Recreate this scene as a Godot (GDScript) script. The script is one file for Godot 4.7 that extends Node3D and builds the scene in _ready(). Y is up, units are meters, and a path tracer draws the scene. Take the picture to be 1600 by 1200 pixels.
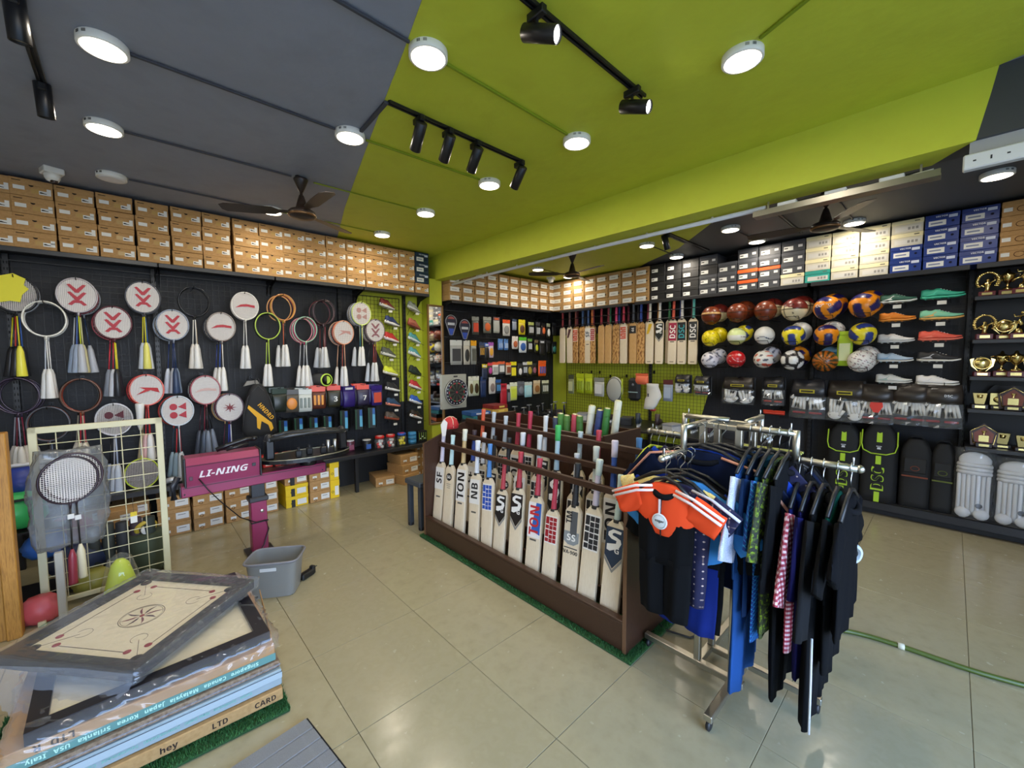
extends Node3D
# A sports shop: racket wall (z = -3.5), second bay behind a green beam, cricket wall (x = 4.6), bat rack and garment rack in the middle.

const CEIL := 3.02
const CEIL2 := 2.935
var mats := {}
var shapes := {}
var used := {}
var rng := RandomNumberGenerator.new()
const ORD := ["first", "second", "third", "fourth", "fifth", "sixth", "seventh", "eighth", "ninth", "tenth", "eleventh", "twelfth", "thirteenth", "fourteenth", "fifteenth", "sixteenth", "seventeenth", "eighteenth", "nineteenth", "twentieth", "twenty-first", "twenty-second", "twenty-third", "twenty-fourth"]

func _ready():
	rng.seed = 7
	# ---- camera, sky, exposure
	var cam := Camera3D.new()
	cam.name = "camera"
	cam.fov = rad_to_deg(2.0 * atan(600.0 / 638.83))
	cam.near = 0.02
	cam.position = Vector3(-1.2399, 1.6145, 1.669)
	cam.rotation = Vector3(-0.066848, -0.748918, -0.005269)
	add_child(cam)
	cam.current = true
	var env := Environment.new()
	env.background_mode = Environment.BG_SKY
	var sky := Sky.new()
	var sm := ProceduralSkyMaterial.new()
	sm.sky_top_color = Color("#7fa6dc")
	sm.sky_horizon_color = Color("#dfe9f5")
	sm.ground_horizon_color = Color("#c9c6bd")
	sm.ground_bottom_color = Color("#8d8a83")
	sm.sky_energy_multiplier = 1.0
	sky.sky_material = sm
	env.sky = sky
	env.background_energy_multiplier = 9.0
	env.tonemap_mode = Environment.TONE_MAPPER_LINEAR
	env.tonemap_exposure = 1.6
	env.sdfgi_enabled = true
	env.ssao_enabled = true
	env.ssil_enabled = true
	var we := WorldEnvironment.new()
	we.name = "surroundings"
	we.environment = env
	add_child(we)
	make_materials()
	build_room()
	build_lamps()
	build_ceiling_things()
	build_shelves()
	build_shoe_boxes()
	build_racket_wall()
	build_counter_wall()
	build_second_bay()
	build_cricket_wall()
	build_trophies()
	build_bat_rack()
	build_stringing_machine()
	build_racket_stand()
	build_carrom()
	build_garments()
	build_floor_things()

# ------------------------------------------------------------------ materials
func noise_tex(freq: float, seed_: int, ramp: Array, size := 512, type := FastNoiseLite.TYPE_SIMPLEX_SMOOTH, oct := 4) -> NoiseTexture2D:
	var n := FastNoiseLite.new()
	n.seed = seed_
	n.frequency = freq
	n.noise_type = type
	n.fractal_octaves = oct
	var t := NoiseTexture2D.new()
	t.width = size
	t.height = size
	t.seamless = true
	t.noise = n
	if ramp.size():
		var g := Gradient.new()
		var offs := PackedFloat32Array()
		var cols := PackedColorArray()
		for i in ramp.size():
			offs.append(float(i) / (ramp.size() - 1))
			cols.append(Color(ramp[i]))
		g.offsets = offs
		g.colors = cols
		t.color_ramp = g
	return t

func M(hex: String, rough := 0.6, metal := 0.0) -> StandardMaterial3D:
	var key := "%s_%.2f_%.2f" % [hex, rough, metal]
	if not mats.has(key):
		var m := StandardMaterial3D.new()
		m.albedo_color = Color(hex)
		m.roughness = rough
		m.metallic = metal
		mats[key] = m
	return mats[key]

func tri_mat(key: String, tex: Texture2D, scale: Vector3, rough: float, world := false) -> StandardMaterial3D:
	var m := StandardMaterial3D.new()
	m.albedo_texture = tex
	m.uv1_triplanar = true
	m.uv1_world_triplanar = world
	m.uv1_scale = scale
	m.roughness = rough
	mats[key] = m
	return m

func clear_mat(key: String, hex: String, a: float, rough: float) -> StandardMaterial3D:
	var m := StandardMaterial3D.new()
	m.transparency = BaseMaterial3D.TRANSPARENCY_ALPHA
	var c := Color(hex)
	c.a = a
	m.albedo_color = c
	m.roughness = rough
	mats[key] = m
	return m

func glow_mat(key: String, hex: String, e: float) -> StandardMaterial3D:
	var m := StandardMaterial3D.new()
	m.albedo_color = Color("#eeeeee")
	m.emission_enabled = true
	m.emission = Color(hex)
	m.emission_energy_multiplier = e
	mats[key] = m
	return m

func image_mat(key: String, size: int, f: Callable, scale: Vector3, rough: float) -> StandardMaterial3D:
	var im := Image.create(size, size, false, Image.FORMAT_RGB8)
	for y in size:
		for x in size:
			im.set_pixel(x, y, f.call(float(x) / size, float(y) / size))
	return tri_mat(key, ImageTexture.create_from_image(im), scale, rough)

func make_materials():
	var relief := noise_tex(0.02, 3, [], 512, FastNoiseLite.TYPE_SIMPLEX_SMOOTH, 5)
	for p in [["paint_green", ["#bac034", "#c0c838", "#bdc436"]], ["paint_grey", ["#838894", "#8b909d", "#878c98"]], ["paint_dark", ["#1f2126", "#24262c", "#222429"]], ["paint_white", ["#c8c8c2", "#d0d0ca", "#ccccc6"]]]:
		var m := tri_mat(p[0], noise_tex(0.012, 11, p[1], 512), Vector3(0.5, 0.5, 0.5), 0.62, true)
		m.heightmap_enabled = true
		m.heightmap_texture = relief
		m.heightmap_scale = 0.25
	for i in 3:
		var ramp = [["#999072", "#a09778", "#a49b7c", "#9e9576"], ["#9b9273", "#a1987a", "#9d9475", "#a59c7e"], ["#978e6f", "#9f9677", "#a39a7b", "#9c9374"]][i]
		var t := tri_mat("tile%d" % i, noise_tex(0.02, 20 + i, ramp, 512, FastNoiseLite.TYPE_SIMPLEX_SMOOTH, 6), Vector3(0.9, 0.9, 0.9), 0.24, true)
		t.roughness_texture = noise_tex(0.03, 33, ["#606060", "#ffffff"], 512)
		t.roughness = 0.3
		t.metallic_specular = 0.5
	tri_mat("grout", noise_tex(0.1, 5, ["#5b5342", "#6a614e"], 128), Vector3(4, 4, 4), 0.9, true)
	tri_mat("kraft", noise_tex(0.05, 8, ["#a57f4e", "#b28a57", "#b8915f"], 256), Vector3(3, 3, 3), 0.8)
	tri_mat("kraft_dark", noise_tex(0.05, 9, ["#a07c4c", "#ab8757", "#b3905f"], 256), Vector3(3, 3, 3), 0.8)
	tri_mat("willow", noise_tex(0.03, 12, ["#d6c4a4", "#e0d0b4", "#e6d8be", "#dbcaac"], 512), Vector3(14, 0.9, 14), 0.45)
	tri_mat("willow_tan", noise_tex(0.03, 13, ["#b98a50", "#c99d63", "#d3aa72", "#bf9258"], 512), Vector3(14, 0.9, 14), 0.45)
	tri_mat("willow_burnt", noise_tex(0.02, 15, ["#4a2812", "#8a5a2c", "#c89a5e", "#d2a669", "#c9995a"], 512), Vector3(3, 1.6, 3), 0.5)
	tri_mat("laminate", noise_tex(0.02, 14, ["#2f1d15", "#3b261b", "#432c20", "#352218"], 512), Vector3(1.0, 12, 12), 0.35)
	tri_mat("laminate_up", mats["laminate"].albedo_texture, Vector3(12, 1.0, 12), 0.35)
	tri_mat("oak", noise_tex(0.02, 16, ["#8a5c22", "#a8762f", "#b98539", "#9a6a2a"], 512), Vector3(9, 0.8, 9), 0.45)
	tri_mat("turf_base", noise_tex(0.2, 17, ["#1c3a1c", "#2c5a2a"], 128), Vector3(6, 6, 6), 0.95)
	var mat_ := tri_mat("rug", noise_tex(0.35, 18, ["#4c4d4f", "#7c7e80", "#a0a2a4", "#6b6d70"], 512, FastNoiseLite.TYPE_CELLULAR, 2), Vector3(4, 4, 4), 0.98)
	mat_.heightmap_enabled = true
	mat_.heightmap_texture = mat_.albedo_texture
	mat_.heightmap_scale = 0.8
	tri_mat("speckle", noise_tex(0.16, 21, ["#0c1a4a", "#1c3a92", "#dfe6f4", "#f0f3fa", "#24489f", "#0d1d52"], 512), Vector3(5, 5, 5), 0.85)
	tri_mat("plastic_wrap_print", noise_tex(0.06, 22, ["#5d4a38", "#7c6753", "#90806e", "#6b5743"], 256), Vector3(3, 3, 3), 0.4)
	image_mat("gingham", 64, func(u, v): return [Color("#f2e8ea"), Color("#b4485c"), Color("#7d1228")][int(fmod(u * 4.0, 1.0) < 0.5) + int(fmod(v * 4.0, 1.0) < 0.5)], Vector3(14, 14, 14), 0.85)
	image_mat("blue_lines", 128, func(u, v): return Color("#0b2f86") if fmod(u * 6 + v * 6, 1.0) < 0.75 else Color("#31a8e0"), Vector3(9, 9, 9), 0.7)
	image_mat("star_print", 128, func(u, v): return Color("#c9b2a0") if Vector2(fmod(u * 4, 1.0) - 0.5, fmod(v * 4, 1.0) - 0.5).length() < 0.10 else Color("#14163c"), Vector3(8, 8, 8), 0.85)
	tri_mat("yellow_print", noise_tex(0.12, 23, ["#c98a20", "#f0d768", "#f6ecc0", "#d8b640"], 256), Vector3(6, 6, 6), 0.8)
	tri_mat("camo", noise_tex(0.05, 24, ["#1b1d1b", "#2b2f2a", "#1e211d", "#8fb41c", "#222520"], 256), Vector3(3, 3, 3), 0.85)
	clear_mat("pane", "#ffffff", 0.06, 0.06)
	clear_mat("film", "#e4ebf2", 0.06, 0.07)
	clear_mat("film_grey", "#868b8f", 0.42, 0.2)
	clear_mat("film_blue", "#c8daf6", 0.16, 0.1)
	clear_mat("haze_bin", "#8b8b86", 0.72, 0.3)
	clear_mat("string_white", "#e6e2de", 0.5, 0.5)
	glow_mat("lamp_on", "#fff3dc", 5.0)
	glow_mat("spot_on", "#ffffff", 6.0)
	var mir := M("#f4f6f6", 0.03, 1.0)
	mats["mirror"] = mir
	mats["gold"] = M("#e8cf86", 0.2, 1.0)
	mats["steel"] = M("#c9c9c6", 0.28, 1.0)
	mats["ss_sat"] = M("#b9b6aa", 0.36, 1.0)

func K(hex: String) -> StandardMaterial3D:   # matt cloth
	var key := "cloth" + hex
	if not mats.has(key):
		var m := StandardMaterial3D.new()
		m.albedo_color = Color(hex)
		m.roughness = 0.9
		m.metallic_specular = 0.2
		mats[key] = m
	return mats[key]

func X(key: String) -> Material:
	return mats[key]

# ------------------------------------------------------------------ scene helpers
func T(called: String, label: String, category: String, at := Vector3.ZERO, turn := 0.0, group := "") -> Node3D:
	var o := Node3D.new()
	o.name = numbered(called)
	add_child(o)
	o.position = at
	o.rotation.y = turn
	meta(o, label, category, group)
	return o

func meta(o: Node, label: String, category: String, group := ""):
	o.set_meta("label", label)
	o.set_meta("category", category)
	if group:
		o.set_meta("group", group)

func numbered(called: String) -> String:
	var n: int = used.get(called, 0)
	used[called] = n + 1
	return called if n == 0 else "%s_%03d" % [called, n]

func P(parent: Node, called: String, mesh: Mesh, mat: Material, at := Vector3.ZERO, rot := Vector3.ZERO) -> MeshInstance3D:
	return PX(parent, called, mesh, mat, Transform3D(Basis.from_euler(rot), at))

func PX(parent: Node, called: String, mesh: Mesh, mat: Material, xf: Transform3D) -> MeshInstance3D:
	var o := MeshInstance3D.new()
	var k := "%d/%s" % [parent.get_instance_id(), called]
	var n: int = used.get(k, 0)
	used[k] = n + 1
	o.name = called if n == 0 else "%s_%03d" % [called, n]
	o.mesh = mesh
	o.material_override = mat
	parent.add_child(o, true)
	o.transform = xf
	return o

func S(called: String, mesh: Mesh, mat: Material, at := Vector3.ZERO, rot := Vector3.ZERO) -> MeshInstance3D:
	var o := PX(self, called, mesh, mat, Transform3D(Basis.from_euler(rot), at))
	o.set_meta("kind", "structure")
	return o

# ------------------------------------------------------------------ mesh builder (faces given anticlockwise seen from outside)
class MB:
	var st := SurfaceTool.new()
	func _init():
		st.begin(Mesh.PRIMITIVE_TRIANGLES)
		st.set_smooth_group(-1)
	func smooth(on := true):
		st.set_smooth_group(0 if on else -1)
	func tri(a: Vector3, b: Vector3, c: Vector3):
		st.add_vertex(a); st.add_vertex(c); st.add_vertex(b)
	func quad(a: Vector3, b: Vector3, c: Vector3, d: Vector3):
		tri(a, b, c); tri(a, c, d)
	func done() -> ArrayMesh:
		st.generate_normals()
		return st.commit()
	func box(c: Vector3, s: Vector3, bev := 0.0, xf := Transform3D()):
		var h := s / 2.0
		var ax := [Vector3.RIGHT, Vector3.UP, Vector3.BACK]
		var b: float = min(bev, min(h.x, min(h.y, h.z)) * 0.9)
		for i in 3:
			for sg in [-1.0, 1.0]:
				var n: Vector3 = ax[i] * sg
				var u: Vector3 = ax[(i + 1) % 3] * sg
				var v: Vector3 = ax[(i + 2) % 3]
				var o: Vector3 = c + n * h[i]
				var hu: float = h[(i + 1) % 3] - b
				var hv: float = h[(i + 2) % 3] - b
				quad(xf * (o - u * hu - v * hv), xf * (o + u * hu - v * hv), xf * (o + u * hu + v * hv), xf * (o - u * hu + v * hv))
		if b <= 0.0:
			return
		for i in 3:
			var j := (i + 1) % 3
			var k := (i + 2) % 3
			for sj in [-1.0, 1.0]:
				for sk in [-1.0, 1.0]:
					var p1: Vector3 = c + ax[j] * sj * h[j] + ax[k] * sk * (h[k] - b)
					var p2: Vector3 = c + ax[j] * sj * (h[j] - b) + ax[k] * sk * h[k]
					var e: Vector3 = ax[i] * (h[i] - b)
					face(xf * (p1 - e), xf * (p2 - e), xf * (p2 + e), xf * (p1 + e), xf.basis * (ax[j] * sj + ax[k] * sk))
		for sx in [-1.0, 1.0]:
			for sy in [-1.0, 1.0]:
				for sz in [-1.0, 1.0]:
					var sg := Vector3(sx, sy, sz)
					var q := c + sg * h
					var a := xf * (q - Vector3(0, sy * b, sz * b))
					var d := xf * (q - Vector3(sx * b, 0, sz * b))
					var e2 := xf * (q - Vector3(sx * b, sy * b, 0))
					if (d - a).cross(e2 - a).dot(xf.basis * sg) > 0:
						tri(a, d, e2)
					else:
						tri(a, e2, d)
	func face(a: Vector3, b: Vector3, c: Vector3, d: Vector3, n: Vector3):
		if (b - a).cross(c - a).dot(n) > 0:
			quad(a, b, c, d)
		else:
			quad(d, c, b, a)
	func loft(rings: Array, caps := true, closed := true):   # rings of equal length, each anticlockwise seen from the last ring
		var n: int = rings[0].size()
		var m: int = n if closed else n - 1
		for i in rings.size() - 1:
			for j in m:
				var k := (j + 1) % n
				quad(rings[i][j], rings[i][k], rings[i + 1][k], rings[i + 1][j])
		if caps:
			for e in 2:
				var r: PackedVector3Array = rings[0] if e == 0 else rings[rings.size() - 1]
				var c := Vector3.ZERO
				for p in r:
					c += p
				c /= n
				for j in n:
					var k := (j + 1) % n
					if e == 0:
						tri(c, r[k], r[j])
					else:
						tri(c, r[j], r[k])
	func tube(path: Array, r, n := 8, caps := true, up := Vector3(0.013, 1, 0.007)):
		var rings := []
		for i in path.size():
			var t: Vector3 = (path[min(i + 1, path.size() - 1)] - path[max(i - 1, 0)]).normalized()
			var s := t.cross(up)
			if s.length() < 0.05:
				s = t.cross(Vector3(1, 0.01, 0))
			s = s.normalized()
			var w := s.cross(t)
			var ring := PackedVector3Array()
			var rr: float = r[i] if r is Array else r
			for j in n:
				var a := TAU * j / n
				ring.append(path[i] + (s * cos(a) - w * sin(a)) * rr)
			rings.append(ring)
		loft(rings, caps)
	func hoop(c: Vector3, rx: float, ry: float, r: float, n := 28, k := 6):   # an elliptic ring in the xy plane
		var rings := []
		for i in n + 1:
			var a := TAU * i / n
			var o := Vector3(cos(a) * rx, sin(a) * ry, 0)
			var d := Vector3(cos(a), sin(a), 0)
			var ring := PackedVector3Array()
			for j in k:
				var b := -TAU * j / k
				ring.append(c + o + d * cos(b) * r + Vector3(0, 0, sin(b) * r))
			rings.append(ring)
		loft(rings, false)
	func lathe(prof: Array, n := 16, xf := Transform3D()):   # Vector2(radius, height), from bottom to top
		var rings := []
		for p in prof:
			var ring := PackedVector3Array()
			for j in n:
				var a := -TAU * j / n
				ring.append(xf * Vector3(cos(a) * p.x, p.y, sin(a) * p.x))
			rings.append(ring)
		loft(rings, true)
	func prism(poly: PackedVector2Array, z0: float, z1: float, xf := Transform3D()):   # outline in xy, from z0 to z1
		var q := poly
		var area := 0.0
		for i in q.size():
			area += q[i].cross(q[(i + 1) % q.size()])
		if area < 0:
			q = q.duplicate()
			q.reverse()
		var idx := Geometry2D.triangulate_polygon(q)
		for i in range(0, idx.size(), 3):
			var a := q[idx[i]]
			var b := q[idx[i + 1]]
			var c := q[idx[i + 2]]
			if (b - a).cross(c - a) < 0:
				var t := b
				b = c
				c = t
			tri(xf * Vector3(a.x, a.y, z1), xf * Vector3(b.x, b.y, z1), xf * Vector3(c.x, c.y, z1))
			tri(xf * Vector3(a.x, a.y, z0), xf * Vector3(c.x, c.y, z0), xf * Vector3(b.x, b.y, z0))
		for i in q.size():
			var a2 := q[i]
			var b2 := q[(i + 1) % q.size()]
			quad(xf * Vector3(a2.x, a2.y, z0), xf * Vector3(b2.x, b2.y, z0), xf * Vector3(b2.x, b2.y, z1), xf * Vector3(a2.x, a2.y, z1))
	func ball(c: Vector3, r: Vector3, n := 16, m := 10):
		var rings := []
		for i in m + 1:
			var t: float = clamp(PI * i / m, 0.02, PI - 0.02)
			var ring := PackedVector3Array()
			for j in n:
				var a := -TAU * j / n
				ring.append(c + Vector3(cos(a) * sin(t) * r.x, -cos(t) * r.y, sin(a) * sin(t) * r.z))
			rings.append(ring)
		loft(rings, true)

# a few cached shapes
func bx(s: Vector3, bev := 0.0) -> Mesh:
	var k := "bx%.4f_%.4f_%.4f_%.4f" % [s.x, s.y, s.z, bev]
	if not shapes.has(k):
		var b := MB.new()
		b.box(Vector3.ZERO, s, bev)
		shapes[k] = b.done()
	return shapes[k]

func cyl(r: float, h: float, n := 16, r2 := -1.0) -> Mesh:   # upright, base at y = 0
	var k := "cy%.4f_%.4f_%d_%.4f" % [r, h, n, r2]
	if not shapes.has(k):
		var b := MB.new()
		b.smooth()
		var t := r if r2 < 0 else r2
		var e: float = min(0.002, min(t, h * 0.5) * 0.3)
		b.lathe([Vector2(r - e, 0), Vector2(r, e), Vector2(t, h - e), Vector2(t - e, h)], n)
		shapes[k] = b.done()
	return shapes[k]

func shape(key: String, f: Callable) -> Mesh:
	if not shapes.has(key):
		var b := MB.new()
		f.call(b)
		shapes[key] = b.done()
	return shapes[key]

func text_mesh(s: String, h: float, depth := 0.0015, bold := true) -> Mesh:   # capital height h
	var k := "tx%s_%.4f_%.4f_%s" % [s, h, depth, bold]
	if not shapes.has(k):
		var f := SystemFont.new()
		f.font_names = PackedStringArray(["Droid Sans"])
		f.font_weight = 700 if bold else 400
		var t := TextMesh.new()
		t.text = s
		t.font = f
		t.font_size = 24
		t.pixel_size = h / 24.0 / 0.72
		t.depth = depth
		t.curve_step = 3.0
		shapes[k] = t
	return shapes[k]

func pv(a: Array) -> PackedVector2Array:
	var q := PackedVector2Array()
	for i in range(0, a.size(), 2):
		q.append(Vector2(a[i], a[i + 1]))
	return q

# ------------------------------------------------------------------ the room
func slab(lo: Vector3, hi: Vector3, bev := 0.0) -> Mesh:
	return shape("slab%s%s" % [lo, hi], func(b): b.box((lo + hi) / 2, hi - lo, bev))

func flat_poly(poly: PackedVector2Array, y0: float, y1: float) -> Mesh:   # outline in x, z
	var b := MB.new()
	var q := PackedVector2Array()
	for p in poly:
		q.append(Vector2(p.x, -p.y))
	b.prism(q, y0, y1, Transform3D(Basis(Vector3.RIGHT, -PI / 2), Vector3.ZERO))
	return b.done()

func build_room():
	# floor of 60 cm tiles
	var fl := S("floor", slab(Vector3(-2.7, -0.2, -3.6), Vector3(4.7, -0.006, 3.6)), X("grout"))
	var tile := bx(Vector3(0.5978, 0.012, 0.5978), 0.0012)
	for i in range(-4, 7):
		for j in range(-6, 5):
			P(fl, "tile", tile, X("tile%d" % (absi(i * 7 + j * 3) % 3)), Vector3(i * 0.6 + 0.3, -0.006, j * 0.6 + 0.3))
	# walls
	S("wall_back", slab(Vector3(-2.7, 0, -3.7), Vector3(4.8, 3.2, -3.52)), X("paint_dark"))
	var wb := S("trim_1", shape("gpa", func(b): b.prism(pv([0.84, 2.46, 1.84, 2.46, 1.84, 1.0, 1.46, 1.0, 1.46, 1.33, 1.28, 1.38, 1.08, 1.85]), -3.522, -3.517)), X("paint_green"))
	wb.set_meta("label", "green painted patch on the dark back wall")
	S("wall_right", slab(Vector3(4.64, 0, -3.6), Vector3(4.8, 3.2, 3.6)), X("paint_dark"))
	S("trim_2", shape("gpb", func(b): b.prism(pv([-3.5, 2.0, -0.95, 2.0, -0.72, 1.35, -0.62, 1.12, -0.72, 0.75, -1.0, 0.3, -3.5, 0.3]), -0.002, 0.003, Transform3D(Basis(Vector3.UP, -PI / 2), Vector3(4.638, 0, 0)))), X("paint_green"))
	S("wall_left", slab(Vector3(-2.85, 0, -3.6), Vector3(-2.65, 3.2, 3.6)), X("paint_white"))
	# shop front with its wide opening to the street, behind the camera
	S("wall_front", shape("wf", func(b):
		b.box(Vector3(3.05, 1.6, 3.5), Vector3(3.4, 3.2, 0.2))
		b.box(Vector3(-2.55, 1.6, 3.5), Vector3(0.3, 3.2, 0.2))
		b.box(Vector3(-0.55, 2.95, 3.5), Vector3(3.9, 0.5, 0.2))), X("paint_white"))
	# street outside
	S("pavement", slab(Vector3(-12, -0.3, 3.6), Vector3(12, -0.02, 14)), M("#8f8a80", 0.9))
	# ceilings: lower edge of each paint field is real paint on the slab
	S("ceiling", slab(Vector3(-2.85, CEIL, -3.7), Vector3(2.1, CEIL + 0.2, 3.6)), X("paint_grey"))
	S("ceiling_green", flat_poly(pv([0.68, -3.6, 0.58, -3.23, 0.3, -2.28, 0.08, -1.43, -0.14, -0.57, -0.25, -0.12, -0.33, 0.18, -0.62, 1.4, -1.05, 3.4, 1.5, 3.4, 1.78, 2.2, 1.93, 1.74, 1.93, -3.6]), CEIL - 0.003, CEIL + 0.01), X("paint_green"))
	S("ceiling_low", slab(Vector3(2.1, CEIL2, -3.7), Vector3(4.8, CEIL2 + 0.25, 3.6)), M("#4a4d52", 0.6))
	S("ceiling_low_green", flat_poly(pv([2.1, -3.6, 4.7, -3.6, 4.7, -1.95, 4.15, -1.31, 3.76, -0.69, 3.12, -0.08, 2.1, 0.85]), CEIL2 - 0.003, CEIL2 + 0.01), X("paint_green"))
	# beam and pillar
	S("beam", slab(Vector3(1.925, 2.69, -3.6), Vector3(2.15, 3.1, 3.6), 0.004), M("#3a3c40", 0.6))
	S("beam_green", shape("bg", func(b):
		b.prism(pv([-3.6, 2.689, -3.6, 3.02, 1.76, 3.02, 1.74, 2.9, 1.70, 2.689]), 0, 0.003, Transform3D(Basis(Vector3.UP, -PI / 2), Vector3(1.925, 0, 0)))), X("paint_green"))
	S("beam_green", flat_poly(pv([1.9225, -3.6, 1.9225, 1.70, 2.03, 1.62, 2.152, 1.54, 2.152, -3.6]), 2.687, 2.6905), X("paint_green"))
	S("pillar", slab(Vector3(1.83, 0, -3.6), Vector3(2.03, 2.7, -3.3), 0.003), X("paint_green"))
	# mirror on the pillar
	var mr := T("wall_mirror", "tall narrow mirror in a thin brown wooden frame on the green pillar", "mirror", Vector3(1.905, 1.5, -3.3))
	for s in [-1, 1]:
		P(mr, "frame_side", bx(Vector3(0.022, 1.68, 0.03), 0.003), M("#7a5a2a", 0.5), Vector3(s * 0.117, 0, 0.016))
		P(mr, "frame_rail", bx(Vector3(0.212, 0.022, 0.03), 0.003), M("#7a5a2a", 0.5), Vector3(0, s * 0.829, 0.016))
	P(mr, "glass", bx(Vector3(0.214, 1.64, 0.006)), X("mirror"), Vector3(0, 0, 0.006))

func build_lamps():
	var house := shape("lamp_house", func(b):
		b.smooth()
		b.lathe([Vector2(0.08, -0.036), Vector2(0.086, -0.036), Vector2(0.0885, -0.033), Vector2(0.0885, -0.003), Vector2(0.086, 0)], 32))
	var face := shape("lamp_face", func(b):
		b.smooth()
		b.lathe([Vector2(0.02, -0.0405), Vector2(0.066, -0.040), Vector2(0.076, -0.0375), Vector2(0.078, -0.034)], 32))
	var vent := bx(Vector3(0.0022, 0.012, 0.002))
	var spots := [[-1.262, -0.967, 1, "over the left aisle, second lamp from the street"], [-1.29, -1.87, 1, "beside the left track, third lamp from the street"], [-1.28, -2.776, 0, ""], [-0.17, -0.036, 1, "at the edge of the green paint"], [-0.165, -0.967, 1, "on the grey paint beside the four-spot track"], [-0.195, -2.776, 1, "on the grey paint behind the ceiling fan"], [0.94, -0.93, 1, "behind the last spot of the four-spot track"], [0.908, -1.85, 1, "in the middle of the far green ceiling"], [0.907, -2.783, 1, "nearest the tan shoe boxes of the back wall"], [0.94, -0.049, 1, "between the two tracks and the green beam"], [0.923, 0.937, 1, "nearest the street on the green ceiling"], [-1.262, 0.0, 1, "above the camera's left"], [-0.17, 0.95, 1, "above the camera"]]
	for s in spots:
		lamp(Vector3(s[0], CEIL, s[1]), s[2], "round white ceiling lamp " + s[3] if s[2] else "round white ceiling lamp that is switched off, next to the security camera", house, face, vent, 0.40)
	var low := [[3.27, -2.6, "over the corner nearest the green beam"], [4.06, -2.66, "right in the corner above the tan boxes"], [3.27, -0.84, "beside the fan over the hanging bats"], [4.07, -0.86, "in front of the black shoe boxes"], [3.35, 0.05, "on the low dark ceiling above the balls"], [4.05, 0.09, "in front of the grey and orange boxes"], [4.04, 0.95, "behind the far fan blade"], [3.44, 1.83, "below the white socket board"]]
	for s in low:
		lamp(Vector3(s[0], CEIL2, s[1]), 1, "round white lamp of the low ceiling " + s[2], house, face, vent, 0.36)

func lamp(at: Vector3, on: int, label: String, house: Mesh, face: Mesh, vent: Mesh, power: float):
	var t := T("ceiling_lamp", label, "ceiling lamp", at, 0, "round ceiling lamps")
	var hs := P(t, "housing", house, M("#e9e8e2", 0.45))
	P(t, "diffuser", face, X("lamp_on") if on else M("#e4e6ea", 0.4))
	for k in 8:
		var a := 2.2 + (k % 4) * 0.05 + (0.35 if k > 3 else 0.0)
		P(hs, "vent_slot", vent, M("#55544f", 0.8), Vector3(cos(a) * 0.0886, -0.014, sin(a) * 0.0886), Vector3(0, PI / 2 - a, 0))
	if not on:
		return
	var l := AreaLight3D.new()
	l.name = "lamp_light"
	l.area_size = Vector2(0.1, 0.1)
	l.light_color = Color("#fff1dc")
	l.light_energy = power
	l.area_range = 12.0
	l.shadow_enabled = true
	add_child(l, true)
	l.position = at + Vector3(0, -0.0425, 0)
	l.rotation.x = -PI / 2

func conduit(label: String, pts: Array, mat: Material, w := 0.016):
	var b := MB.new()
	for i in pts.size() - 1:
		var a: Vector3 = pts[i]
		var c: Vector3 = pts[i + 1]
		var d := c - a
		b.box(Vector3.ZERO, Vector3(w, w * 0.7, d.length() + w * 0.5), 0.002, Transform3D(Basis.looking_at(d.normalized(), Vector3(0.02, 1, 0.01)), (a + c) / 2))
	var o := P(self, numbered("cable_conduit"), b.done(), mat)
	meta(o, label, "conduit", "painted cable conduits on the ceiling")

func spot(at: Vector3, dir: Vector3, label: String, on: bool, drop := 0.09):   # at: the track's lower face
	var t := T("track_spotlight", label, "spotlight", at, 0, "track spotlights")
	var c := Vector3(0, -drop, 0)
	var bk := M("#191a1d", 0.35)
	P(t, "adapter", bx(Vector3(0.03, 0.035, 0.09), 0.004), bk, Vector3(0, -0.017, 0))
	P(t, "stem", cyl(0.008, drop - 0.02, 8), bk, Vector3(0, -drop, 0))
	var q := Basis.looking_at(dir.normalized(), Vector3(0.03, 1, 0.02))
	var body := shape("spot_body", func(b):
		b.smooth()
		b.lathe([Vector2(0.03, -0.001), Vector2(0.033, 0.002), Vector2(0.033, 0.158), Vector2(0.0315, 0.16), Vector2(0.0295, 0.155), Vector2(0.028, 0.148)], 24, Transform3D(Basis(Vector3.RIGHT, -PI / 2), Vector3.ZERO)))
	PX(t, "body", body, M("#1b1c20", 0.32, 0.3), Transform3D(q, c - q * Vector3(0, 0, -0.06)))
	PX(t, "lens", shape("spot_lens", func(b):
		b.smooth()
		b.lathe([Vector2(0.004, 0.147), Vector2(0.0285, 0.1505), Vector2(0.01, 0.1515)], 20, Transform3D(Basis(Vector3.RIGHT, -PI / 2), Vector3.ZERO))), X("spot_on") if on else M("#c9c9c4", 0.2), Transform3D(q, c - q * Vector3(0, 0, -0.06)))
	if on:
		var l := SpotLight3D.new()
		l.name = "spot_light"
		l.light_color = Color("#fff4e2")
		l.light_energy = 0.5
		l.spot_angle = 32
		l.spot_range = 12
		l.spot_attenuation = 2
		l.light_size = 0.02
		l.shadow_enabled = true
		add_child(l, true)
		l.transform = Transform3D(q, at + c + q * Vector3(0, 0, -0.105))

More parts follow.
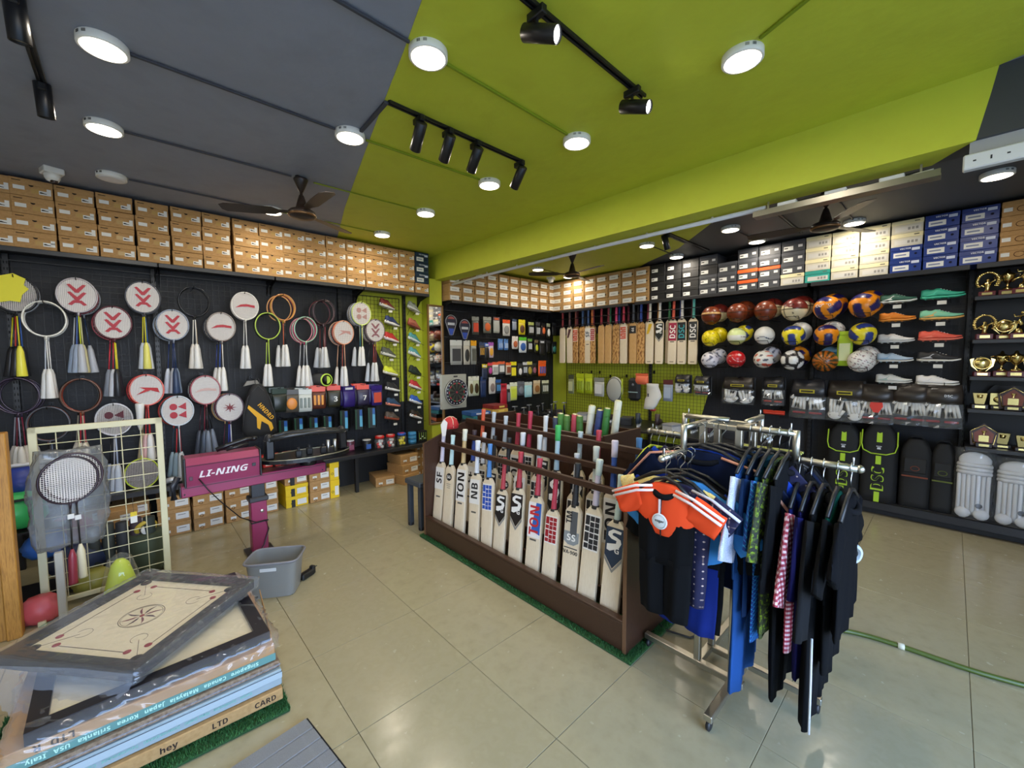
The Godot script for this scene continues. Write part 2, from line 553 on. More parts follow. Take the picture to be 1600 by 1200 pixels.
func track(label: String, a: Vector3, d: Vector3):
	var o := P(self, numbered("light_track"), shape("track%s" % a, func(b):
		var m := (a + d) / 2
		var along: Vector3 = (d - a).abs()
		for s in [-1.0, 1.0]:
			var off := Vector3(0.011 * s, 0, 0) if along.z > along.x else Vector3(0, 0, 0.011 * s)
			b.box(m + off + Vector3(0, -0.009, 0), along + Vector3(0.011, 0.018, 0.011), 0.001)
		b.box(m + Vector3(0, -0.004, 0), along + Vector3(0.02, 0.006, 0.02))), M("#131416", 0.4))
	meta(o, label, "light track")

func fan(at: Vector3, turn: float, label: String, rod := 0.20):
	var t := T("ceiling_fan", label, "ceiling fan", at, turn, "brown ceiling fans")
	var br := M("#2c221d", 0.35)
	P(t, "canopy", shape("fan_canopy", func(b):
		b.smooth()
		b.lathe([Vector2(0.014, -0.115), Vector2(0.05, -0.03), Vector2(0.054, -0.02), Vector2(0.05, -0.012)], 20)), br)
	P(t, "mounting_bracket", bx(Vector3(0.09, 0.014, 0.03), 0.004), M("#151312", 0.5), Vector3(0, -0.006, 0))
	P(t, "rod", cyl(0.011, rod, 10), br, Vector3(0, -0.1 - rod, 0))
	P(t, "motor", shape("fan_motor", func(b):
		b.smooth()
		b.lathe([Vector2(0.03, -0.112), Vector2(0.085, -0.108), Vector2(0.098, -0.09), Vector2(0.1, -0.07), Vector2(0.085, -0.055), Vector2(0.045, -0.04), Vector2(0.03, 0.02), Vector2(0.018, 0.06)], 28)), br, Vector3(0, -0.06 - rod, 0))
	P(t, "trim_ring", shape("fan_ring", func(b):
		b.smooth()
		b.lathe([Vector2(0.099, -0.1), Vector2(0.103, -0.095), Vector2(0.103, -0.088), Vector2(0.099, -0.083)], 28)), M("#8a6a4a", 0.3, 0.8), Vector3(0, -0.06 - rod, 0))
	for k in 3:
		var a := TAU * k / 3
		P(t, "blade", shape("fan_blade", func(b):
			var pr := pv([0.09, -0.018, 0.16, -0.02, 0.2, -0.05, 0.36, -0.062, 0.53, -0.058, 0.56, -0.03, 0.56, 0.035, 0.52, 0.06, 0.2, 0.055, 0.16, 0.02, 0.09, 0.018])
			b.prism(pr, -0.002, 0.002, Transform3D(Basis(Vector3.RIGHT, -PI / 2 + 0.18), Vector3.ZERO))), br, Vector3(0, -0.13 - rod, 0), Vector3(0, a, 0))

func build_ceiling_things():
	var g := M("#3b3e48", 0.6)
	var gr := M("#7f9210", 0.6)
	var y := CEIL - 0.0105
	conduit("grey conduit between the two lamps nearest the street on the grey ceiling", [Vector3(-1.17, y, -0.967), Vector3(-0.26, y, -0.967)], g)
	conduit("grey conduit from the left track lamp towards the fan", [Vector3(-1.2, y, -1.87), Vector3(-0.27, y, -1.86)], g)
	conduit("grey conduit leading away from the lamp that is switched off", [Vector3(-1.18, y, -2.776), Vector3(-0.3, y, -2.776)], g)
	conduit("grey conduit running to the lamp at the green edge", [Vector3(-1.15, y, -0.03), Vector3(-0.27, y, -0.036)], g)
	conduit("short grey conduit slanting from lamp to the four-spot track", [Vector3(-0.13, y, -0.88), Vector3(-0.145, y, -0.51)], g, 0.022)
	conduit("green conduit between the edge lamp and the lamp by the beam", [Vector3(-0.07, y, -0.038), Vector3(0.84, y, -0.049)], gr)
	conduit("green conduit crossing behind the four spots", [Vector3(-0.06, y, -0.965), Vector3(0.84, y, -0.935)], gr)
	conduit("thin green conduit from the fan to the middle lamp", [Vector3(-0.1, y, -1.87), Vector3(0.81, y, -1.855)], gr, 0.012)
	conduit("thin green conduit to the lamp nearest the shoe boxes", [Vector3(-0.1, y, -2.78), Vector3(0.81, y, -2.783)], gr, 0.012)
	conduit("green conduit running from the street to the nearest green lamp", [Vector3(0.86, y, 1.03), Vector3(0.35, y, 2.2)], gr)
	var y2 := CEIL2 - 0.0105
	conduit("dark conduit between the two lamps of the low ceiling's corner", [Vector3(3.36, y2, -2.6), Vector3(3.97, y2, -2.65)], M("#4c5712", 0.6), 0.012)
	conduit("dark conduit joining the lamps above the hanging bats", [Vector3(3.36, y2, -0.84), Vector3(3.98, y2, -0.86)], M("#2b2d31", 0.6), 0.012)
	conduit("dark conduit joining the lamps above the balls", [Vector3(3.44, y2, 0.05), Vector3(3.96, y2, 0.08)], M("#2b2d31", 0.6), 0.012)
	conduit("dark conduit to the lamp behind the far fan", [Vector3(3.3, y2, 0.95), Vector3(3.95, y2, 0.95)], M("#2b2d31", 0.6), 0.012)
	track("black light track with four spots hanging from the green ceiling", Vector3(-0.13, CEIL, -0.5), Vector3(0.89, CEIL, -0.5))
	track("black light track with two lit spots near the beam", Vector3(-0.25, CEIL, 0.47), Vector3(0.85, CEIL, 0.47))
	track("black light track on the grey ceiling along the left wall", Vector3(-1.5, CEIL, -0.5), Vector3(-1.5, CEIL, -1.72))
	track("black light track on the low ceiling above the bats", Vector3(2.9, CEIL2, -0.5), Vector3(4.1, CEIL2, -0.47))
	track("black light track on the low ceiling above the white boxes", Vector3(3.1, CEIL2, 0.5), Vector3(4.1, CEIL2, 0.5))
	var q := [[0.05, "nearest the grey paint"], [0.25, "second from the grey paint"], [0.465, "third from the grey paint"], [0.86, "alone at the end near the beam"]]
	for s in q:
		spot(Vector3(s[0], CEIL - 0.018, -0.5), Vector3(0.12, -0.55, -0.62), "unlit black spotlight on the four-spot track, " + s[1], false)
	spot(Vector3(0.02, CEIL - 0.018, 0.47), Vector3(0.284, -0.365, 0.86), "lit black spotlight nearest the street on the two-spot track", true)
	spot(Vector3(0.74, CEIL - 0.018, 0.47), Vector3(0.118, -0.345, 0.925), "lit black spotlight at the beam end of the two-spot track", true)
	spot(Vector3(-1.5, CEIL - 0.018, -1.55), Vector3(0.03, -0.9, -0.2), "black spotlight hanging straight down at the end of the left track", false, 0.05)
	spot(Vector3(-1.5, CEIL - 0.018, -0.86), Vector3(0.03, -0.9, -0.2), "black spotlight of the left track nearest the street", false, 0.05)
	spot(Vector3(3.05, CEIL2 - 0.018, -0.5), Vector3(0.3, -0.9, 0.1), "small black spotlight under the low green ceiling by the bats", false, 0.06)
	fan(Vector3(-0.2, CEIL, -1.86), 0.55, "brown ceiling fan on the grey ceiling in front of the tan boxes", 0.14)
	fan(Vector3(2.98, CEIL2, -1.72), 0.3, "brown ceiling fan under the low green ceiling near the corner", 0.13)
	fan(Vector3(2.98, CEIL2, 0.91), -0.42, "brown ceiling fan in front of the white and blue boxes", 0.13)
	# cameras
	for c in [[Vector3(-1.6, CEIL, -2.93), "white dome security camera beside the lamp that is off"], [Vector3(3.95, CEIL2, -2.95), "white dome security camera in the corner of the low ceiling"]]:
		var t := T("security_camera", c[1], "camera", c[0], 0.3, "")
		P(t, "base", bx(Vector3(0.11, 0.045, 0.11), 0.006), M("#dcdcd8", 0.4), Vector3(0, -0.0225, 0))
		P(t, "dome", shape("cam_dome", func(b):
			b.smooth()
			b.lathe([Vector2(0.012, -0.055), Vector2(0.032, -0.046), Vector2(0.042, -0.025), Vector2(0.045, 0)], 20)), M("#e3e3df", 0.3), Vector3(0, -0.045, 0))
		P(t, "lens", cyl(0.02, 0.02, 14), M("#3c2f2a", 0.15), Vector3(0.004, -0.105, 0.012), Vector3(0.35, 0, 0))
	# white pipe along the beam, metal tray with cables, socket boards
	var pipe := P(self, numbered("cable_pipe"), shape("pipe", func(b):
		b.smooth()
		b.tube([Vector3(2.12, 2.62, -3.5), Vector3(2.1, 2.645, -2.5), Vector3(2.1, 2.66, -1.0), Vector3(2.1, 2.655, 0.72)], 0.017, 10)), M("#cfd2dc", 0.5))
	meta(pipe, "white plastic cable pipe running under the green beam", "pipe")
	for k in 6:
		P(pipe, "clip", bx(Vector3(0.012, 0.05, 0.014), 0.002), M("#d8d9de", 0.5), Vector3(2.118, 2.668, -2.4 + k * 0.55))
	var tr := T("cable_tray", "open metal cable tray with black and white wires under the beam", "cable tray", Vector3(2.05, 2.59, 0.66))
	P(tr, "tray", shape("tray", func(b):
		b.box(Vector3(0.03, 0.0, 0.46), Vector3(0.09, 0.003, 0.92))
		b.box(Vector3(-0.0145, 0.018, 0.46), Vector3(0.003, 0.036, 0.92))
		b.box(Vector3(0.0745, 0.018, 0.46), Vector3(0.003, 0.036, 0.92))), M("#8a8880", 0.3, 0.9))
	for k in 3:
		P(tr, "cable", shape("traycable%d" % k, func(b):
			b.smooth()
			var pts := []
			for i in 14:
				pts.append(Vector3(0.01 + k * 0.02 + sin(i * 1.3 + k) * 0.008, 0.03 + 0.012 * k + sin(i * 0.9 + k * 2) * 0.006, 0.02 + i * 0.067))
			b.tube(pts, 0.006 + 0.002 * (k % 2), 6)), M("#17181a" if k != 1 else "#d9d9d9", 0.5))
	for k in 3:
		P(tr, "junction_block", bx(Vector3(0.05, 0.035, 0.11), 0.004), M("#d4d6da", 0.5), Vector3(0.02, 0.045, 0.2 + k * 0.26))
	for k in 2:
		P(tr, "hanger", bx(Vector3(0.01, 0.1, 0.01)), X("ss_sat"), Vector3(0.04, 0.055, 0.08 + k * 0.76))
	var sb := T("socket_board", "white socket and switch board fixed to the dark end of the beam", "socket board", Vector3(1.935, 2.585, 1.66))
	P(sb, "box", bx(Vector3(0.05, 0.075, 0.34), 0.006), M("#cfd2d6", 0.4), Vector3(0, 0, 0.17))
	for k in 5:
		P(sb, "socket_hole", bx(Vector3(0.002, 0.018 if k == 1 else 0.007, 0.006 if k == 1 else 0.011)), M("#22242a", 0.6), Vector3(-0.0255, 0.0, 0.04 + k * 0.055))
	P(sb, "bracket", bx(Vector3(0.03, 0.08, 0.3)), M("#9a9ca0", 0.5), Vector3(0.02, 0.07, 0.17))

# ------------------------------------------------------------------ shelves and mesh panels
func wire_panel(label: String, called: String, xf: Transform3D, w: float, h: float, step := 0.05):
	var t := T(called, label, "wire panel")
	t.transform = xf
	var b := MB.new()
	for i in int(w / step) + 1:
		b.box(Vector3(i * step, h / 2, 0), Vector3(0.003, h, 0.003))
	for i in int(h / step) + 1:
		b.box(Vector3(w / 2, i * step, 0.003), Vector3(w, 0.003, 0.003))
	var o := P(t, "wire_mesh", b.done(), M("#0d0e10", 0.45))
	P(t, "frame_edge", shape("wf%s%s" % [w, h], func(q):
		for s in [0.0, 1.0]:
			q.box(Vector3(w / 2, s * h, 0), Vector3(w, 0.008, 0.008))
			q.box(Vector3(s * w, h / 2, 0), Vector3(0.008, h, 0.008))), M("#0d0e10", 0.45))

func upright(at: Vector3, turn: float, h: float, label: String):
	var t := T("shelf_upright", label, "shelf post", at, turn, "slotted black shelf posts")
	P(t, "post", bx(Vector3(0.035, h, 0.045), 0.002), M("#1a1b1e", 0.4), Vector3(0, h / 2, 0))
	for i in int(h / 0.05) - 2:
		for s in [-1, 1]:
			P(t, "slot", bx(Vector3(0.006, 0.022, 0.002)), M("#030303", 0.9), Vector3(s * 0.008, 0.08 + i * 0.05, 0.0228))

func hook_b(at: Vector3, label: String):   # a hook reaching out of the cricket wall
	hook(at, 4.555 - at.x, label)
	get_child(get_child_count() - 1).rotation.y = -PI / 2

func shelf(label: String, a: Vector3, size: Vector3, turn := 0.0):   # a: middle of the front lower edge's back side; local +z is the front
	var t := T("shelf_board", label, "shelf", a, turn, "black steel shelves")
	P(t, "board", bx(Vector3(size.x, 0.012, size.z), 0.001), M("#202124", 0.4), Vector3(0, -0.006, -size.z / 2))
	P(t, "front_lip", bx(Vector3(size.x, size.y, 0.012), 0.004), M("#2a2b2e", 0.35), Vector3(0, -size.y / 2, 0.006))
	for s in [-1, 1]:
		P(t, "bracket", shape("brk%s" % size.z, func(b):
			b.prism(pv([0, 0, size.z * 0.95, 0, size.z * 0.95, -0.02, size.z * 0.3, -0.07, 0, -0.16]), -0.002, 0.002, Transform3D(Basis(Vector3.UP, -PI / 2), Vector3(0, 0, -size.z)))), M("#1a1b1e", 0.45), Vector3(s * (size.x / 2 - 0.012), -0.013, 0))

func build_shelves():
	wire_panel("black wire mesh panel behind the badminton rackets", "wire_panel", Transform3D(Basis(), Vector3(-2.3, 0.5, -3.46)), 3.75, 1.9)
	wire_panel("black wire mesh panel behind the packets of the second bay", "wire_panel", Transform3D(Basis(), Vector3(2.1, 0.65, -3.46)), 2.4, 1.75)
	wire_panel("black wire mesh panel behind bats, balls and football boots", "wire_panel", Transform3D(Basis(Vector3.UP, -PI / 2), Vector3(4.56, 0.3, -3.1)), 4.85, 2.05)
	for s in [[-1.5, 0.95, "left of the shop end"], [-0.56, 0.92, "above the strung rackets"], [0.38, 0.94, "above the orange rackets"], [1.31, 0.9, "nearest the green pillar"]]:
		shelf("long black steel shelf with shoe boxes on the back wall, %s" % s[2], Vector3(s[0], 2.465, -3.2), Vector3(s[1], 0.04, 0.3))
	for s in [[2.66, 1.14, "next to the pillar"], [3.7, 0.92, "at the corner"]]:
		shelf("black steel shelf of the second bay's back wall, %s" % s[2], Vector3(s[0], 2.41, -3.15), Vector3(s[1], 0.04, 0.35))
	for s in [[-2.33, 1.32, "over the first bats"], [-0.5, 2.1, "over the later bats and basketballs"], [1.16, 1.16, "over the balls and boots"], [2.5, 1.44, "over the trophies"]]:
		shelf("black steel shelf of the cricket wall %s" % s[2], Vector3(4.235, 2.405, s[0]), Vector3(s[1], 0.045, 0.36), -PI / 2)
	var i := 0
	for x in [-1.93, -1.05, 0.66]:
		upright(Vector3(x, 0.45, -3.48), 0, 2.0, "slotted black post on the racket wall, %s from the shop end" % ORD[i])
		i += 1
	upright(Vector3(1.53, 0.45, -3.48), 0, 2.0, "slotted black post between the two columns of trainers")
	i = 0
	for z in [-1.47, 0.56, 1.76]:
		upright(Vector3(4.58, 0.1, z), -PI / 2, 2.3, "slotted black post on the cricket wall, %s from the corner" % ORD[i])
		i += 1

# ------------------------------------------------------------------ shoe boxes
func shoe_box(style: String, w: float, h: float, d: float) -> Node3D:   # front (label side) faces +z, base at y = 0
	var o := Node3D.new()
	var kraft := X("kraft")
	var lidm: Material = kraft
	if style == "tan2":
		kraft = X("kraft_dark")
		lidm = kraft
	elif style == "black":
		kraft = M("#1b1c1f", 0.5)
		lidm = kraft
	elif style == "grey":
		kraft = M("#3b3e44", 0.5)
		lidm = M("#43464d", 0.5)
	elif style == "orange":
		kraft = M("#3b3e44", 0.5)
		lidm = M("#e0591c", 0.5)
	elif style == "white":
		kraft = M("#c9c4b2", 0.6)
		lidm = M("#e2d9ae", 0.6)
	elif style == "teal":
		kraft = M("#2fa295", 0.5)
		lidm = M("#279285", 0.5)
	elif style == "blue":
		kraft = M("#1f3a86", 0.4)
		lidm = M("#1b3278", 0.4)
	elif style == "navy":
		kraft = M("#122c44", 0.5)
		lidm = M("#142f49", 0.5)
	elif style == "yellow":
		kraft = M("#e8c41a", 0.5)
		lidm = kraft
	var lid_h := h * 0.33
	P(o, "body", bx(Vector3(w - 0.006, h - 0.004, d - 0.006), 0.002), kraft, Vector3(0, h / 2 - 0.002, -d / 2))
	P(o, "lid", bx(Vector3(w, lid_h, d), 0.003), lidm, Vector3(0, h - lid_h / 2 - 0.001, -d / 2))
	var white := M("#dfe0dc", 0.6)
	var ink := M("#35322d", 0.8)
	var f := -0.0022
	var g := 0.001
	var lb: Node3D = o
	match style:
		"tan":
			P(o, "label_left", bx(Vector3(w * 0.26, h * 0.22, 0.001)), white, Vector3(-w * 0.28, h * 0.45, f))
			lb = P(o, "label_right", bx(Vector3(w * 0.28, h * 0.22, 0.001)), white, Vector3(w * 0.31, h * 0.32, f))
			P(o, "label_right", bx(Vector3(w * 0.10, h * 0.2, 0.001)), white, Vector3(w * 0.40, h * 0.48, f))
			sub_part(lb, "print", shape("shoe_pic", func(b): b.prism(pv([-0.018, -0.004, 0.018, -0.004, 0.018, 0.0, 0.004, 0.002, -0.008, 0.007, -0.018, 0.006]), 0, 0.0006)), ink, Vector3(w * 0.27, h * 0.31, f + 0.0006))
			P(o, "finger_hole", shape("hole", func(b):
				var q := PackedVector2Array()
				for i in 11:
					q.append(Vector2(cos(PI + PI * i / 10.0) * 0.013, sin(PI + PI * i / 10.0) * 0.012))
				b.prism(q, 0, 0.0006)), M("#241a10", 0.9), Vector3(0.0, h * 0.665, f))
			P(o, "brand_print", bx(Vector3(w * 0.2, h * 0.05, 0.0008)), M("#4a3418", 0.8), Vector3(-w * 0.33, h * 0.84, g))
			P(o, "gold_print", bx(Vector3(w * 0.2, h * 0.26, 0.0006)), M("#b3914f", 0.35), Vector3(0.02, h * 0.36, f))
		"tan2":
			lb = P(o, "label", bx(Vector3(w * 0.68, h * 0.52, 0.001)), white, Vector3(-w * 0.06, h * 0.36, f))
			sub_part(lb, "print", bx(Vector3(w * 0.36, h * 0.05, 0.0006)), M("#6a6a6a", 0.8), Vector3(-w * 0.1, h * 0.34, f + 0.0006))
			P(o, "finger_hole", cyl(0.011, 0.0012, 10), M("#1d140c", 0.9), Vector3(w * 0.33, h * 0.36, f), Vector3(PI / 2, 0, 0))
		"kraftstack":
			pass
		"black", "grey", "orange":
			lb = P(o, "label", bx(Vector3(w * 0.4, h * 0.36, 0.001)), white, Vector3(-w * 0.2, h * 0.3, f))
			sub_part(lb, "print", bx(Vector3(w * 0.16, h * 0.1, 0.0006)), ink, Vector3(-w * 0.3, h * 0.32, f + 0.0006))
			if style != "black":
				P(o, "size_label", bx(Vector3(w * 0.18, h * 0.22, 0.001)), M("#c9cacb", 0.6), Vector3(w * 0.3, h * 0.42, f))
		"white", "teal":
			lb = P(o, "label", bx(Vector3(w * 0.8, h * 0.36, 0.001)), M("#cdcbc4", 0.6), Vector3(w * 0.02, h * 0.32, f))
			for k in 3:
				sub_part(lb, "print", bx(Vector3(w * 0.08, h * 0.2, 0.0006)), M("#8f8d88", 0.7), Vector3(w * (0.06 + 0.12 * k), h * 0.33, f + 0.0006))
			P(o, "brand_print", bx(Vector3(w * 0.16, h * 0.07, 0.0006)), M("#5d5a4c", 0.7), Vector3(w * 0.3, h * 0.84, g))
		"blue", "navy":
			lb = P(o, "label", bx(Vector3(w * 0.5, h * 0.38, 0.001)), white, Vector3(-w * 0.14, h * 0.34, f))
			sub_part(lb, "print", bx(Vector3(w * 0.34, h * 0.1, 0.0006)), M("#7c86a6", 0.7), Vector3(-w * 0.16, h * 0.34, f + 0.0006))
			P(o, "size_label", bx(Vector3(w * 0.24, h * 0.2, 0.001)), M("#c9d2e6", 0.6), Vector3(w * 0.3, h * 0.72, g))
			P(o, "brand_print", text_mesh("VECTOR", h * 0.12, 0.001), M("#dfe4ee", 0.6), Vector3(-w * 0.02, h * 0.8, g))
			P(o, "finger_hole", cyl(0.01, 0.0012, 10), M("#0a1230", 0.9), Vector3(w * 0.3, h * 0.36, f), Vector3(PI / 2, 0, 0))
		"yellow":
			lb = P(o, "label", bx(Vector3(w * 0.4, h * 0.5, 0.001)), white, Vector3(w * 0.2, h * 0.4, f))
			P(o, "ring_print", shape("ringp", func(b): b.hoop(Vector3.ZERO, 0.012, 0.012, 0.0022, 14, 4)), ink, Vector3(-w * 0.22, h * 0.35, f))
		"brown":
			lb = P(o, "label", bx(Vector3(w * 0.22, h * 0.26, 0.001)), white, Vector3(-w * 0.34, h * 0.42, f))
			P(o, "badge", shape("badge", func(b): b.hoop(Vector3.ZERO, 0.028, 0.022, 0.002, 18, 4)), M("#4a2412", 0.7), Vector3(0.0, h * 0.4, f))
			P(o, "size_label", bx(Vector3(w * 0.26, h * 0.5, 0.001)), M("#b7cbd8", 0.6), Vector3(w * 0.36, h * 0.44, f))
		"floor":
			lb = P(o, "label", bx(Vector3(w * 0.4, h * 0.5, 0.001)), white, Vector3(w * 0.24, h * 0.42, f))
			P(o, "label_left", bx(Vector3(w * 0.2, h * 0.2, 0.001)), white, Vector3(-w * 0.24, h * 0.36, f))
			sub_part(lb, "print", bx(Vector3(w * 0.24, h * 0.05, 0.0006)), M("#777777", 0.8), Vector3(w * 0.22, h * 0.5, f + 0.0006))
			P(o, "ring_print", shape("ringp", func(b): b.hoop(Vector3.ZERO, 0.012, 0.012, 0.0022, 14, 4)), M("#4f3820", 0.8), Vector3(-w * 0.24, h * 0.2, f))
	return o

func sub_part(to: Node3D, called: String, mesh: Mesh, mat: Material, at: Vector3):
	P(to, called, mesh, mat, at - to.position)

var box_protos := {}
func put_box(style: String, at: Vector3, turn: float, w: float, h: float, d: float, label: String, group: String):
	var k := "%s_%.3f_%.3f_%.3f" % [style, w, h, d]
	var o: Node3D
	if not box_protos.has(k):
		o = shoe_box(style, w, h, d)
		box_protos[k] = o
	else:
		o = box_protos[k].duplicate()
	o.name = numbered("shoe_box")
	add_child(o)
	o.position = at
	o.rotation.y = turn
	meta(o, label, "box", group)

const LEVEL := ["bottom", "second from bottom", "third from bottom", "fourth from bottom", "topmost"]
func build_shoe_boxes():
	var xs := [-1.95, -1.735, -1.505, -1.275, -1.04, -0.805, -0.575, -0.335, -0.11, 0.105, 0.325, 0.545, 0.775, 1.0, 1.215, 1.44]
	for i in xs.size():
		for k in 4:
			put_box("tan", Vector3(xs[i] + rng.randf_range(-0.004, 0.004), 2.466 + k * 0.131, -3.205 + rng.randf_range(-0.012, 0.006)), rng.randf_range(-0.012, 0.012), 0.224, 0.13, 0.28, "tan shoe box above rackets, %s of the %s column from the far end" % [LEVEL[k] if k < 3 else "top", ORD[i]], "tan shoe boxes on the racket wall shelf")
	put_box("tan", Vector3(1.665, 2.466, -3.205), 0.0, 0.2, 0.13, 0.28, "tan shoe box with a red label under the three navy boxes", "tan shoe boxes on the racket wall shelf")
	for k in 3:
		put_box("navy", Vector3(1.665, 2.597 + k * 0.135, -3.205), 0.0, 0.205, 0.134, 0.28, "navy blue shoe box beside the green beam, %s of three" % ["lowest", "middle", "topmost"][k], "navy shoe boxes by the beam")
	for i in 10:
		for k in 4:
			put_box("tan2", Vector3(2.17 + i * 0.231, 2.411 + k * 0.118 + (0.004 if k > 1 else 0.0), -3.155 + rng.randf_range(-0.012, 0.004)), rng.randf_range(-0.02, 0.02), 0.222, 0.117, 0.33, "brown second-bay shoe box, %s in the %s column from the pillar" % [LEVEL[k] if k < 3 else "top", ORD[i]], "brown shoe boxes of the second bay")
	# cricket wall, from the corner to the street
	var cols := ["tan2", "tan2", "tan2", "tan2", "tan2", "tan2", "tan2", "tan2", "black", "black", "black", "grey4", "grey", "orange2", "grey2", "wgrey", "wteal", "white", "white", "wblue", "blue", "blue", "brown", "brown"]
	for i in cols.size():
		var z := -3.0605 + i * 0.2305
		if i < 8:
			z -= 0.012
		var c: String = cols[i]
		for k in 4:
			var st := c
			if c == "grey4":
				st = "grey" if k < 2 or k == 3 else "black"
			elif c == "grey2":
				st = "orange" if k == 1 else "grey"
			elif c == "orange2":
				st = "orange" if k == 0 or k == 1 else "grey"
			elif c == "wgrey":
				st = "white" if k == 0 else "grey"
			elif c == "wteal":
				st = "teal" if k == 0 else "white"
			elif c == "wblue":
				st = "blue" if k < 2 else "white"
			var col := {"tan2": "tan", "black": "black", "grey": "dark grey", "orange": "grey shoe box with orange lid", "white": "cream and white", "teal": "teal", "blue": "blue", "brown": "brown"}
			if c == "grey" and k == 3:
				continue
			var nm: String = col[st] if st == "orange" else col[st] + " shoe box"
			put_box(st, Vector3(4.255 + rng.randf_range(-0.004, 0.01), 2.406 + k * 0.124, z), -PI / 2 + rng.randf_range(-0.015, 0.015), 0.224, 0.123, 0.33, "%s, %s of the %s cricket wall column" % [nm, LEVEL[k] if k < 3 else "top", ORD[i]], "shoe boxes on the cricket wall shelf")

# ------------------------------------------------------------------ badminton rackets
const RX := 0.108
const RY := 0.128
func racket_meshes():
	shape("r_frame", func(b):
		b.smooth()
		b.hoop(Vector3(0, -RY, 0), RX, RY, 0.0058, 32, 6)
		b.tube([Vector3(0, -RY * 2 + 0.004, 0), Vector3(0, -RY * 2 - 0.03, 0)], [0.008, 0.005], 6))
	shape("r_shaft", func(b):
		b.smooth()
		b.tube([Vector3(0, -RY * 2 - 0.025, 0), Vector3(0, -0.53, 0)], 0.0042, 6))
	shape("r_grip", func(b):
		b.smooth()
		b.tube([Vector3(0, -0.515, 0), Vector3(0, -0.54, 0), Vector3(0, -0.56, 0), Vector3(0, -0.70, 0), Vector3(0, -0.71, 0)], [0.006, 0.012, 0.017, 0.018, 0.02], 8))
	shape("r_sleeve", func(b):   # loose plastic sleeve on a new grip
		b.smooth()
		b.tube([Vector3(0, -0.50, 0), Vector3(0, -0.54, 0), Vector3(0, -0.62, 0), Vector3(0, -0.715, 0), Vector3(0, -0.72, 0)], [0.009, 0.019, 0.023, 0.029, 0.027], 8))
	shape("r_strings", func(b):
		for i in 21:
			var x := (i - 10) * 0.0098
			var h := RY * sqrt(max(0.0, 1.0 - pow(x / RX, 2))) * 0.97
			b.box(Vector3(x, -RY, 0.001), Vector3(0.0016, 2 * h, 0.0012))
		for i in 24:
			var y := (i - 11.5) * 0.0102
			var w := RX * sqrt(max(0.0, 1.0 - pow(y / RY, 2))) * 0.97
			b.box(Vector3(0, -RY + y, -0.001), Vector3(2 * w, 0.0016, 0.0012)))
	shape("r_bed", func(b):
		var q := PackedVector2Array()
		for i in 28:
			q.append(Vector2(cos(TAU * i / 28.0) * RX * 0.965, -RY + sin(TAU * i / 28.0) * RY * 0.965))
		b.prism(q, -0.0028, -0.0022))
	shape("mark_dots", func(b):   # two discs and two wedges
		for s in [0.028, -0.028]:
			var q := PackedVector2Array()
			for i in 16:
				q.append(Vector2(-0.026 + cos(TAU * i / 16.0) * 0.023, s + sin(TAU * i / 16.0) * 0.022))
			b.prism(q, 0.002, 0.0032)
			b.prism(pv([0.0, s - 0.002, 0.05, s + 0.026, 0.05, s - 0.024]), 0.002, 0.0032))
	shape("mark_bars", func(b):   # crossed chevrons
		for s in [0.04, -0.004]:
			b.prism(pv([-0.045, s + 0.02, -0.03, s + 0.024, 0.0, s - 0.006, 0.03, s + 0.024, 0.045, s + 0.02, 0.008, s - 0.026, -0.008, s - 0.026]), 0.002, 0.0032)
		b.prism(pv([-0.045, -0.055, -0.02, -0.03, 0.02, -0.03, 0.045, -0.055, 0.028, -0.06, 0.012, -0.045, -0.012, -0.045, -0.028, -0.06]), 0.002, 0.0032))
	shape("mark_stroke", func(b):
		b.prism(pv([-0.07, -0.012, -0.03, 0.008, 0.01, 0.012, 0.068, 0.006, 0.068, -0.008, 0.02, -0.003, -0.02, -0.004]), 0.002, 0.0032))
	shape("mark_kite", func(b):
		b.prism(pv([-0.06, -0.03, -0.01, 0.004, -0.04, 0.02, 0.06, 0.012, 0.07, -0.02, 0.02, -0.002]), 0.002, 0.0032))
	shape("mark_cover", func(b):   # torn yellow head cover
		b.prism(pv([-0.085, 0.03, -0.06, 0.09, 0.0, 0.11, 0.05, 0.085, 0.04, 0.05, 0.06, 0.03, 0.03, -0.005, 0.02, -0.045, -0.02, -0.04, -0.06, -0.05, -0.08, -0.02]), 0.003, 0.009))
	shape("mark_star", func(b):
		var q := PackedVector2Array()
		for i in 16:
			var r := 0.05 if i % 2 == 0 else 0.016
			q.append(Vector2(cos(TAU * i / 16.0) * r, sin(TAU * i / 16.0) * r * 0.7))
		b.prism(q, 0.002, 0.0032))

func racket(frame: String, shaft: String, grip: String, strung: int, mark: String, mark_col := "#b0323e", sleeve := true) -> Node3D:
	var o := Node3D.new()
	P(o, "frame", shapes["r_frame"], M(frame, 0.25, 0.1))
	P(o, "shaft", shapes["r_shaft"], M(shaft, 0.25))
	P(o, "grip", shapes["r_sleeve" if sleeve else "r_grip"], M(grip, 0.35))
	var sg: Node3D = o
	if strung > 0:
		sg = P(o, "strings", shapes["r_strings"], M("#efe9e4", 0.5))
	if strung > 1:
		P(sg, "string_bed", shapes["r_bed"], X("string_white"))
	if mark:
		P(sg, "string_mark", shapes["mark_" + mark], M(mark_col, 0.6), Vector3(0, -RY, 0)).scale = Vector3(1.15, 1.3, 1.0) if mark != "stroke" else Vector3(1.15, 1.6, 1.0)
	return o

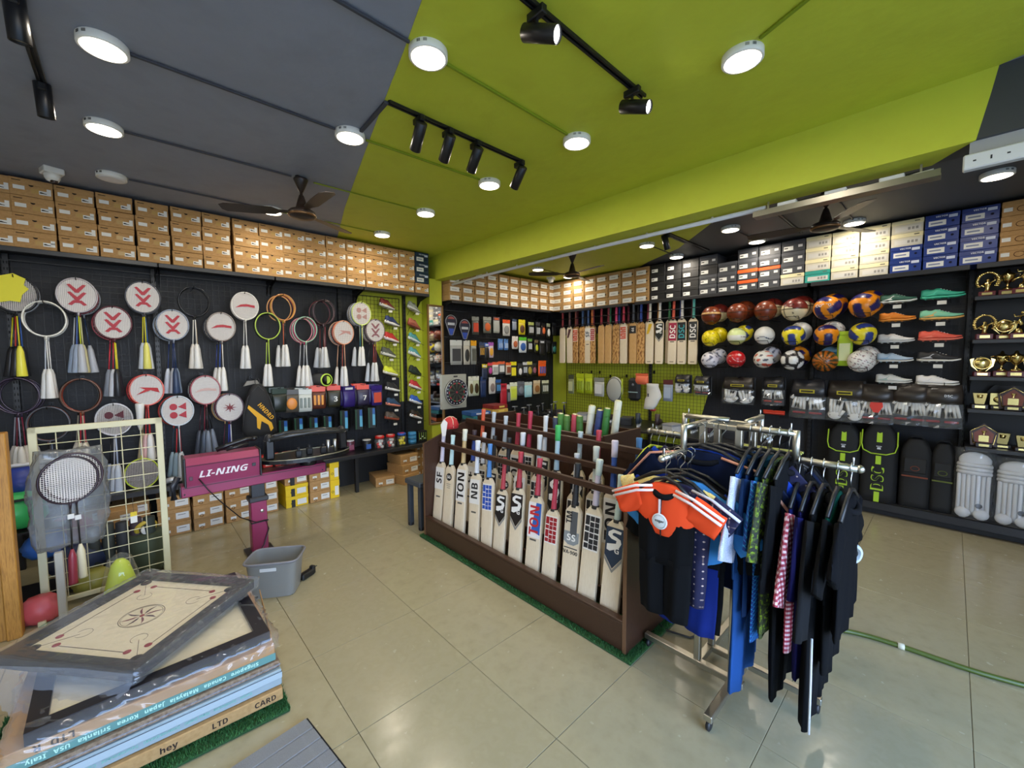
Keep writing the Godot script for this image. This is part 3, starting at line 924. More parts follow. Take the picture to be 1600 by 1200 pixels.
func hook(at: Vector3, length: float, label: String):
	var o := P(self, numbered("display_hook"), shape("hook%.2f" % length, func(b):
		b.smooth()
		b.tube([Vector3(0, 0.02, -length), Vector3(0, 0, -length), Vector3(0, 0, 0), Vector3(0, 0.018, 0.012)], 0.003, 6)
		b.smooth(false)
		b.box(Vector3(0, 0.01, -length - 0.002), Vector3(0.03, 0.05, 0.004))), M("#16171a", 0.35, 0.6), at)
	meta(o, label, "hook", "wire hooks on the racket wall")

func bunch(x: float, y: float, where: String, front: Array, others: Array, tilt := 0.0):
	# x, y: middle of the front racket's head
	racket_count += 1
	var top := Vector3(x, y + RY * 1.06, -3.19)
	var n := others.size()
	hook(top + Vector3(0, -0.012, 0.02), 0.27, "wire hook carrying the %s" % where)
	for i in n + 1:
		var d: Array = front if i == 0 else others[i - 1]
		var o := racket(d[0], d[1], d[2], d[3], d[4], d[5] if d.size() > 5 else "#b0323e", d[6] if d.size() > 6 else true)
		o.name = numbered("badminton_racket")
		add_child(o)
		o.scale = Vector3.ONE * 1.06
		var fan_out: float = 0.0 if i == 0 else [0.055, -0.05, 0.015, -0.085, 0.09, -0.02][i % 6] + rng.randf_range(-0.012, 0.012)
		o.position = top + Vector3(0.006 * (i % 2) * (1 if i % 4 < 2 else -1), -0.002 * i, -0.036 * i)
		o.rotation = Vector3(0.02, rng.randf_range(-0.06, 0.06), tilt + fan_out)
		var col: String = d[7] if d.size() > 7 else "coloured"
		var pos: String = "front" if i == 0 else ORD[i] + " back"
		meta(o, "badminton racket, %s in the %s" % [pos, where], "racket", "badminton rackets on the back wall")

var racket_count := 0
func build_racket_wall():
	racket_meshes()
	var W := "#e9e8e4"
	var B := "#18191d"
	var S_ := "#b9bcc2"
	# each racket: frame, shaft, grip, strung (0 none, 1 strings, 2 strings and card), mark, mark colour
	bunch(-1.86, 2.11, "yellow and black bunch at the far end", ["#23242a", "#d9cf2e", "#e8e04a", 1, "cover", "#e0d832", true], [["#2a2b31", "#c9423a", B, 1, ""], ["#8a8f98", "#3b62b0", "#26272c", 0, ""], [B, "#d8d02a", B, 0, ""]])
	bunch(-1.72, 1.93, "white-framed unstrung bunch", ["#e6e4da", "#dcdcda", W, 0, ""], [["#e0ded4", "#cfd6e6", W, 0, ""], ["#c9ccd0", "#e6e6e6", W, 0, ""]])
	bunch(-1.535, 2.13, "upper bunch with a crossed red mark and silver grips", ["#b9b2b6", "#c9d23a", S_, 2, "bars"], [["#3c4254", "#5b78c0", "#9aa6b8", 1, ""], ["#7a2f3c", "#e6e3a0", "#d8d0a0", 1, ""], [B, "#c9ccd2", "#9fb0c8", 1, ""], ["#8a8d96", "#31415f", S_, 1, ""]])
	bunch(-1.335, 1.92, "lower bunch with dark red frames and black silver grips", ["#5d3038", "#e0d02c", "#22242a", 2, "bars"], [["#7d2a34", "#c23442", "#c9ccd2", 1, ""], ["#3a2a30", "#e4d84a", "#31343c", 1, ""], ["#9a3a48", "#e23b4c", "#8f959f", 1, ""]])
	bunch(-1.135, 2.15, "bunch with yellow shafts and a red crossed mark", ["#4a4c54", "#d9cf32", "#e4de72", 2, "bars"], [["#6a6d75", "#d9cf32", "#c9d0da", 1, ""], ["#4a4c54", "#5b86c9", "#dfe4e8", 1, ""]])
	bunch(-0.945, 1.92, "bunch with navy shafts and a red crossed mark", ["#8e97a8", "#25345c", "#31415f", 2, "bars"], [["#5d6b86", "#2a3c6c", S_, 1, ""], ["#26304c", "#31415f", "#8fa0b8", 1, ""], ["#98a3b5", "#2a3c6c", "#c9d0da", 1, ""]])
	bunch(-0.78, 2.145, "black-framed unstrung bunch with white shaft", [B, "#d7d7d4", W, 0, ""], [["#25262b", "#e3e0d6", "#e6ded2", 0, ""], [B, "#c9b08a", W, 0, ""]])
	bunch(-0.58, 1.92, "tan strung bunch with one red stroke, lower row", ["#9a8f88", "#d9d4cc", W, 2, "stroke"], [["#5d6470", "#3b5cb0", "#e9e6dc", 1, ""], ["#8a4a42", "#a05a4a", W, 1, ""], ["#3a3c44", "#2f3f86", W, 1, ""]])
	bunch(-0.375, 2.135, "white strung bunch with one red stroke, upper row", ["#dfdcd6", "#e9e6e2", W, 2, "stroke"], [["#d9d0cc", "#d8d6d2", W, 1, ""]])
	bunch(-0.18, 1.945, "lime green unstrung bunch", ["#b7d25a", "#c4dc5c", W, 0, ""], [["#23252a", "#b5cc52", W, 0, ""], ["#3c4a26", "#26282c", W, 0, ""]])
	bunch(-0.03, 2.15, "orange and yellow unstrung bunch", ["#c98a5a", "#23252a", W, 0, ""], [["#d2b04a", "#c96a4a", W, 0, ""], ["#a84a3c", "#2a2c30", W, 0, ""], ["#d9a06a", "#26282c", W, 0, ""]], 0.03)
	bunch(0.185, 1.925, "pink and mint unstrung bunch", ["#9fc6b0", "#c9ccd0", W, 0, ""], [["#d23f7c", "#b8bcc2", W, 0, ""], ["#3f9a6a", "#26282c", W, 0, ""], ["#d88a9c", "#c9ccd0", W, 0, ""], ["#e0dfda", "#9aa0a8", W, 0, ""]])
	bunch(0.39, 2.13, "wine and black unstrung bunch", ["#3a2a30", "#7a3a42", "#d9d9d6", 0, ""], [["#6a5a62", "#26282c", "#c9ccd0", 0, ""], [B, "#a8584a", "#d9d9d6", 0, ""], ["#5a2c36", "#26282c", "#b8bcc2", 0, ""], [B, "#8a8d92", "#c9ccd0", 0, ""], ["#4a4c54", "#8a3a42", "#d9d9d6", 0, ""]])
	bunch(0.595, 1.905, "salmon-framed strung bunch", ["#d99a7a", "#e0a888", W, 2, "kite", "#b88a84"], [["#d2705a", "#b0564a", "#c9ccd0", 1, ""], ["#26282c", "#26282c", "#d9d4cc", 1, ""], ["#c9a08a", "#d9a88a", "#dcd6cc", 1, ""]], 0.02)
	bunch(0.815, 2.14, "pale lime strung bunch", ["#cfe07a", "#d8e48a", W, 2, "dots", "#a8827c"], [["#8a9ab0", "#3f8a9a", "#dfe0dc", 1, ""], ["#c9ccd0", "#e3e6d0", W, 1, ""], ["#6a6d75", "#26282c", "#c9ccd0", 1, ""]], 0.01)
	bunch(0.985, 1.945, "grey strung bunch nearest the trainers", ["#8a7a7e", "#8a3a3c", "#d9d9d6", 2, "bars", "#8a5a60"], [["#6a5a5e", "#8a3a3c", "#c9ccd0", 1, ""], ["#3a3c44", "#a04a42", "#d9d9d6", 1, ""], ["#7a6a6e", "#26282c", "#c9d0d8", 1, ""], ["#9a8a8e", "#7a3a3c", "#dcdcd9", 1, ""]])
	# lower two rows
	bunch(-1.895, 1.335, "purple-black unstrung bunch above the wooden post", ["#3a2f42", "#9a9ab0", W, 0, ""], [["#26242c", "#7a2c3c", W, 0, ""], ["#4a3f5a", "#8a2f42", "#e0d8cc", 0, ""], ["#2a2a33", "#9a9aa8", "#cfcac2", 0, ""], ["#3c3444", "#26282c", W, 0, ""]])
	bunch(-1.745, 1.10, "dark unstrung bunch behind the cream stand", ["#5a5d66", "#3a3c44", "#dad4c4", 0, ""], [["#8a5a52", "#26282c", "#d9d9d6", 0, ""], ["#2a2c31", "#7a8aa8", "#e0dccf", 0, ""]])
	bunch(-1.555, 1.315, "orange and black unstrung bunch", ["#6a4a3c", "#b8a890", "#e4dcc8", 0, ""], [["#c95a34", "#c23442", "#e6e0d0", 0, ""], ["#8a3a2c", "#d9465a", "#dcd6c6", 0, ""], ["#2a2624", "#a8a08e", "#d9d2c2", 0, ""]])
	bunch(-1.37, 1.095, "white and blue framed bunch behind the cream stand", ["#d9dae2", "#b8c4dc", "#c9d2e0", 1, "dots", "#5a1c28"], [["#5a68a8", "#c9ccd6", "#d3d9e2", 1, ""], ["#c9cad6", "#9aa8c8", W, 0, ""], ["#3a3c44", "#26282c", "#aab4c8", 0, ""]])
	bunch(-1.15, 1.335, "red-framed strung bunch", ["#d86a62", "#c23a3c", W, 2, "kite", "#b5282c"], [["#d2413c", "#b8343a", "#e8b8b0", 1, ""], ["#d94a44", "#c9423c", "#e6e0d6", 1, ""], ["#c2383a", "#b8a070", "#dcc9a0", 1, ""]])
	bunch(-0.945, 1.13, "blue-white bunch with red discs mark", ["#c9d2dc", "#b8c4cc", "#c9d0d6", 2, "dots"], [["#31415f", "#c23a3c", "#8fa4b0", 1, ""], ["#c2483f", "#b8454a", "#c9d4da", 1, ""], ["#d2504a", "#3a4c5c", "#9ab0bc", 1, ""]])
	bunch(-0.73, 1.31, "long black bunch, faint red lettering on its strings", ["#a86068", "#3a2a30", "#7a8494", 2, "stroke", "#c9a8a0"], [["#8a3a48", "#7a2c3c", "#5a6474", 1, ""], [B, B, "#8a94a4", 1, ""], [B, "#4a2c36", "#4a505c", 1, ""], [B, B, "#8f98a6", 1, ""], [B, B, "#6a7484", 1, ""], ["#2a2c31", B, "#5a6474", 1, ""]])
	bunch(-0.545, 1.125, "wine-framed bunch with a dark red burst mark", ["#6a5a66", "#d9d9dc", "#8a94b0", 2, "star", "#7a2a30"], [["#8a2c38", "#3a4cb0", "#31415f", 1, ""], ["#b0444c", "#2f3fa0", "#c9ccd0", 1, ""], ["#c9a070", "#5a2c3c", "#26282c", 1, ""]])
	# lime string hoop racket and a blue cover leaning on the counter behind the cream stand
	var o := racket("#c2d24a", "#cfd6e6", "#e6e6e2", 1, "", "", true)
	o.name = numbered("badminton_racket")
	add_child(o)
	o.position = Vector3(-1.22, 0.92, -3.16)
	o.scale = Vector3.ONE * 1.06
	o.rotation = Vector3(0.12, 0, PI - 0.02)
	o.position.y = 0.47
	meta(o, "yellow-green framed racket leaning upside down on the counter behind the cream stand", "racket", "badminton rackets on the back wall")
	# racket bag hanging
	var bag := T("racket_bag", "black racket bag with a yellow diagonal band and HNDRD lettering", "bag", Vector3(-0.31, 1.35, -3.14), 0)
	P(bag, "body", shape("rbag", func(b):
		b.smooth()
		var rings := []
		for i in 11:
			var t := i / 10.0
			var y := -0.52 + 0.52 * t
			var w: float = lerp(0.155, 0.05, pow(t, 2.2)) if t < 0.97 else 0.035
			if i == 0:
				w = 0.13
			var ring := PackedVector3Array()
			for j in 20:
				var a := -TAU * j / 20
				ring.append(Vector3(sign(cos(a)) * pow(abs(cos(a)), 0.6) * w, y, sign(sin(a)) * pow(abs(sin(a)), 0.7) * (0.055 if t < 0.9 else 0.03)))
			rings.append(ring)
		b.loft(rings)), M("#1c1d20", 0.75))
	P(bag, "flap", shape("rflap", func(b): b.prism(pv([-0.09, -0.02, -0.06, 0.03, 0.03, 0.035, 0.1, -0.1, 0.05, -0.08, 0.0, 0.0]), -0.05, -0.02)), M("#8d8a84", 0.8), Vector3(-0.02, 0.0, -0.03))
	P(bag, "yellow_band", shape("rband", func(b): b.prism(pv([-0.105, -0.235, -0.095, -0.205, 0.03, -0.33, 0.1, -0.40, 0.115, -0.46, 0.09, -0.49, 0.07, -0.42, 0.01, -0.375, -0.005, -0.46, -0.03, -0.44, -0.03, -0.335]), 0.052, 0.058)), M("#e0a818", 0.6))
	P(bag, "lettering", text_mesh("HNDRD", 0.042, 0.002), M("#e0a818", 0.6), Vector3(0.055, -0.28, 0.057), Vector3(0, 0, -0.95))
	P(bag, "zip_piping", shape("rpipe", func(b):
		b.smooth()
		b.tube([Vector3(-0.15, -0.5, 0.02), Vector3(-0.135, -0.3, 0.035), Vector3(-0.09, -0.12, 0.035), Vector3(0, -0.015, 0.03), Vector3(0.09, -0.12, 0.035), Vector3(0.135, -0.3, 0.035), Vector3(0.15, -0.5, 0.02)], 0.004, 6)), M("#3c3d40", 0.6))
	P(bag, "strap_loop", shape("rloop", func(b):
		b.smooth()
		b.hoop(Vector3(0, 0.02, 0), 0.02, 0.035, 0.004, 16, 6)), M("#3c3d40", 0.6))
	hook(Vector3(-0.31, 1.392, -3.13), 0.32, "wire hook carrying the black racket bag")
	# drum speaker lying on a hook
	var sp := T("round_speaker", "grey cylindrical speaker with a lime ring hanging above the packets", "speaker", Vector3(0.36, 1.36, -3.3), 0)
	var fw := Transform3D(Basis.from_euler(Vector3(PI / 2, 0.25, 0)), Vector3.ZERO)
	P(sp, "body", shape("spk", func(b):
		b.smooth()
		b.lathe([Vector2(0.07, -0.1), Vector2(0.073, -0.09), Vector2(0.073, 0.09), Vector2(0.07, 0.1)], 24, fw)), M("#4a4b4d", 0.8))
	P(sp, "ring", shape("spkr", func(b):
		b.smooth()
		b.lathe([Vector2(0.058, 0.1), Vector2(0.072, 0.1), Vector2(0.074, 0.106), Vector2(0.072, 0.112), Vector2(0.06, 0.112)], 24, fw)), M("#b5d84e", 0.5))
	P(sp, "cone", shape("spkc", func(b):
		b.smooth()
		b.lathe([Vector2(0.01, 0.104), Vector2(0.05, 0.112), Vector2(0.06, 0.114)], 24, fw)), M("#1a1b1d", 0.6))
	P(sp, "emblem", shape("spke", func(b):
		var q := PackedVector2Array()
		for i in 13:
			q.append(Vector2(sin(PI * i / 12.0) * 0.045, cos(PI * i / 12.0) * 0.045))
		b.prism(q, 0.114, 0.1165, Transform3D(Basis(Vector3.UP, 0.25), Vector3.ZERO))), M("#b5d84e", 0.5))
	hook(Vector3(0.36, 1.436, -3.2), 0.25, "wire hook carrying the round speaker")
	# trainers on slanted brackets
	var first := [["#8a3a34", "#e0922c", "#ecebe6", "red and orange"], ["#2a3a68", "#1c2444", "#f0efea", "navy blue"], ["#c2302f", "#d9443c", "#f2e4e2", "bright red"], ["#5c6058", "#8f9486", "#e8e6da", "olive grey"], ["#d8e23a", "#c4d02c", "#eceadc", "neon yellow"], ["#24262a", "#4a4c50", "#efeeea", "black"], ["#2c4a6a", "#22384f", "#e08a72", "blue with an orange sole"], ["#5a5048", "#8a8278", "#9a4a34", "dusty brown"]]
	var ys := [2.25, 2.035, 1.825, 1.63, 1.385, 1.175, 0.97, 0.79]
	for k in 8:
		var f: Array = first[k]
		trainer(Vector3([1.225, 1.29, 1.275, 1.225, 1.25, 1.275, 1.275, 1.255][k], ys[k], -3.36), f[0], f[1], f[2], "%s trainer, %s from the top in the first column" % [f[3], ORD[k]], 0.26, -0.22)
	var second := [["#9aa296", "#c4c8bd", "#e0e2da", "pale grey"], ["#b0644e", "#8a4438", "#a85444", "terracotta"], ["#4f9a9e", "#76b6b6", "#dfe9e6", "teal"], ["#5aa0a4", "#e6ecea", "#eef0ee", "teal and white"], ["#1f2a24", "#2f4a3c", "#26382f", "black and green"], ["#c2343a", "#d9464a", "#f0e2e0", "crimson"], ["#2f5cb4", "#3f74cc", "#e6e8ea", "royal blue"], ["#2c2420", "#b0623c", "#efeeea", "black and copper"]]
	for k in 8:
		var f2: Array = second[k]
		trainer(Vector3(1.61, [2.245, 2.02, 1.825, 1.63, 1.385, 1.185, 0.98, 0.775][k], -3.36), f2[0], f2[1], f2[2], "%s trainer, %s from the top in the column by the mirror" % [f2[3], ORD[k]], 0.25, -0.34)

func trainer(at: Vector3, c1: String, c2: String, sole: String, label: String, len: float, tilt: float, turn := 0.35, low := false, name_ := "trainer", bracket := true, tint := 0.35):
	# toe towards +x
	var t := T(name_, label, "shoe", at, 0, "display shoes")
	t.rotation = Vector3(0, turn, tilt)
	var key := "tr%.2f%s" % [len, low]
	var L := len
	P(t, "sole", shape(key + "s", func(b):
		b.smooth()
		var rings := []
		for i in 13:
			var u := i / 12.0
			var x := (u - 0.5) * L
			var w: float = L * (0.135 + 0.04 * sin(PI * clamp(u * 1.25 - 0.25, 0.0, 1.0))) * (sin(PI * clamp(0.12 + u * 0.82, 0, 1)) * 0.35 + 0.65)
			if i == 0 or i == 12:
				w *= 0.45
			var y0: float = L * (0.05 * pow(max(0.0, u - 0.72) / 0.28, 2.0) + 0.02 * pow(max(0.0, 0.12 - u) / 0.12, 2.0))
			var h: float = L * (0.115 - 0.04 * u) * (0.6 if low else 1.0)
			rings.append(PackedVector3Array([Vector3(x, y0, w), Vector3(x, y0, -w), Vector3(x, y0 + h, -w * 1.02), Vector3(x, y0 + h, w * 1.02)]))
		b.loft(rings)), M(sole, 0.55))
	var up_ := P(t, "upper", shape(key + "u", func(b):
		b.smooth()
		var rings := []
		for i in 15:
			var u := i / 14.0
			var x := (u - 0.5) * L * 0.97
			var w: float = L * (0.13 + 0.035 * sin(PI * clamp(u * 1.25 - 0.25, 0.0, 1.0))) * (sin(PI * clamp(0.13 + u * 0.8, 0, 1)) * 0.4 + 0.6)
			var top: float
			if u < 0.16:
				top = lerp(0.36, 0.4, u / 0.16)
			elif u < 0.34:
				top = 0.4 - 0.05 * sin(PI * (u - 0.16) / 0.18)
			elif u < 0.42:
				top = 0.4
			else:
				top = lerp(0.4, 0.13, pow((u - 0.42) / 0.58, 0.78))
			if low:
				top *= 0.82
			if i == 14:
				top = 0.1
				w *= 0.5
			if i == 0:
				w *= 0.7
			var y0: float = L * 0.07 + L * 0.05 * pow(max(0.0, u - 0.72) / 0.28, 2.0)
			var ring := PackedVector3Array()
			var tw := 0.42 if u < 0.42 else 0.5
			for p in [[1.0, 0.0], [-1.0, 0.0], [-1.04, 0.3], [-0.86, 0.66], [-tw, 0.97], [0.0, 1.0 if u > 0.4 or u < 0.12 else 0.78], [tw, 0.97], [0.86, 0.66], [1.04, 0.3]]:
				ring.append(Vector3(x, y0 + (L * top - L * 0.07) * p[1], w * p[0]))
			rings.append(ring)
		b.loft(rings)), M(c1, 0.6))
	P(up_, "side_panel", shape(key + "p", func(b):
		for s in [1.0, -1.0]:
			var pts := [Vector2(-0.42, 0.09), Vector2(-0.1, 0.1), Vector2(0.2, 0.1), Vector2(0.02, 0.21), Vector2(-0.12, 0.24), Vector2(-0.2, 0.16)]
			var q := PackedVector2Array()
			for p in pts:
				q.append(p * L)
			b.prism(q, 0.0, L * 0.01, Transform3D(Basis(Vector3.RIGHT, -0.14 * s), Vector3(0, 0, s * L * 0.158 - (L * 0.01 if s < 0 else 0.0))))), M(c2, 0.55))
	P(up_, "laces", shape(key + "l", func(b):
		for i in 4:
			var u := 0.46 + i * 0.07
			var top: float = lerp(0.4, 0.13, pow((u - 0.42) / 0.58, 0.78)) * (0.82 if low else 1.0)
			b.box(Vector3((u - 0.5) * L * 0.97, L * top + 0.001, 0), Vector3(L * 0.02, L * 0.02, L * 0.14), 0.001)), M("#dcdad4", 0.7))
	if low:
		P(t, "studs", shape(key + "st", func(b):
			for i in 5:
				for s in [-1.0, 1.0]:
					b.lathe([Vector2(0.003, -0.012), Vector2(0.006, 0.002)], 6, Transform3D(Basis(), Vector3((i - 2.2) * L * 0.17, L * 0.01 + (L * 0.03 if i == 4 else 0.0), s * L * 0.1)))), M(c2, 0.5))
	if bracket:
		var k := P(self, numbered("shoe_bracket"), shape("shoe_bracket%.2f" % tilt, func(b):
			b.smooth()
			for s in [-0.04, 0.04]:
				b.tube([Vector3(s, -0.012 + s * tan(tilt), 0.07), Vector3(s, -0.012 + s * tan(tilt), -0.07), Vector3(s, -0.05, -0.11)], 0.0028, 6)
			b.tube([Vector3(-0.1, -0.008 - 0.1 * tan(tilt), 0.07), Vector3(0.1, -0.008 + 0.1 * tan(tilt), 0.07)], 0.0028, 6)), M("#141518", 0.4), at + Vector3(0, -0.004 , 0.02))
		P(k, "price_tag", bx(Vector3(0.05, 0.028, 0.002)), M("#d4d2c8", 0.6), Vector3(0.0, -0.045, 0.078))
		meta(k, "wire bracket with a white price tag holding the " + label.split(",")[0] + (" by the mirror" if at.x > 1.4 else ""), "bracket", "shoe brackets")

# ------------------------------------------------------------------ counter under the rackets
func packet(at: Vector3, turn: float, w: float, h: float, d: float, body: Material, head: Material, label: String, group: String, deco := "", deco_mat: Material = null, head_h := 0.22, name_ := "hanging_packet", cat := "packet") -> Node3D:
	# hangs by its top edge; front faces local +z
	var t := T(name_, label, cat, at, turn, group)
	P(t, "pouch", shape("pk%.3f_%.3f_%.3f_%.2f" % [w, h, d, head_h], func(b):
		b.smooth()
		var rings := []
		for i in 7:
			var u := i / 6.0
			var th: float = d * (0.15 + 0.85 * sin(PI * clamp(u * 0.9 + 0.1, 0, 1)))
			var ww := w * (0.5 if i > 0 else 0.47)
			var y := -h + h * (1.0 - head_h) * u
			var ring := PackedVector3Array()
			for j in 12:
				var a := -TAU * j / 12
				ring.append(Vector3(sign(cos(a)) * pow(abs(cos(a)), 0.45) * ww, y, sign(sin(a)) * pow(abs(sin(a)), 0.8) * th * 0.5))
			rings.append(ring)
		b.loft(rings)), body)
	P(t, "header_card", bx(Vector3(w, h * head_h, 0.004), 0.001), head, Vector3(0, -h * head_h / 2, d * 0.1))
	if deco == "strip":
		P(t, "print", bx(Vector3(w * 0.62, h * 0.1, 0.002)), deco_mat, Vector3(0, -h * head_h * 0.55, d * 0.1 + 0.003))
	elif deco == "blob":
		P(t, "product", shape("blob%.3f_%.3f" % [w, h], func(b):
			b.smooth()
			b.ball(Vector3.ZERO, Vector3(w * 0.36, h * 0.26, 0.012), 14, 8)), deco_mat, Vector3(0, -h * 0.62, d * 0.5))
	elif deco == "bars":
		for k in 3:
			P(t, "product", bx(Vector3(w * 0.17, h * 0.45, 0.012), 0.004), deco_mat, Vector3((k - 1) * w * 0.27, -h * 0.6, d * 0.5))
	elif deco.begins_with("text:"):
		P(t, "number_print", text_mesh(deco.substr(5), h * 0.24, 0.002), deco_mat, Vector3(w * 0.1, -h * 0.62, d * 0.52 + 0.002))
	elif deco == "window":
		P(t, "window", bx(Vector3(w * 0.7, h * 0.5, 0.002), 0.0005), deco_mat, Vector3(0, -h * 0.6, d * 0.5 + 0.001))
	return t

func build_counter_wall():
	var t := T("display_counter", "long low black counter under the racket wall", "counter", Vector3(-0.48, 0, -3.08))
	P(t, "counter_top", bx(Vector3(4.3, 0.03, 0.42), 0.004), M("#1b1c1f", 0.35), Vector3(0, 0.455, -0.21))
	P(t, "front_edge", bx(Vector3(4.3, 0.045, 0.015), 0.004), M("#26272a", 0.35), Vector3(0, 0.445, 0.004))
	P(t, "back_panel", bx(Vector3(4.3, 0.44, 0.015)), M("#121315", 0.6), Vector3(0, 0.22, -0.405))
	for x in [-1.45, -0.55, 0.45, 1.15, 2.1]:
		P(t, "leg", bx(Vector3(0.04, 0.44, 0.04), 0.003), M("#17181b", 0.45), Vector3(x, 0.22, -0.05))
	# row of hanging string packets
	var g := "packets hanging above the counter"
	var pk := [[-0.095, 1.285, "black packets with green edges, a thick bunch", "#1c241e", "#17301f", "", "#2a5a3a"], [0.02, 1.27, "grey packet with an orange glove picture", "#4c4740", "#3a3733", "blob", "#d98a3a"], [0.155, 1.265, "white packet printed with small text", "#c9cfca", "#d0d6d2", "bars", "#7a8682"], [0.30, 1.285, "orange topped packet with yellow stripes", "#5a2a1c", "#e04a2a", "bars", "#e0962c"], [0.47, 1.29, "orange topped packet with the number 3", "#2a2a1c", "#e0422a", "text:3", "#e6e6e0"], [0.645, 1.275, "purple packet with an orange band", "#2c1c6a", "#2a1a62", "strip", "#d8dade"], [0.815, 1.28, "large orange topped packet with the number 7", "#2a2440", "#e24a30", "text:7", "#e6e6e0"], [0.99, 1.265, "purple packet nearest the trainers", "#2c1c6a", "#301e70", "window", "#c8503a"]]
	for p in pk:
		packet(Vector3(p[0], p[1], -3.22), rng.randf_range(-0.25, 0.1), 0.145, 0.25, 0.05, M(p[3], 0.35), M(p[4], 0.35), p[2] + " over the counter", g, p[5], M(p[6], 0.4))
		for k in 2:
			packet(Vector3(p[0] - 0.012 * (k + 1), p[1] + 0.012, -3.285 - k * 0.06), rng.randf_range(-0.25, 0.1), 0.145, 0.25, 0.045, M(p[3], 0.35), M(p[4], 0.35), "%s, %s behind the front one" % [p[2], ["next", "last"][k]], g)
		hook(Vector3(p[0], p[1] + 0.004, -3.17), 0.29, "wire hook carrying the " + p[2])
	# tall dark green grip boxes
	var gx := [-0.05, 0.1, 0.255, 0.405, 0.59, 0.765, 0.925]
	for i in gx.size():
		var hgt: float = [0.2, 0.21, 0.2, 0.2, 0.245, 0.245, 0.25][i]
		var b := T("grip_box", "tall dark green and black box, %s from the bag along the counter" % ORD[i], "box", Vector3(gx[i], 0.75, -3.22), -0.5, "dark green boxes hanging over the counter")
		P(b, "carton", bx(Vector3(0.09, hgt, 0.17), 0.003), M("#0f1512", 0.4), Vector3(0, hgt / 2, 0))
		P(b, "green_face", bx(Vector3(0.02, hgt * 0.98, 0.172), 0.002), M("#17402a", 0.4), Vector3(-0.03, hgt / 2, 0.002))
		P(b, "side_print", bx(Vector3(0.03, hgt * 0.55, 0.003)), M("#5aa8c8", 0.4), Vector3(0.026, hgt * 0.42, 0.085))
		P(b, "top_print", bx(Vector3(0.03, hgt * 0.3, 0.003)), M("#2458a0", 0.4), Vector3(0.026, hgt * 0.82, 0.085))
		hook(Vector3(gx[i], 0.752 + hgt, -3.13), 0.33, "wire hook over the %s dark green box" % ORD[i])
	# things on the counter
	var red_box := func(x, z, a, lab):
		var q := T("shuttle_box", lab, "box", Vector3(x, 0.47, z), a, "small red boxes on the counter")
		P(q, "carton", bx(Vector3(0.09, 0.06, 0.07), 0.003), M("#c22a26", 0.45), Vector3(0, 0.03, 0))
		P(q, "lid", bx(Vector3(0.094, 0.02, 0.074), 0.003), M("#d63a32", 0.45), Vector3(0, 0.052, 0))
		P(q, "print", bx(Vector3(0.05, 0.018, 0.001)), M("#e6dcd8", 0.6), Vector3(0, 0.024, 0.0355))
	for i in 8:
		red_box.call(-0.36 + (i % 4) * 0.115 + 0.02 * (i / 4), -3.2 - 0.1 * (i / 4), 0.2 - 0.1 * (i % 3), "small red box on the counter, %s of the %s row" % [ORD[i % 4], "front" if i < 4 else "back"])
	for i in 3:
		red_box.call(-0.3 + i * 0.13, -3.22, 0.1, "red box stacked second high on the counter, %s from the bag" % ORD[i])
		get_child(get_child_count() - 1).position.y = 0.532
	var lids := ["#5a2a3c", "#1d1e22"]
	for i in 2:
		var c := T("speed_tin", ["dark wine tin with a round white lid on the counter", "black tin with a round white lid and a blue label"][i], "tin", Vector3(0.68 + i * 0.17, 0.47, -3.33 + i * 0.1), 0)
		P(c, "can", cyl(0.055, 0.12, 20), M(lids[i], 0.35))
		P(c, "lid", cyl(0.05, 0.012, 20), M("#d8d8d4", 0.4), Vector3(0, 0.12, 0))
		P(c, "label", bx(Vector3(0.06, 0.06, 0.002)), M("#3a62b0" if i else "#8a4a60", 0.5), Vector3(0, 0.05, 0.0555))
	for i in 3:
		var jar := T("ball_jar", ["clear jar of white and red balls with a red ring lid", "second clear jar of white balls with a red ring lid", "clear jar of yellow balls with a blue and red lid"][i], "jar", Vector3([1.0, 1.14, 1.3][i], 0.47, [-3.19, -3.18, -3.19][i]), 0)
		for k in 14:
			var a := k * 2.4
			var r: float = 0.03 if k % 4 else 0.0
			P(jar, "ball", shape("pingball", func(b):
				b.smooth()
				b.ball(Vector3.ZERO, Vector3.ONE * 0.021, 10, 7)), M(["#eceae6", "#c9302c", "#f0eeea", "#d8d6d0"][k % 4] if i < 2 else "#e6d81e", 0.4), Vector3(cos(a) * r, 0.024 + (k / 5) * 0.036, sin(a) * r))
		P(jar, "wall", shape("jarwall", func(b):
			b.smooth()
			b.lathe([Vector2(0.052, 0.001), Vector2(0.06, 0.012), Vector2(0.061, 0.11), Vector2(0.05, 0.135)], 20)), X("film"))
		P(jar, "lid_ring", shape("jarlid", func(b):
			b.smooth()
			b.lathe([Vector2(0.036, 0.13), Vector2(0.056, 0.13), Vector2(0.058, 0.15), Vector2(0.05, 0.162), Vector2(0.036, 0.158)], 20)), M("#c8241f" if i < 2 else "#2c56b4", 0.4), Vector3(0, 0, 0), Vector3(0, 0, 0))
		P(jar, "lid_face", cyl(0.036, 0.008, 16), M("#e2d8d4" if i < 2 else "#c8343a", 0.4), Vector3(0, 0.152, 0))
	for i in 3:
		var q2 := T("blue_dumbbell_box" if false else "grip_tub", "blue ribbed tub on the counter, %s of the stack" % ["lowest", "middle", "topmost"][i], "tub", Vector3(1.46, 0.47 + i * 0.05, -3.2), 0.2 * i, "stacked blue tubs")
		P(q2, "tub", cyl(0.055, 0.048, 18), M("#3f8fc4", 0.4))
		P(q2, "rib", shape("tubrib", func(b):
			b.smooth()
			b.lathe([Vector2(0.055, 0.012), Vector2(0.059, 0.018), Vector2(0.055, 0.024)], 18)), M("#2a6a9a", 0.4))
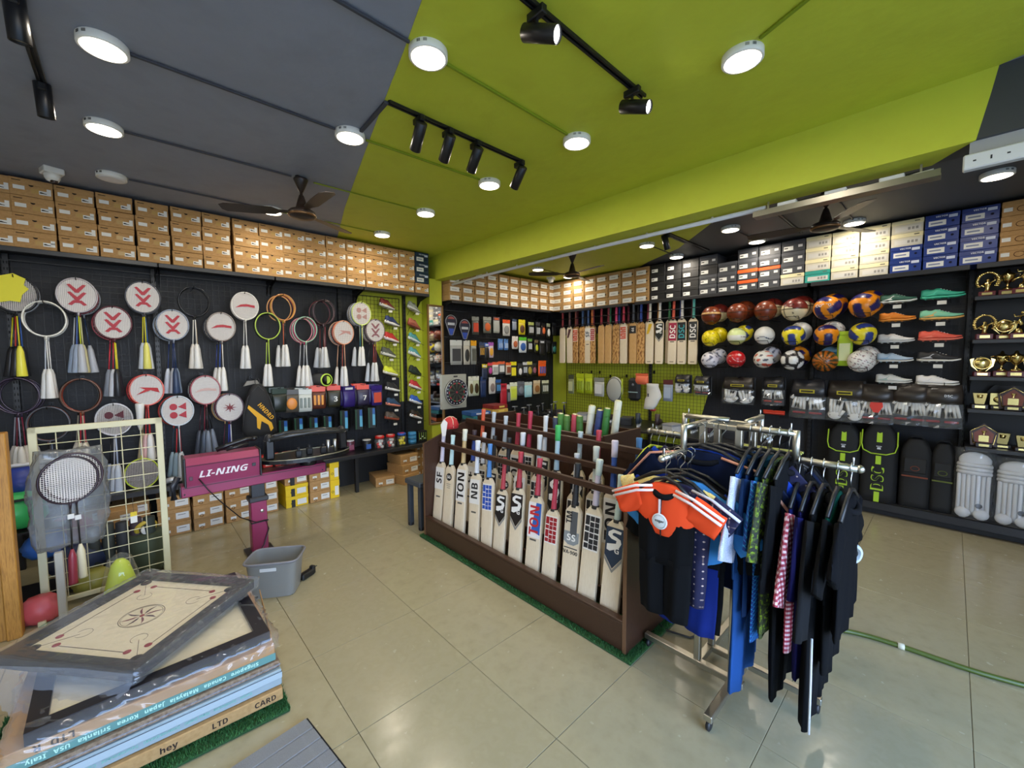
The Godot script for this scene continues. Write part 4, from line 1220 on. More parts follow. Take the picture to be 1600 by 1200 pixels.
	var mc := T("light_mat_box", "black box with lime line drawings at the end of the counter", "box", Vector3(1.6, 0.47, -3.2), -0.15)
	P(mc, "carton", bx(Vector3(0.13, 0.15, 0.08), 0.003), M("#121416", 0.4), Vector3(0, 0.075, 0))
	for k in 4:
		P(mc, "line_print", bx(Vector3(0.004, 0.1, 0.002)), M("#9fd24a", 0.5), Vector3(-0.045 + k * 0.03, 0.08, 0.0405))
	for k in 3:
		P(mc, "dot_print", cyl(0.008, 0.002, 10), M("#d8dcd8", 0.5), Vector3(-0.03 + k * 0.03, 0.05 + 0.025 * (k % 2), 0.04), Vector3(PI / 2, 0, 0))
	# small black rolls and grips near the machine
	for i in 9:
		var r := P(self, numbered("grip_roll"), cyl(0.022, 0.1, 12), M(["#1a1b1e", "#2a1c24", "#34363a"][i % 3], 0.5), Vector3(0.12 + (i % 5) * 0.1, 0.471, -3.37 + (i / 5) * 0.09))
		meta(r, "dark grip roll standing on the counter, %s from the bag in the %s row" % [ORD[i % 5], "back" if i < 5 else "front"], "roll", "dark rolls on the counter")
	# cardboard boxes under the counter: x of the middle, stack height, style
	var st := [[-1.55, 3, "floor"], [-1.30, 3, "floor"], [-1.02, 3, "floor"], [-0.77, 3, "floor"], [-0.52, 3, "floor"], [-0.29, 3, "floor"]]
	for i in st.size():
		for k in st[i][1]:
			put_box("floor", Vector3(st[i][0], 0.002 + k * 0.121, -3.1 + rng.randf_range(-0.02, 0.015) + [-0.06, -0.05, 0.0, 0.04, 0.02, 0.0][i]), rng.randf_range(-0.06, 0.06), 0.235, 0.12, 0.3, "brown carton under the counter, %s of the %s stack from the cream stand" % [LEVEL[k] if k < 2 else "top", ORD[i]], "brown cartons under the counter")
	for k in 2:
		put_box("yellow", Vector3(0.01, 0.002 + k * 0.121, -3.11), 0.03, 0.23, 0.12, 0.3, "yellow carton lying flat under the counter, %s one" % ["lower", "upper"][k], "yellow cartons under the counter")
	put_box("floor", Vector3(0.01, 0.244, -3.13), 0.0, 0.23, 0.12, 0.3, "brown carton lying on the two flat yellow cartons", "brown cartons under the counter")
	for k in 3:
		put_box("floor", Vector3(0.245, 0.002 + k * 0.121, -3.1), 0.02, 0.22, 0.12, 0.3, "brown carton between the yellow ones, %s of its stack" % LEVEL[k], "brown cartons under the counter")
	for k in 2:
		put_box("yellow", Vector3(0.405, 0.002 + k * 0.211, -3.1), 0.0, 0.105, 0.21, 0.3, "yellow carton standing on end under the counter, %s one" % ["lower", "upper"][k], "yellow cartons under the counter")
	put_box("floor", Vector3(1.02, 0.002, -3.1), -0.18, 0.24, 0.12, 0.34, "single brown carton on the floor under the counter", "brown cartons under the counter")
	for k in 3:
		put_box("floor", Vector3(1.33, 0.002 + k * 0.121, -2.99 - 0.03 * k), 0.28 - 0.1 * k, 0.26, 0.12, 0.32, "brown carton in the skewed stack by the grey stool, %s one" % LEVEL[k], "brown cartons under the counter")
	for k in 4:
		put_box("floor", Vector3(1.6, 0.002 + k * 0.111, -3.2), 0.05, 0.2, 0.11, 0.28, "brown carton of the straight stack below the mirror, %s one" % (LEVEL[k] if k < 3 else "top"), "brown cartons under the counter")

# ------------------------------------------------------------------ second bay, back wall
func build_second_bay():
	var g := "goods hanging in the second bay"
	for y in [1.96, 1.58, 1.27, 1.0]:
		for k in 1:
			var r := P(self, numbered("hanging_rail"), shape("rail2", func(b):
				b.smooth()
				b.tube([Vector3(2.06, 0, 0), Vector3(4.25, 0, 0)], 0.007, 8)
				for x in [2.2, 3.2, 4.2]:
					b.tube([Vector3(x, 0, 0), Vector3(x, 0, -0.16)], 0.005, 6)), M("#1a1b1e", 0.3, 0.4), Vector3(0, y + (0.32 if y > 1.5 else 0.26), -3.3))
			meta(r, "thin black rail of the second bay at %s" % {1.96: "the top row", 1.58: "the second row", 1.27: "the third row", 1.0: "the lowest row"}[y], "rail")
	# covered rackets
	for i in 2:
		var t := T("covered_racket", "racket in a rounded navy and grey cover, %s the pillar" % ["nearest", "second from"][i], "racket", Vector3([2.13, 2.37][i], [2.21, 2.16][i], -3.24), 0.05)
		P(t, "cover", shape("rcover", func(b):
			var q := PackedVector2Array()
			for k in 15:
				var a := PI * k / 14.0
				q.append(Vector2(cos(a) * 0.098, -0.1 + sin(a) * 0.1))
			q.append(Vector2(-0.03, -0.28)); q.append(Vector2(0.0, -0.31)); q.append(Vector2(0.03, -0.28))
			b.prism(q, -0.015, 0.015)), M("#1d2138", 0.4))
		P(t, "piping", shape("rcoverp", func(b):
			b.smooth()
			var pts := []
			for k in 15:
				var a := PI * k / 14.0
				pts.append(Vector3(cos(a) * 0.097, -0.1 + sin(a) * 0.1, 0.016))
			pts.append(Vector3(-0.03, -0.28, 0.016)); pts.append(Vector3(0.03, -0.28, 0.016)); pts.append(pts[0])
			b.tube(pts, 0.004, 5)), M("#a9adb4", 0.4))
		P(t, "red_panel", shape("rcr", func(b):
			var q := PackedVector2Array()
			for k in 9:
				q.append(Vector2(cos(PI * (k + 1.5) / 11.0) * 0.07, -0.08 + sin(PI * (k + 1.5) / 11.0) * 0.06))
			b.prism(q, 0.015, 0.018)), M("#9a4a48", 0.4))
		P(t, "white_panel", bx(Vector3(0.12, 0.035, 0.003)), M("#b9bdc4", 0.4), Vector3(0, -0.125, 0.0165))
		P(t, "blue_panel", shape("rcb", func(b): b.prism(pv([-0.05, -0.19, 0.05, -0.19, 0.015, -0.285, -0.015, -0.285]), 0.015, 0.018)), M("#2a4aa8", 0.4))
	# row 1
	var r1 := [[2.6, 2.22, .13, .27, "#4a4a44", "#8a8c86", "#c9442a", "grey and orange shin guard pack"], [2.83, 2.23, .15, .25, "#6a6c62", "#9a9c92", "#d8642c", "grey pack with an orange picture"], [3.02, 2.24, .13, .25, "#a9aba6", "#7a5a60", "#d8683a", "pale pack with an orange band"], [3.23, 2.21, .155, .26, "#c9c7c2", "#e2572a", "#8a8a88", "white pack under a bright orange header"], [3.41, 2.23, .1, .18, "#8a94a8", "#42526e", "#c9ccd2", "narrow blue grey pack"], [3.58, 2.23, .15, .25, "#c9b51e", "#e0cf2c", "#5a3a2a", "bright yellow pack"], [3.8, 2.2, .14, .22, "#2a2c26", "#b4c070", "#c9ccd0", "black pack with a pale green header"], [3.97, 2.21, .12, .25, "#1c1d1f", "#44464a", "#b8bcc0", "black pack with silver studs"], [4.11, 2.2, .1, .22, "#2a1a16", "#1c1d1f", "#d2683a", "dark pack with an orange patch"], [4.24, 2.2, .1, .26, "#20231f", "#9aa28c", "#dfe0dc", "dark pack with a white oval"], [4.4, 2.22, .12, .22, "#232427", "#2f3033", "#6a6c70", "plain dark pack in the corner"]]
	for i in r1.size():
		hang(r1[i], -3.27, "top", i, g, ["window", "blob", "strip", "blob", "", "blob", "bars", "bars", "blob", "blob", ""][i])
	var r2 := [[2.24, 1.86, .2, .36, "#9a9c98", "#c9cbc6", "#3a3c40", "large clear pack with a black leg picture"], [2.43, 1.86, .13, .36, "#b4b0a2", "#c9c9be", "#2a2c2c", "pale pack with a black strap and orange foot"], [2.56, 1.86, .11, .36, "#8a8c84", "#e2a01e", "#5a5c54", "tall grey pack with an amber header"], [2.72, 1.84, .1, .24, "#1a1d26", "#32405e", "#c9963a", "black and navy pack"], [2.82, 1.83, .09, .26, "#1c1d20", "#3f6ac0", "#d8dadd", "black pack with a blue header"], [2.9, 1.84, .11, .24, "#c9b4c4", "#a85ab4", "#e0a63a", "white and violet pack"], [3.1, 1.9, .1, .18, "#4a78b8", "#5a88c6", "#a8c0e0", "blue ribbed pack"], [3.22, 1.9, .1, .18, "#4f7ec0", "#5a88c6", "#b8cbe6", "second blue ribbed pack"], [3.42, 1.95, .15, .21, "#d4cfca", "#e0dcd8", "#b4603a", "white card with a brown picture"], [3.6, 1.94, .17, .26, "#d0d8de", "#58b82e", "#2f5ca8", "white pack under a green header"], [3.77, 1.92, .12, .22, "#1d1e20", "#6a9a4a", "#c9ccd0", "black pack with a leaf green top"], [3.93, 1.9, .1, .22, "#2a2a22", "#7a6a50", "#c2cc3a", "dark pack with a lime bar"], [4.08, 1.9, .13, .26, "#1a1b1d", "#505256", "#c9ccd0", "black pack with a white print"], [4.24, 1.9, .1, .22, "#17181a", "#2a2c2f", "#4a4c50", "plain black pack"], [4.4, 1.88, .12, .22, "#1d2a28", "#232527", "#3f8a80", "black pack with a teal bottle"]]
	for i in r2.size():
		hang(r2[i], -3.27, "second", i, g, ["window", "blob", "window", "bars", "strip", "blob", "bars", "bars", "blob", "blob", "bars", "blob", "strip", "", "blob"][i])
	var r3 := [[2.77, 1.5, .11, .24, "#26324c", "#e0cf2c", "#e4e4e0", "navy pack with a yellow top"], [2.88, 1.52, .1, .2, "#2a2026", "#d84a5a", "#c84a9a", "black pack with a pink ring"], [2.99, 1.53, .12, .2, "#dcdcd8", "#e2643c", "#9a9c98", "white tag under an orange strip"], [3.12, 1.54, .14, .2, "#5a5c60", "#e2643c", "#d8dad8", "grey pack in a white card frame"], [3.27, 1.52, .12, .2, "#c9b8a4", "#e06a3c", "#8a4a34", "tan pack with an orange header"], [3.38, 1.53, .13, .27, "#20211c", "#e6d820", "#e8da30", "black pack in a yellow open frame"], [3.53, 1.5, .12, .22, "#1f2022", "#3a3c40", "#e4e4e2", "black pack with white swirl"], [3.65, 1.52, .1, .22, "#1d1e20", "#c9ccd0", "#c9cfd4", "black and silver pack"], [3.76, 1.53, .12, .25, "#2a2b22", "#d8d06a", "#a8963a", "black pack with a yellow edge"], [3.88, 1.5, .1, .2, "#27201f", "#323437", "#9a5a6a", "black pack with a dull pink ring"], [4.08, 1.54, .21, .27, "#e2581e", "#e8642a", "#3a56a8", "large orange pack with a blue and a black pad"]]
	for i in r3.size():
		hang(r3[i], -3.27, "third", i, g, ["strip", "blob", "bars", "window", "window", "window", "blob", "bars", "blob", "blob", "bars"][i])
	var r4 := [[2.5, 1.32, .1, .3, "#c9cbb8", "#d8d8c6", "#5a4a22", "white box with a dark oval nearest the dartboard"], [2.6, 1.32, .12, .3, "#b8bfa0", "#dcdccc", "#3a2c14", "pale green box with a dark oval"], [2.74, 1.31, .12, .32, "#22345c", "#2a3f6e", "#1a2848", "tall navy blue box"], [2.92, 1.29, .14, .26, "#cfc9c2", "#d8d4ce", "#8a7a74", "white card with a small picture"], [3.05, 1.25, .1, .22, "#1d2a3c", "#2f5c9a", "#5aa0d8", "black pack with blue fins"], [3.16, 1.18, .13, .36, "#b02232", "#c42a3c", "#7a121e", "dark red cone shaped pack"], [3.27, 1.16, .08, .34, "#232426", "#d8d8d4", "#8a8c8e", "narrow black and white strip"], [3.38, 1.19, .16, .3, "#d8e078", "#e6ead2", "#cfdc4a", "pale yellow pack"], [3.55, 1.2, .15, .24, "#565a62", "#6a6e76", "#7d828a", "grey shirt pack"], [3.73, 1.18, .17, .26, "#9fd0d4", "#c9d2c8", "#b4dcde", "pale aqua shirt pack"], [3.94, 1.2, .18, .24, "#c2a884", "#d8c6a4", "#9a6a3c", "cream and tan pack"], [4.16, 1.19, .16, .24, "#4a4c3c", "#cfcfae", "#d8d8c8", "olive pack with a white pouch"]]
	for i in r4.size():
		hang(r4[i], -3.27, "lowest", i, g, ["blob", "blob", "", "blob", "bars", "strip", "bars", "window", "blob", "window", "blob", "bars"][i])
	# dartboard in its printed box
	var d := T("dartboard", "round dartboard set in a silver printed box by the pillar", "dartboard", Vector3(2.2, 0.87, -3.26), 0.02)
	P(d, "display_box", bx(Vector3(0.44, 0.5, 0.07), 0.006), M("#a8a89c", 0.4), Vector3(0, 0.24, -0.04))
	P(d, "hang_slot", bx(Vector3(0.07, 0.02, 0.004)), M("#26272a", 0.5), Vector3(0.02, 0.46, -0.003))
	P(d, "backing", cyl(0.2, 0.02, 36), M("#1a1c30", 0.5), Vector3(0.02, 0.23, 0), Vector3(PI / 2, 0, 0))
	P(d, "outer_ring", shape("dring", func(b):
		b.smooth()
		b.hoop(Vector3(0.02, 0.23, 0.02), 0.196, 0.196, 0.008, 36, 6)), M("#c2c4c0", 0.3, 0.6))
	for k in 20:
		var a := TAU * k / 20
		P(d, "segment", shape("dseg", func(b): b.prism(pv([0.03, -0.004, 0.135, -0.02, 0.135, 0.02, 0.03, 0.004]), 0.0, 0.004)), M(["#1a1c1a", "#3a3d36"][k % 2], 0.7), Vector3(0.02, 0.23, 0.02), Vector3(0, 0, a))
		P(d, "double_bed", shape("ddbl", func(b): b.prism(pv([0.125, -0.019, 0.14, -0.021, 0.14, 0.021, 0.125, 0.019]), 0.0, 0.006)), M(["#a83a3e", "#3f6a4c"][k % 2], 0.7), Vector3(0.02, 0.23, 0.02), Vector3(0, 0, a))
		P(d, "number_dot", cyl(0.0095, 0.004, 8), M("#c9ccd2", 0.6), Vector3(0.02 + cos(a) * 0.167, 0.23 + sin(a) * 0.167, 0.02), Vector3(PI / 2, 0, 0))
	P(d, "bullseye", cyl(0.016, 0.008, 14), M("#a83a3e", 0.6), Vector3(0.02, 0.23, 0.02), Vector3(PI / 2, 0, 0))
	# black table along the bay with boxes on it
	var tb := T("display_table", "black display table along the back of the second bay", "table", Vector3(3.1, 0, -3.0))
	P(tb, "table_top", bx(Vector3(2.1, 0.03, 0.9), 0.004), M("#1a1b1e", 0.4), Vector3(0, 0.62, 0))
	for s in [[-1, -1], [1, -1], [-1, 1], [1, 1]]:
		P(tb, "leg", bx(Vector3(0.05, 0.61, 0.05), 0.003), M("#17181b", 0.5), Vector3(s[0] * 1.0, 0.305, s[1] * 0.4))
	var tb2 := T("display_table", "black display table along the cricket wall behind the garments", "table", Vector3(4.05, 0, -1.05))
	P(tb2, "table_top", bx(Vector3(0.9, 0.03, 2.9), 0.004), M("#1a1b1e", 0.4), Vector3(0, 0.62, 0))
	for s in [[-1, -1], [1, -1], [-1, 1], [1, 1]]:
		P(tb2, "leg", bx(Vector3(0.05, 0.61, 0.05), 0.003), M("#17181b", 0.5), Vector3(s[0] * 0.4, 0.305, s[1] * 1.38))
	var rows := [[2.2, -2.72, .32, .05, "#2a5a9a", "flat blue game box under the dartboard"], [2.21, -2.72, .3, .05, "#2f7a86", "flat teal game box under the dartboard"], [2.2, -2.72, .33, .06, "#1d1f26", "flat black game box under the dartboard"], [2.2, -2.72, .3, .05, "#c9642c", "flat orange game box under the dartboard"]]
	for i in 4:
		var bx_ := T("game_box", rows[i][5], "box", Vector3(2.28, 0.636 + (3 - i) * 0.056, -2.86), 0.1 * i - 0.1, "game boxes on the second bay table")
		P(bx_, "carton", bx(Vector3(rows[i][2], 0.052, 0.26), 0.004), M(rows[i][4], 0.4), Vector3(0, 0.027, 0))
		P(bx_, "print", bx(Vector3(0.2, 0.02, 0.002)), M("#d8dadc", 0.6), Vector3(0.02, 0.028, 0.131))
	var rows2 := [["#7a1f22", "dark red boxed set, lowest of the green pile"], ["#8a2426", "dark red boxed set, second of the green pile"], ["#6fa22c", "green boxed set with lime pictures"], ["#c8a04a", "yellow boxed set on the green pile"], ["#8a2a24", "red topped box above the yellow one"]]
	for i in 5:
		var q := T("game_box", rows2[i][1], "box", Vector3(2.62, 0.636 + i * 0.058, -2.85), 0.08 * (i % 3) - 0.08, "game boxes on the second bay table")
		P(q, "carton", bx(Vector3(0.34 - 0.02 * i, 0.054, 0.26), 0.004), M(rows2[i][0], 0.4), Vector3(0, 0.028, 0))
		P(q, "print", bx(Vector3(0.1, 0.024, 0.002)), M("#e0c860", 0.6), Vector3(0.02, 0.028, 0.131))
	# small dark goods on the table: knee guards, pumps, boxes
	for i in 16:
		var x := 2.95 + (i % 8) * 0.16
		var z := -2.95 + (i / 8) * 0.2
		var kind := i % 4
		var o := T("small_carton" if kind % 2 == 0 else "pump", "%s on the second bay table, %s in the %s row" % ["small dark carton" if kind % 2 == 0 else "black hand pump", ORD[i % 8], "back" if i < 8 else "front"], "box" if kind % 2 == 0 else "pump", Vector3(x, 0.635, z), rng.randf_range(-0.5, 0.5), "small goods on the second bay table")
		if kind % 2 == 0:
			P(o, "carton", bx(Vector3(0.12, 0.07 + 0.02 * (i % 3), 0.1), 0.004), M(["#1d1e21", "#2c2f36", "#3a3434", "#23272a"][i % 4], 0.45), Vector3(0, 0.045, 0))
			P(o, "print", bx(Vector3(0.06, 0.025, 0.002)), M(["#c9ccd0", "#a8b4c0", "#c98a6a"][i % 3], 0.6), Vector3(0, 0.045, 0.051))
		else:
			P(o, "barrel", cyl(0.02, 0.16, 12), M("#17181b", 0.35))
			P(o, "handle", shape("pump_handle", func(b):
				b.smooth()
				b.tube([Vector3(-0.045, 0.2, 0), Vector3(0.045, 0.2, 0)], 0.01, 8)
				b.tube([Vector3(0, 0.15, 0), Vector3(0, 0.2, 0)], 0.005, 6)), M("#9a9ca0", 0.3, 0.7))
			P(o, "base", bx(Vector3(0.1, 0.012, 0.05), 0.003), M("#232427", 0.4), Vector3(0, 0.006, 0))
	for i in 10:
		var z := -2.2 + i * 0.24
		var o := T("carrom_set_box" if i % 3 == 0 else "skate_set", "%s on the cricket wall table, %s from the corner" % ["small grey and white carton" if i % 3 == 0 else "dark skates with white wheels", ORD[i]], "box" if i % 3 == 0 else "skates", Vector3(3.85 + 0.1 * (i % 2), 0.635, z), rng.randf_range(-0.6, 0.6), "small goods on the cricket wall table")
		if i % 3 == 0:
			P(o, "carton", bx(Vector3(0.2, 0.1, 0.16), 0.004), M(["#b8b6b0", "#2a2c30"][i % 2], 0.45), Vector3(0, 0.05, 0))
			P(o, "lid", bx(Vector3(0.205, 0.03, 0.165), 0.004), M(["#8a8c90", "#3a3c40"][i % 2], 0.45), Vector3(0, 0.09, 0))
		else:
			P(o, "boot", shape("skate_boot", func(b):
				b.smooth()
				b.loft([ell(Vector3(-0.08, 0.06, 0), 0.035, 0.03, 8), ell(Vector3(-0.07, 0.13, 0), 0.045, 0.035, 8), ell(Vector3(-0.06, 0.2, 0), 0.04, 0.035, 8)])
				b.ball(Vector3(0.01, 0.09, 0), Vector3(0.11, 0.04, 0.036), 12, 8)), M(["#1c1d20", "#26303a", "#3a2c2c"][i % 3], 0.5))
			P(o, "frame", bx(Vector3(0.22, 0.02, 0.025), 0.004), M("#a8aaae", 0.3, 0.7), Vector3(0, 0.045, 0))
			for k in 4:
				P(o, "wheel", cyl(0.022, 0.018, 14), M("#d8d8d2", 0.4), Vector3(-0.09 + k * 0.06, 0.023, 0.009), Vector3(-PI / 2, 0, 0))

func ell(c: Vector3, rx: float, rz: float, n := 12) -> PackedVector3Array:
	var ring := PackedVector3Array()
	for j in n:
		var a := -TAU * j / n
		ring.append(c + Vector3(cos(a) * rx, 0, sin(a) * rz))
	return ring

func hang(p: Array, z: float, row: String, i: int, g: String, deco: String):
	var t := packet(Vector3(p[0], p[1], z), rng.randf_range(-0.12, 0.12), p[2], p[3], 0.035, M(p[4], 0.35), M(p[5], 0.4), "%s, %s row of the second bay" % [p[7], row], g, deco, M(p[6], 0.4))
	P(t, "hook", shape("pk_hook", func(b):
		b.smooth()
		b.tube([Vector3(0, 0.015, 0.02), Vector3(0, 0.0, 0.03), Vector3(0, 0.0, -0.19)], 0.0025, 5)), M("#1a1b1e", 0.4), Vector3(0, -0.01, 0))

# ------------------------------------------------------------------ cricket wall (x = 4.56), goods face -x
func bat(style: Dictionary) -> Node3D:   # toe at y = 0, face towards +z, 0.86 m
	var o := Node3D.new()
	var blade := shape("bat_blade", func(b):
		b.smooth()
		var rings := []
		for p in [[0.0, 0.046, 0.02], [0.012, 0.052, 0.026], [0.05, 0.054, 0.034], [0.2, 0.054, 0.056], [0.38, 0.054, 0.05], [0.52, 0.054, 0.036], [0.56, 0.052, 0.032], [0.585, 0.036, 0.03], [0.6, 0.022, 0.027]]:
			var w: float = p[1]
			var s: float = p[2]
			var q := PackedVector3Array([Vector3(w, p[0], -0.004), Vector3(w * 0.94, p[0], 0.0), Vector3(w * 0.5, p[0], 0.0025), Vector3(-w * 0.5, p[0], 0.0025), Vector3(-w * 0.94, p[0], 0.0), Vector3(-w, p[0], -0.004), Vector3(-w, p[0], -0.024), Vector3(-w * 0.55, p[0], -0.012 - s * 0.45), Vector3(0, p[0], -0.008 - s), Vector3(w * 0.55, p[0], -0.012 - s * 0.45), Vector3(w, p[0], -0.024)])
			q.reverse()
			rings.append(q)
		b.smooth(false)
		b.loft(rings))
	var bl := P(o, "blade", blade, X(style.get("wood", "willow")))
	var hd := P(o, "handle", shape("bat_handle", func(b):
		b.smooth()
		b.tube([Vector3(0, 0.59, -0.013), Vector3(0, 0.62, -0.013), Vector3(0, 0.72, -0.013), Vector3(0, 0.80, -0.013), Vector3(0, 0.835, -0.013), Vector3(0, 0.855, -0.013), Vector3(0, 0.862, -0.013)], [0.021, 0.0185, 0.016, 0.0165, 0.0175, 0.0195, 0.017], 12)), M(style.grip, 0.55))
	if style.has("grip2"):
		P(hd, "grip_top", shape("bat_grip2", func(b):
			b.smooth()
			b.tube([Vector3(0, 0.775, -0.013), Vector3(0, 0.80, -0.013), Vector3(0, 0.835, -0.013), Vector3(0, 0.858, -0.013), Vector3(0, 0.866, -0.013)], [0.019, 0.019, 0.0195, 0.0215, 0.018], 12)), M(style.grip2, 0.55))
	P(hd, "binding", shape("bat_bind", func(b):
		b.smooth()
		b.tube([Vector3(0, 0.588, -0.013), Vector3(0, 0.606, -0.013)], 0.0225, 12)), M("#2a2826", 0.5))
	P(hd, "grip_rings", shape("bat_rings", func(b):
		b.smooth()
		for i in 9:
			b.tube([Vector3(0, 0.635 + i * 0.02, -0.013), Vector3(0, 0.638 + i * 0.02, -0.013)], 0.0186 - 0.0002 * i, 10)), M(style.grip, 0.7))
	var st: String = style.get("print", "")
	var ink := M(style.get("ink", "#17171a"), 0.45)
	var z := 0.0028
	if st in ["SS", "SSv"]:
		P(bl, "sticker", bx(Vector3(0.094, 0.2, 0.0012)), M("#e9e7e2", 0.4), Vector3(0, 0.455, z))
		for k in 2:
			P(bl, "letter_print", shape("ss_glyph", func(b):   # blocky S made of square tiles, lying on its side
				for q in [[-0.03, 0.03], [0.0, 0.03], [0.03, 0.03], [0.03, 0.0], [-0.03, 0.005], [0.0, -0.003], [-0.03, -0.03], [0.0, -0.032], [0.03, -0.03]]:
					b.box(Vector3(q[0], q[1], 0), Vector3(0.0265, 0.0265, 0.001), 0.0004)), ink, Vector3(0, 0.502 - k * 0.094, z + 0.001))
	elif st == "SG":
		P(bl, "sticker_shield", shape("sg_shield", func(b): b.prism(pv([-0.05, 0.56, 0.05, 0.56, 0.05, 0.4, 0.0, 0.33, -0.05, 0.4]), 0, 0.0012)), ink, Vector3(0, 0, z))
		P(bl, "sticker_edge", shape("sg_edge", func(b):
			b.prism(pv([-0.05, 0.395, -0.05, 0.375, 0.0, 0.305, 0.05, 0.375, 0.05, 0.395, 0.0, 0.323]), 0, 0.0012)), M("#8a8a88", 0.4), Vector3(0, 0, z))
		P(bl, "letter_print", shape("sg_s", func(b):   # broad white S stroke
			b.prism(pv([0.038, 0.545, -0.01, 0.55, -0.036, 0.53, -0.036, 0.51, -0.016, 0.495, 0.014, 0.49, 0.012, 0.474, -0.04, 0.462, -0.04, 0.43, -0.02, 0.425, 0.03, 0.452, 0.042, 0.48, 0.036, 0.5, 0.012, 0.51, -0.012, 0.516, -0.012, 0.526, 0.0, 0.532, 0.036, 0.53]), 0, 0.001)), M("#eeeeec", 0.4), Vector3(0, 0, z + 0.0012))
		P(bl, "letter_print", text_mesh("G", 0.032, 0.001), M("#eeeeec", 0.4), Vector3(0.02, 0.435, z + 0.002))
	elif st == "SGr":
		P(bl, "round_sticker", cyl(0.032, 0.001, 24), ink, Vector3(0, 0.5, z), Vector3(PI / 2, 0, 0))
		P(bl, "letter_print", text_mesh("SG", 0.026, 0.001), M("#eeeeec", 0.4), Vector3(0, 0.5, z + 0.0015))
		for k in 3:
			P(bl, "line_print", bx(Vector3(0.05 - k * 0.008, 0.004, 0.001)), M("#6a6862", 0.5), Vector3(0, 0.44 - k * 0.016, z))
	elif st in ["TON", "TONc", "SF", "NB", "DSC", "DSCb", "DSCt"]:
		var word: String = {"TON": "TON", "TONc": "TON", "SF": "SF", "NB": "NB", "DSC": "DSC", "DSCb": "DSC", "DSCt": "DSC"}[st]
		var bg: Color = Color(style.get("back", "#e9e7e2"))
		P(bl, "sticker", bx(Vector3(0.1, 0.24 if word.length() > 2 else 0.19, 0.0012)), M("#" + bg.to_html(false), 0.4), Vector3(0, 0.435 if word.length() > 2 else 0.46, z))
		if st == "TONc":
			P(bl, "sticker_field", shape("ton_field", func(b): b.prism(pv([0.05, 0.555, 0.05, 0.34, -0.02, 0.36, 0.01, 0.555]), 0, 0.001)), M("#2f62b8", 0.4), Vector3(0, 0, z + 0.0004))
		P(bl, "letter_print", text_mesh(word, 0.074 if word.length() > 2 else 0.068, 0.001), ink, Vector3(0.0, 0.435 if word.length() > 2 else 0.465, z + 0.0015), Vector3(0, 0, PI / 2))
		P(bl, "small_print", bx(Vector3(0.05, 0.012, 0.001)), M("#57554f", 0.5), Vector3(0, 0.3, z))
	elif st == "SSg":
		P(bl, "sticker", bx(Vector3(0.1, 0.15, 0.0012)), M("#d9cbb2", 0.4), Vector3(0, 0.49, z))
		P(bl, "sticker_band", bx(Vector3(0.045, 0.15, 0.001)), M("#55585c", 0.4), Vector3(0.012, 0.49, z + 0.0008))
		P(bl, "letter_print", text_mesh("TM", 0.04, 0.001), M("#1c1c1e", 0.4), Vector3(-0.022, 0.525, z + 0.002), Vector3(0, 0, PI / 2))
		P(bl, "sticker_badge", shape("ssg_badge", func(b): b.prism(pv([-0.05, 0.44, 0.05, 0.44, 0.05, 0.38, 0.02, 0.36, -0.02, 0.36, -0.05, 0.38]), 0, 0.0012)), M("#8d9498", 0.4), Vector3(0, 0, z))
		P(bl, "letter_print", text_mesh("SS", 0.042, 0.001), M("#f0f0ee", 0.4), Vector3(0, 0.405, z + 0.002))
		P(bl, "letter_print", text_mesh("VA-900", 0.022, 0.001), M("#1c1c1e", 0.4), Vector3(0, 0.315, z))
		P(bl, "line_print", bx(Vector3(0.09, 0.006, 0.001)), M("#33363a", 0.4), Vector3(0, 0.34, z))
	elif st == "stripe":
		P(bl, "sticker", shape("bat_stripe", func(b): b.prism(pv([-0.04, 0.42, -0.01, 0.42, 0.04, 0.56, -0.01, 0.56]), 0, 0.0012)), ink, Vector3(0, 0, z))
	elif st == "band":
		P(bl, "sticker", bx(Vector3(0.1, 0.11, 0.0012)), ink, Vector3(0, 0.495, z))
		P(bl, "letter_print", text_mesh("44", 0.04, 0.001), M("#dededa", 0.4), Vector3(0, 0.49, z + 0.0015), Vector3(0, 0, PI / 2))
	if style.get("toe", false):
		P(bl, "toe_print", bx(Vector3(0.05, 0.014, 0.001)), M("#9a8a70", 0.5), Vector3(0, 0.03, z))
	return o

func colored_ball(r: float, f: Callable) -> ArrayMesh:
	var st := SurfaceTool.new()
	st.begin(Mesh.PRIMITIVE_TRIANGLES)
	var n := 56
	var m := 36
	for i in m + 1:
		for j in n + 1:
			var t := PI * i / m
			var a := TAU * j / n
			var d := Vector3(sin(t) * cos(a), cos(t), sin(t) * sin(a))
			var c: Color = f.call(d)
			st.set_color(c.srgb_to_linear())
			st.set_normal(d)
			st.add_vertex(d * r)
	for i in m:
		for j in n:
			var p := i * (n + 1) + j
			for q in [p, p + n + 1, p + 1, p + 1, p + n + 1, p + n + 2]:
				st.add_index(q)
	return st.commit()

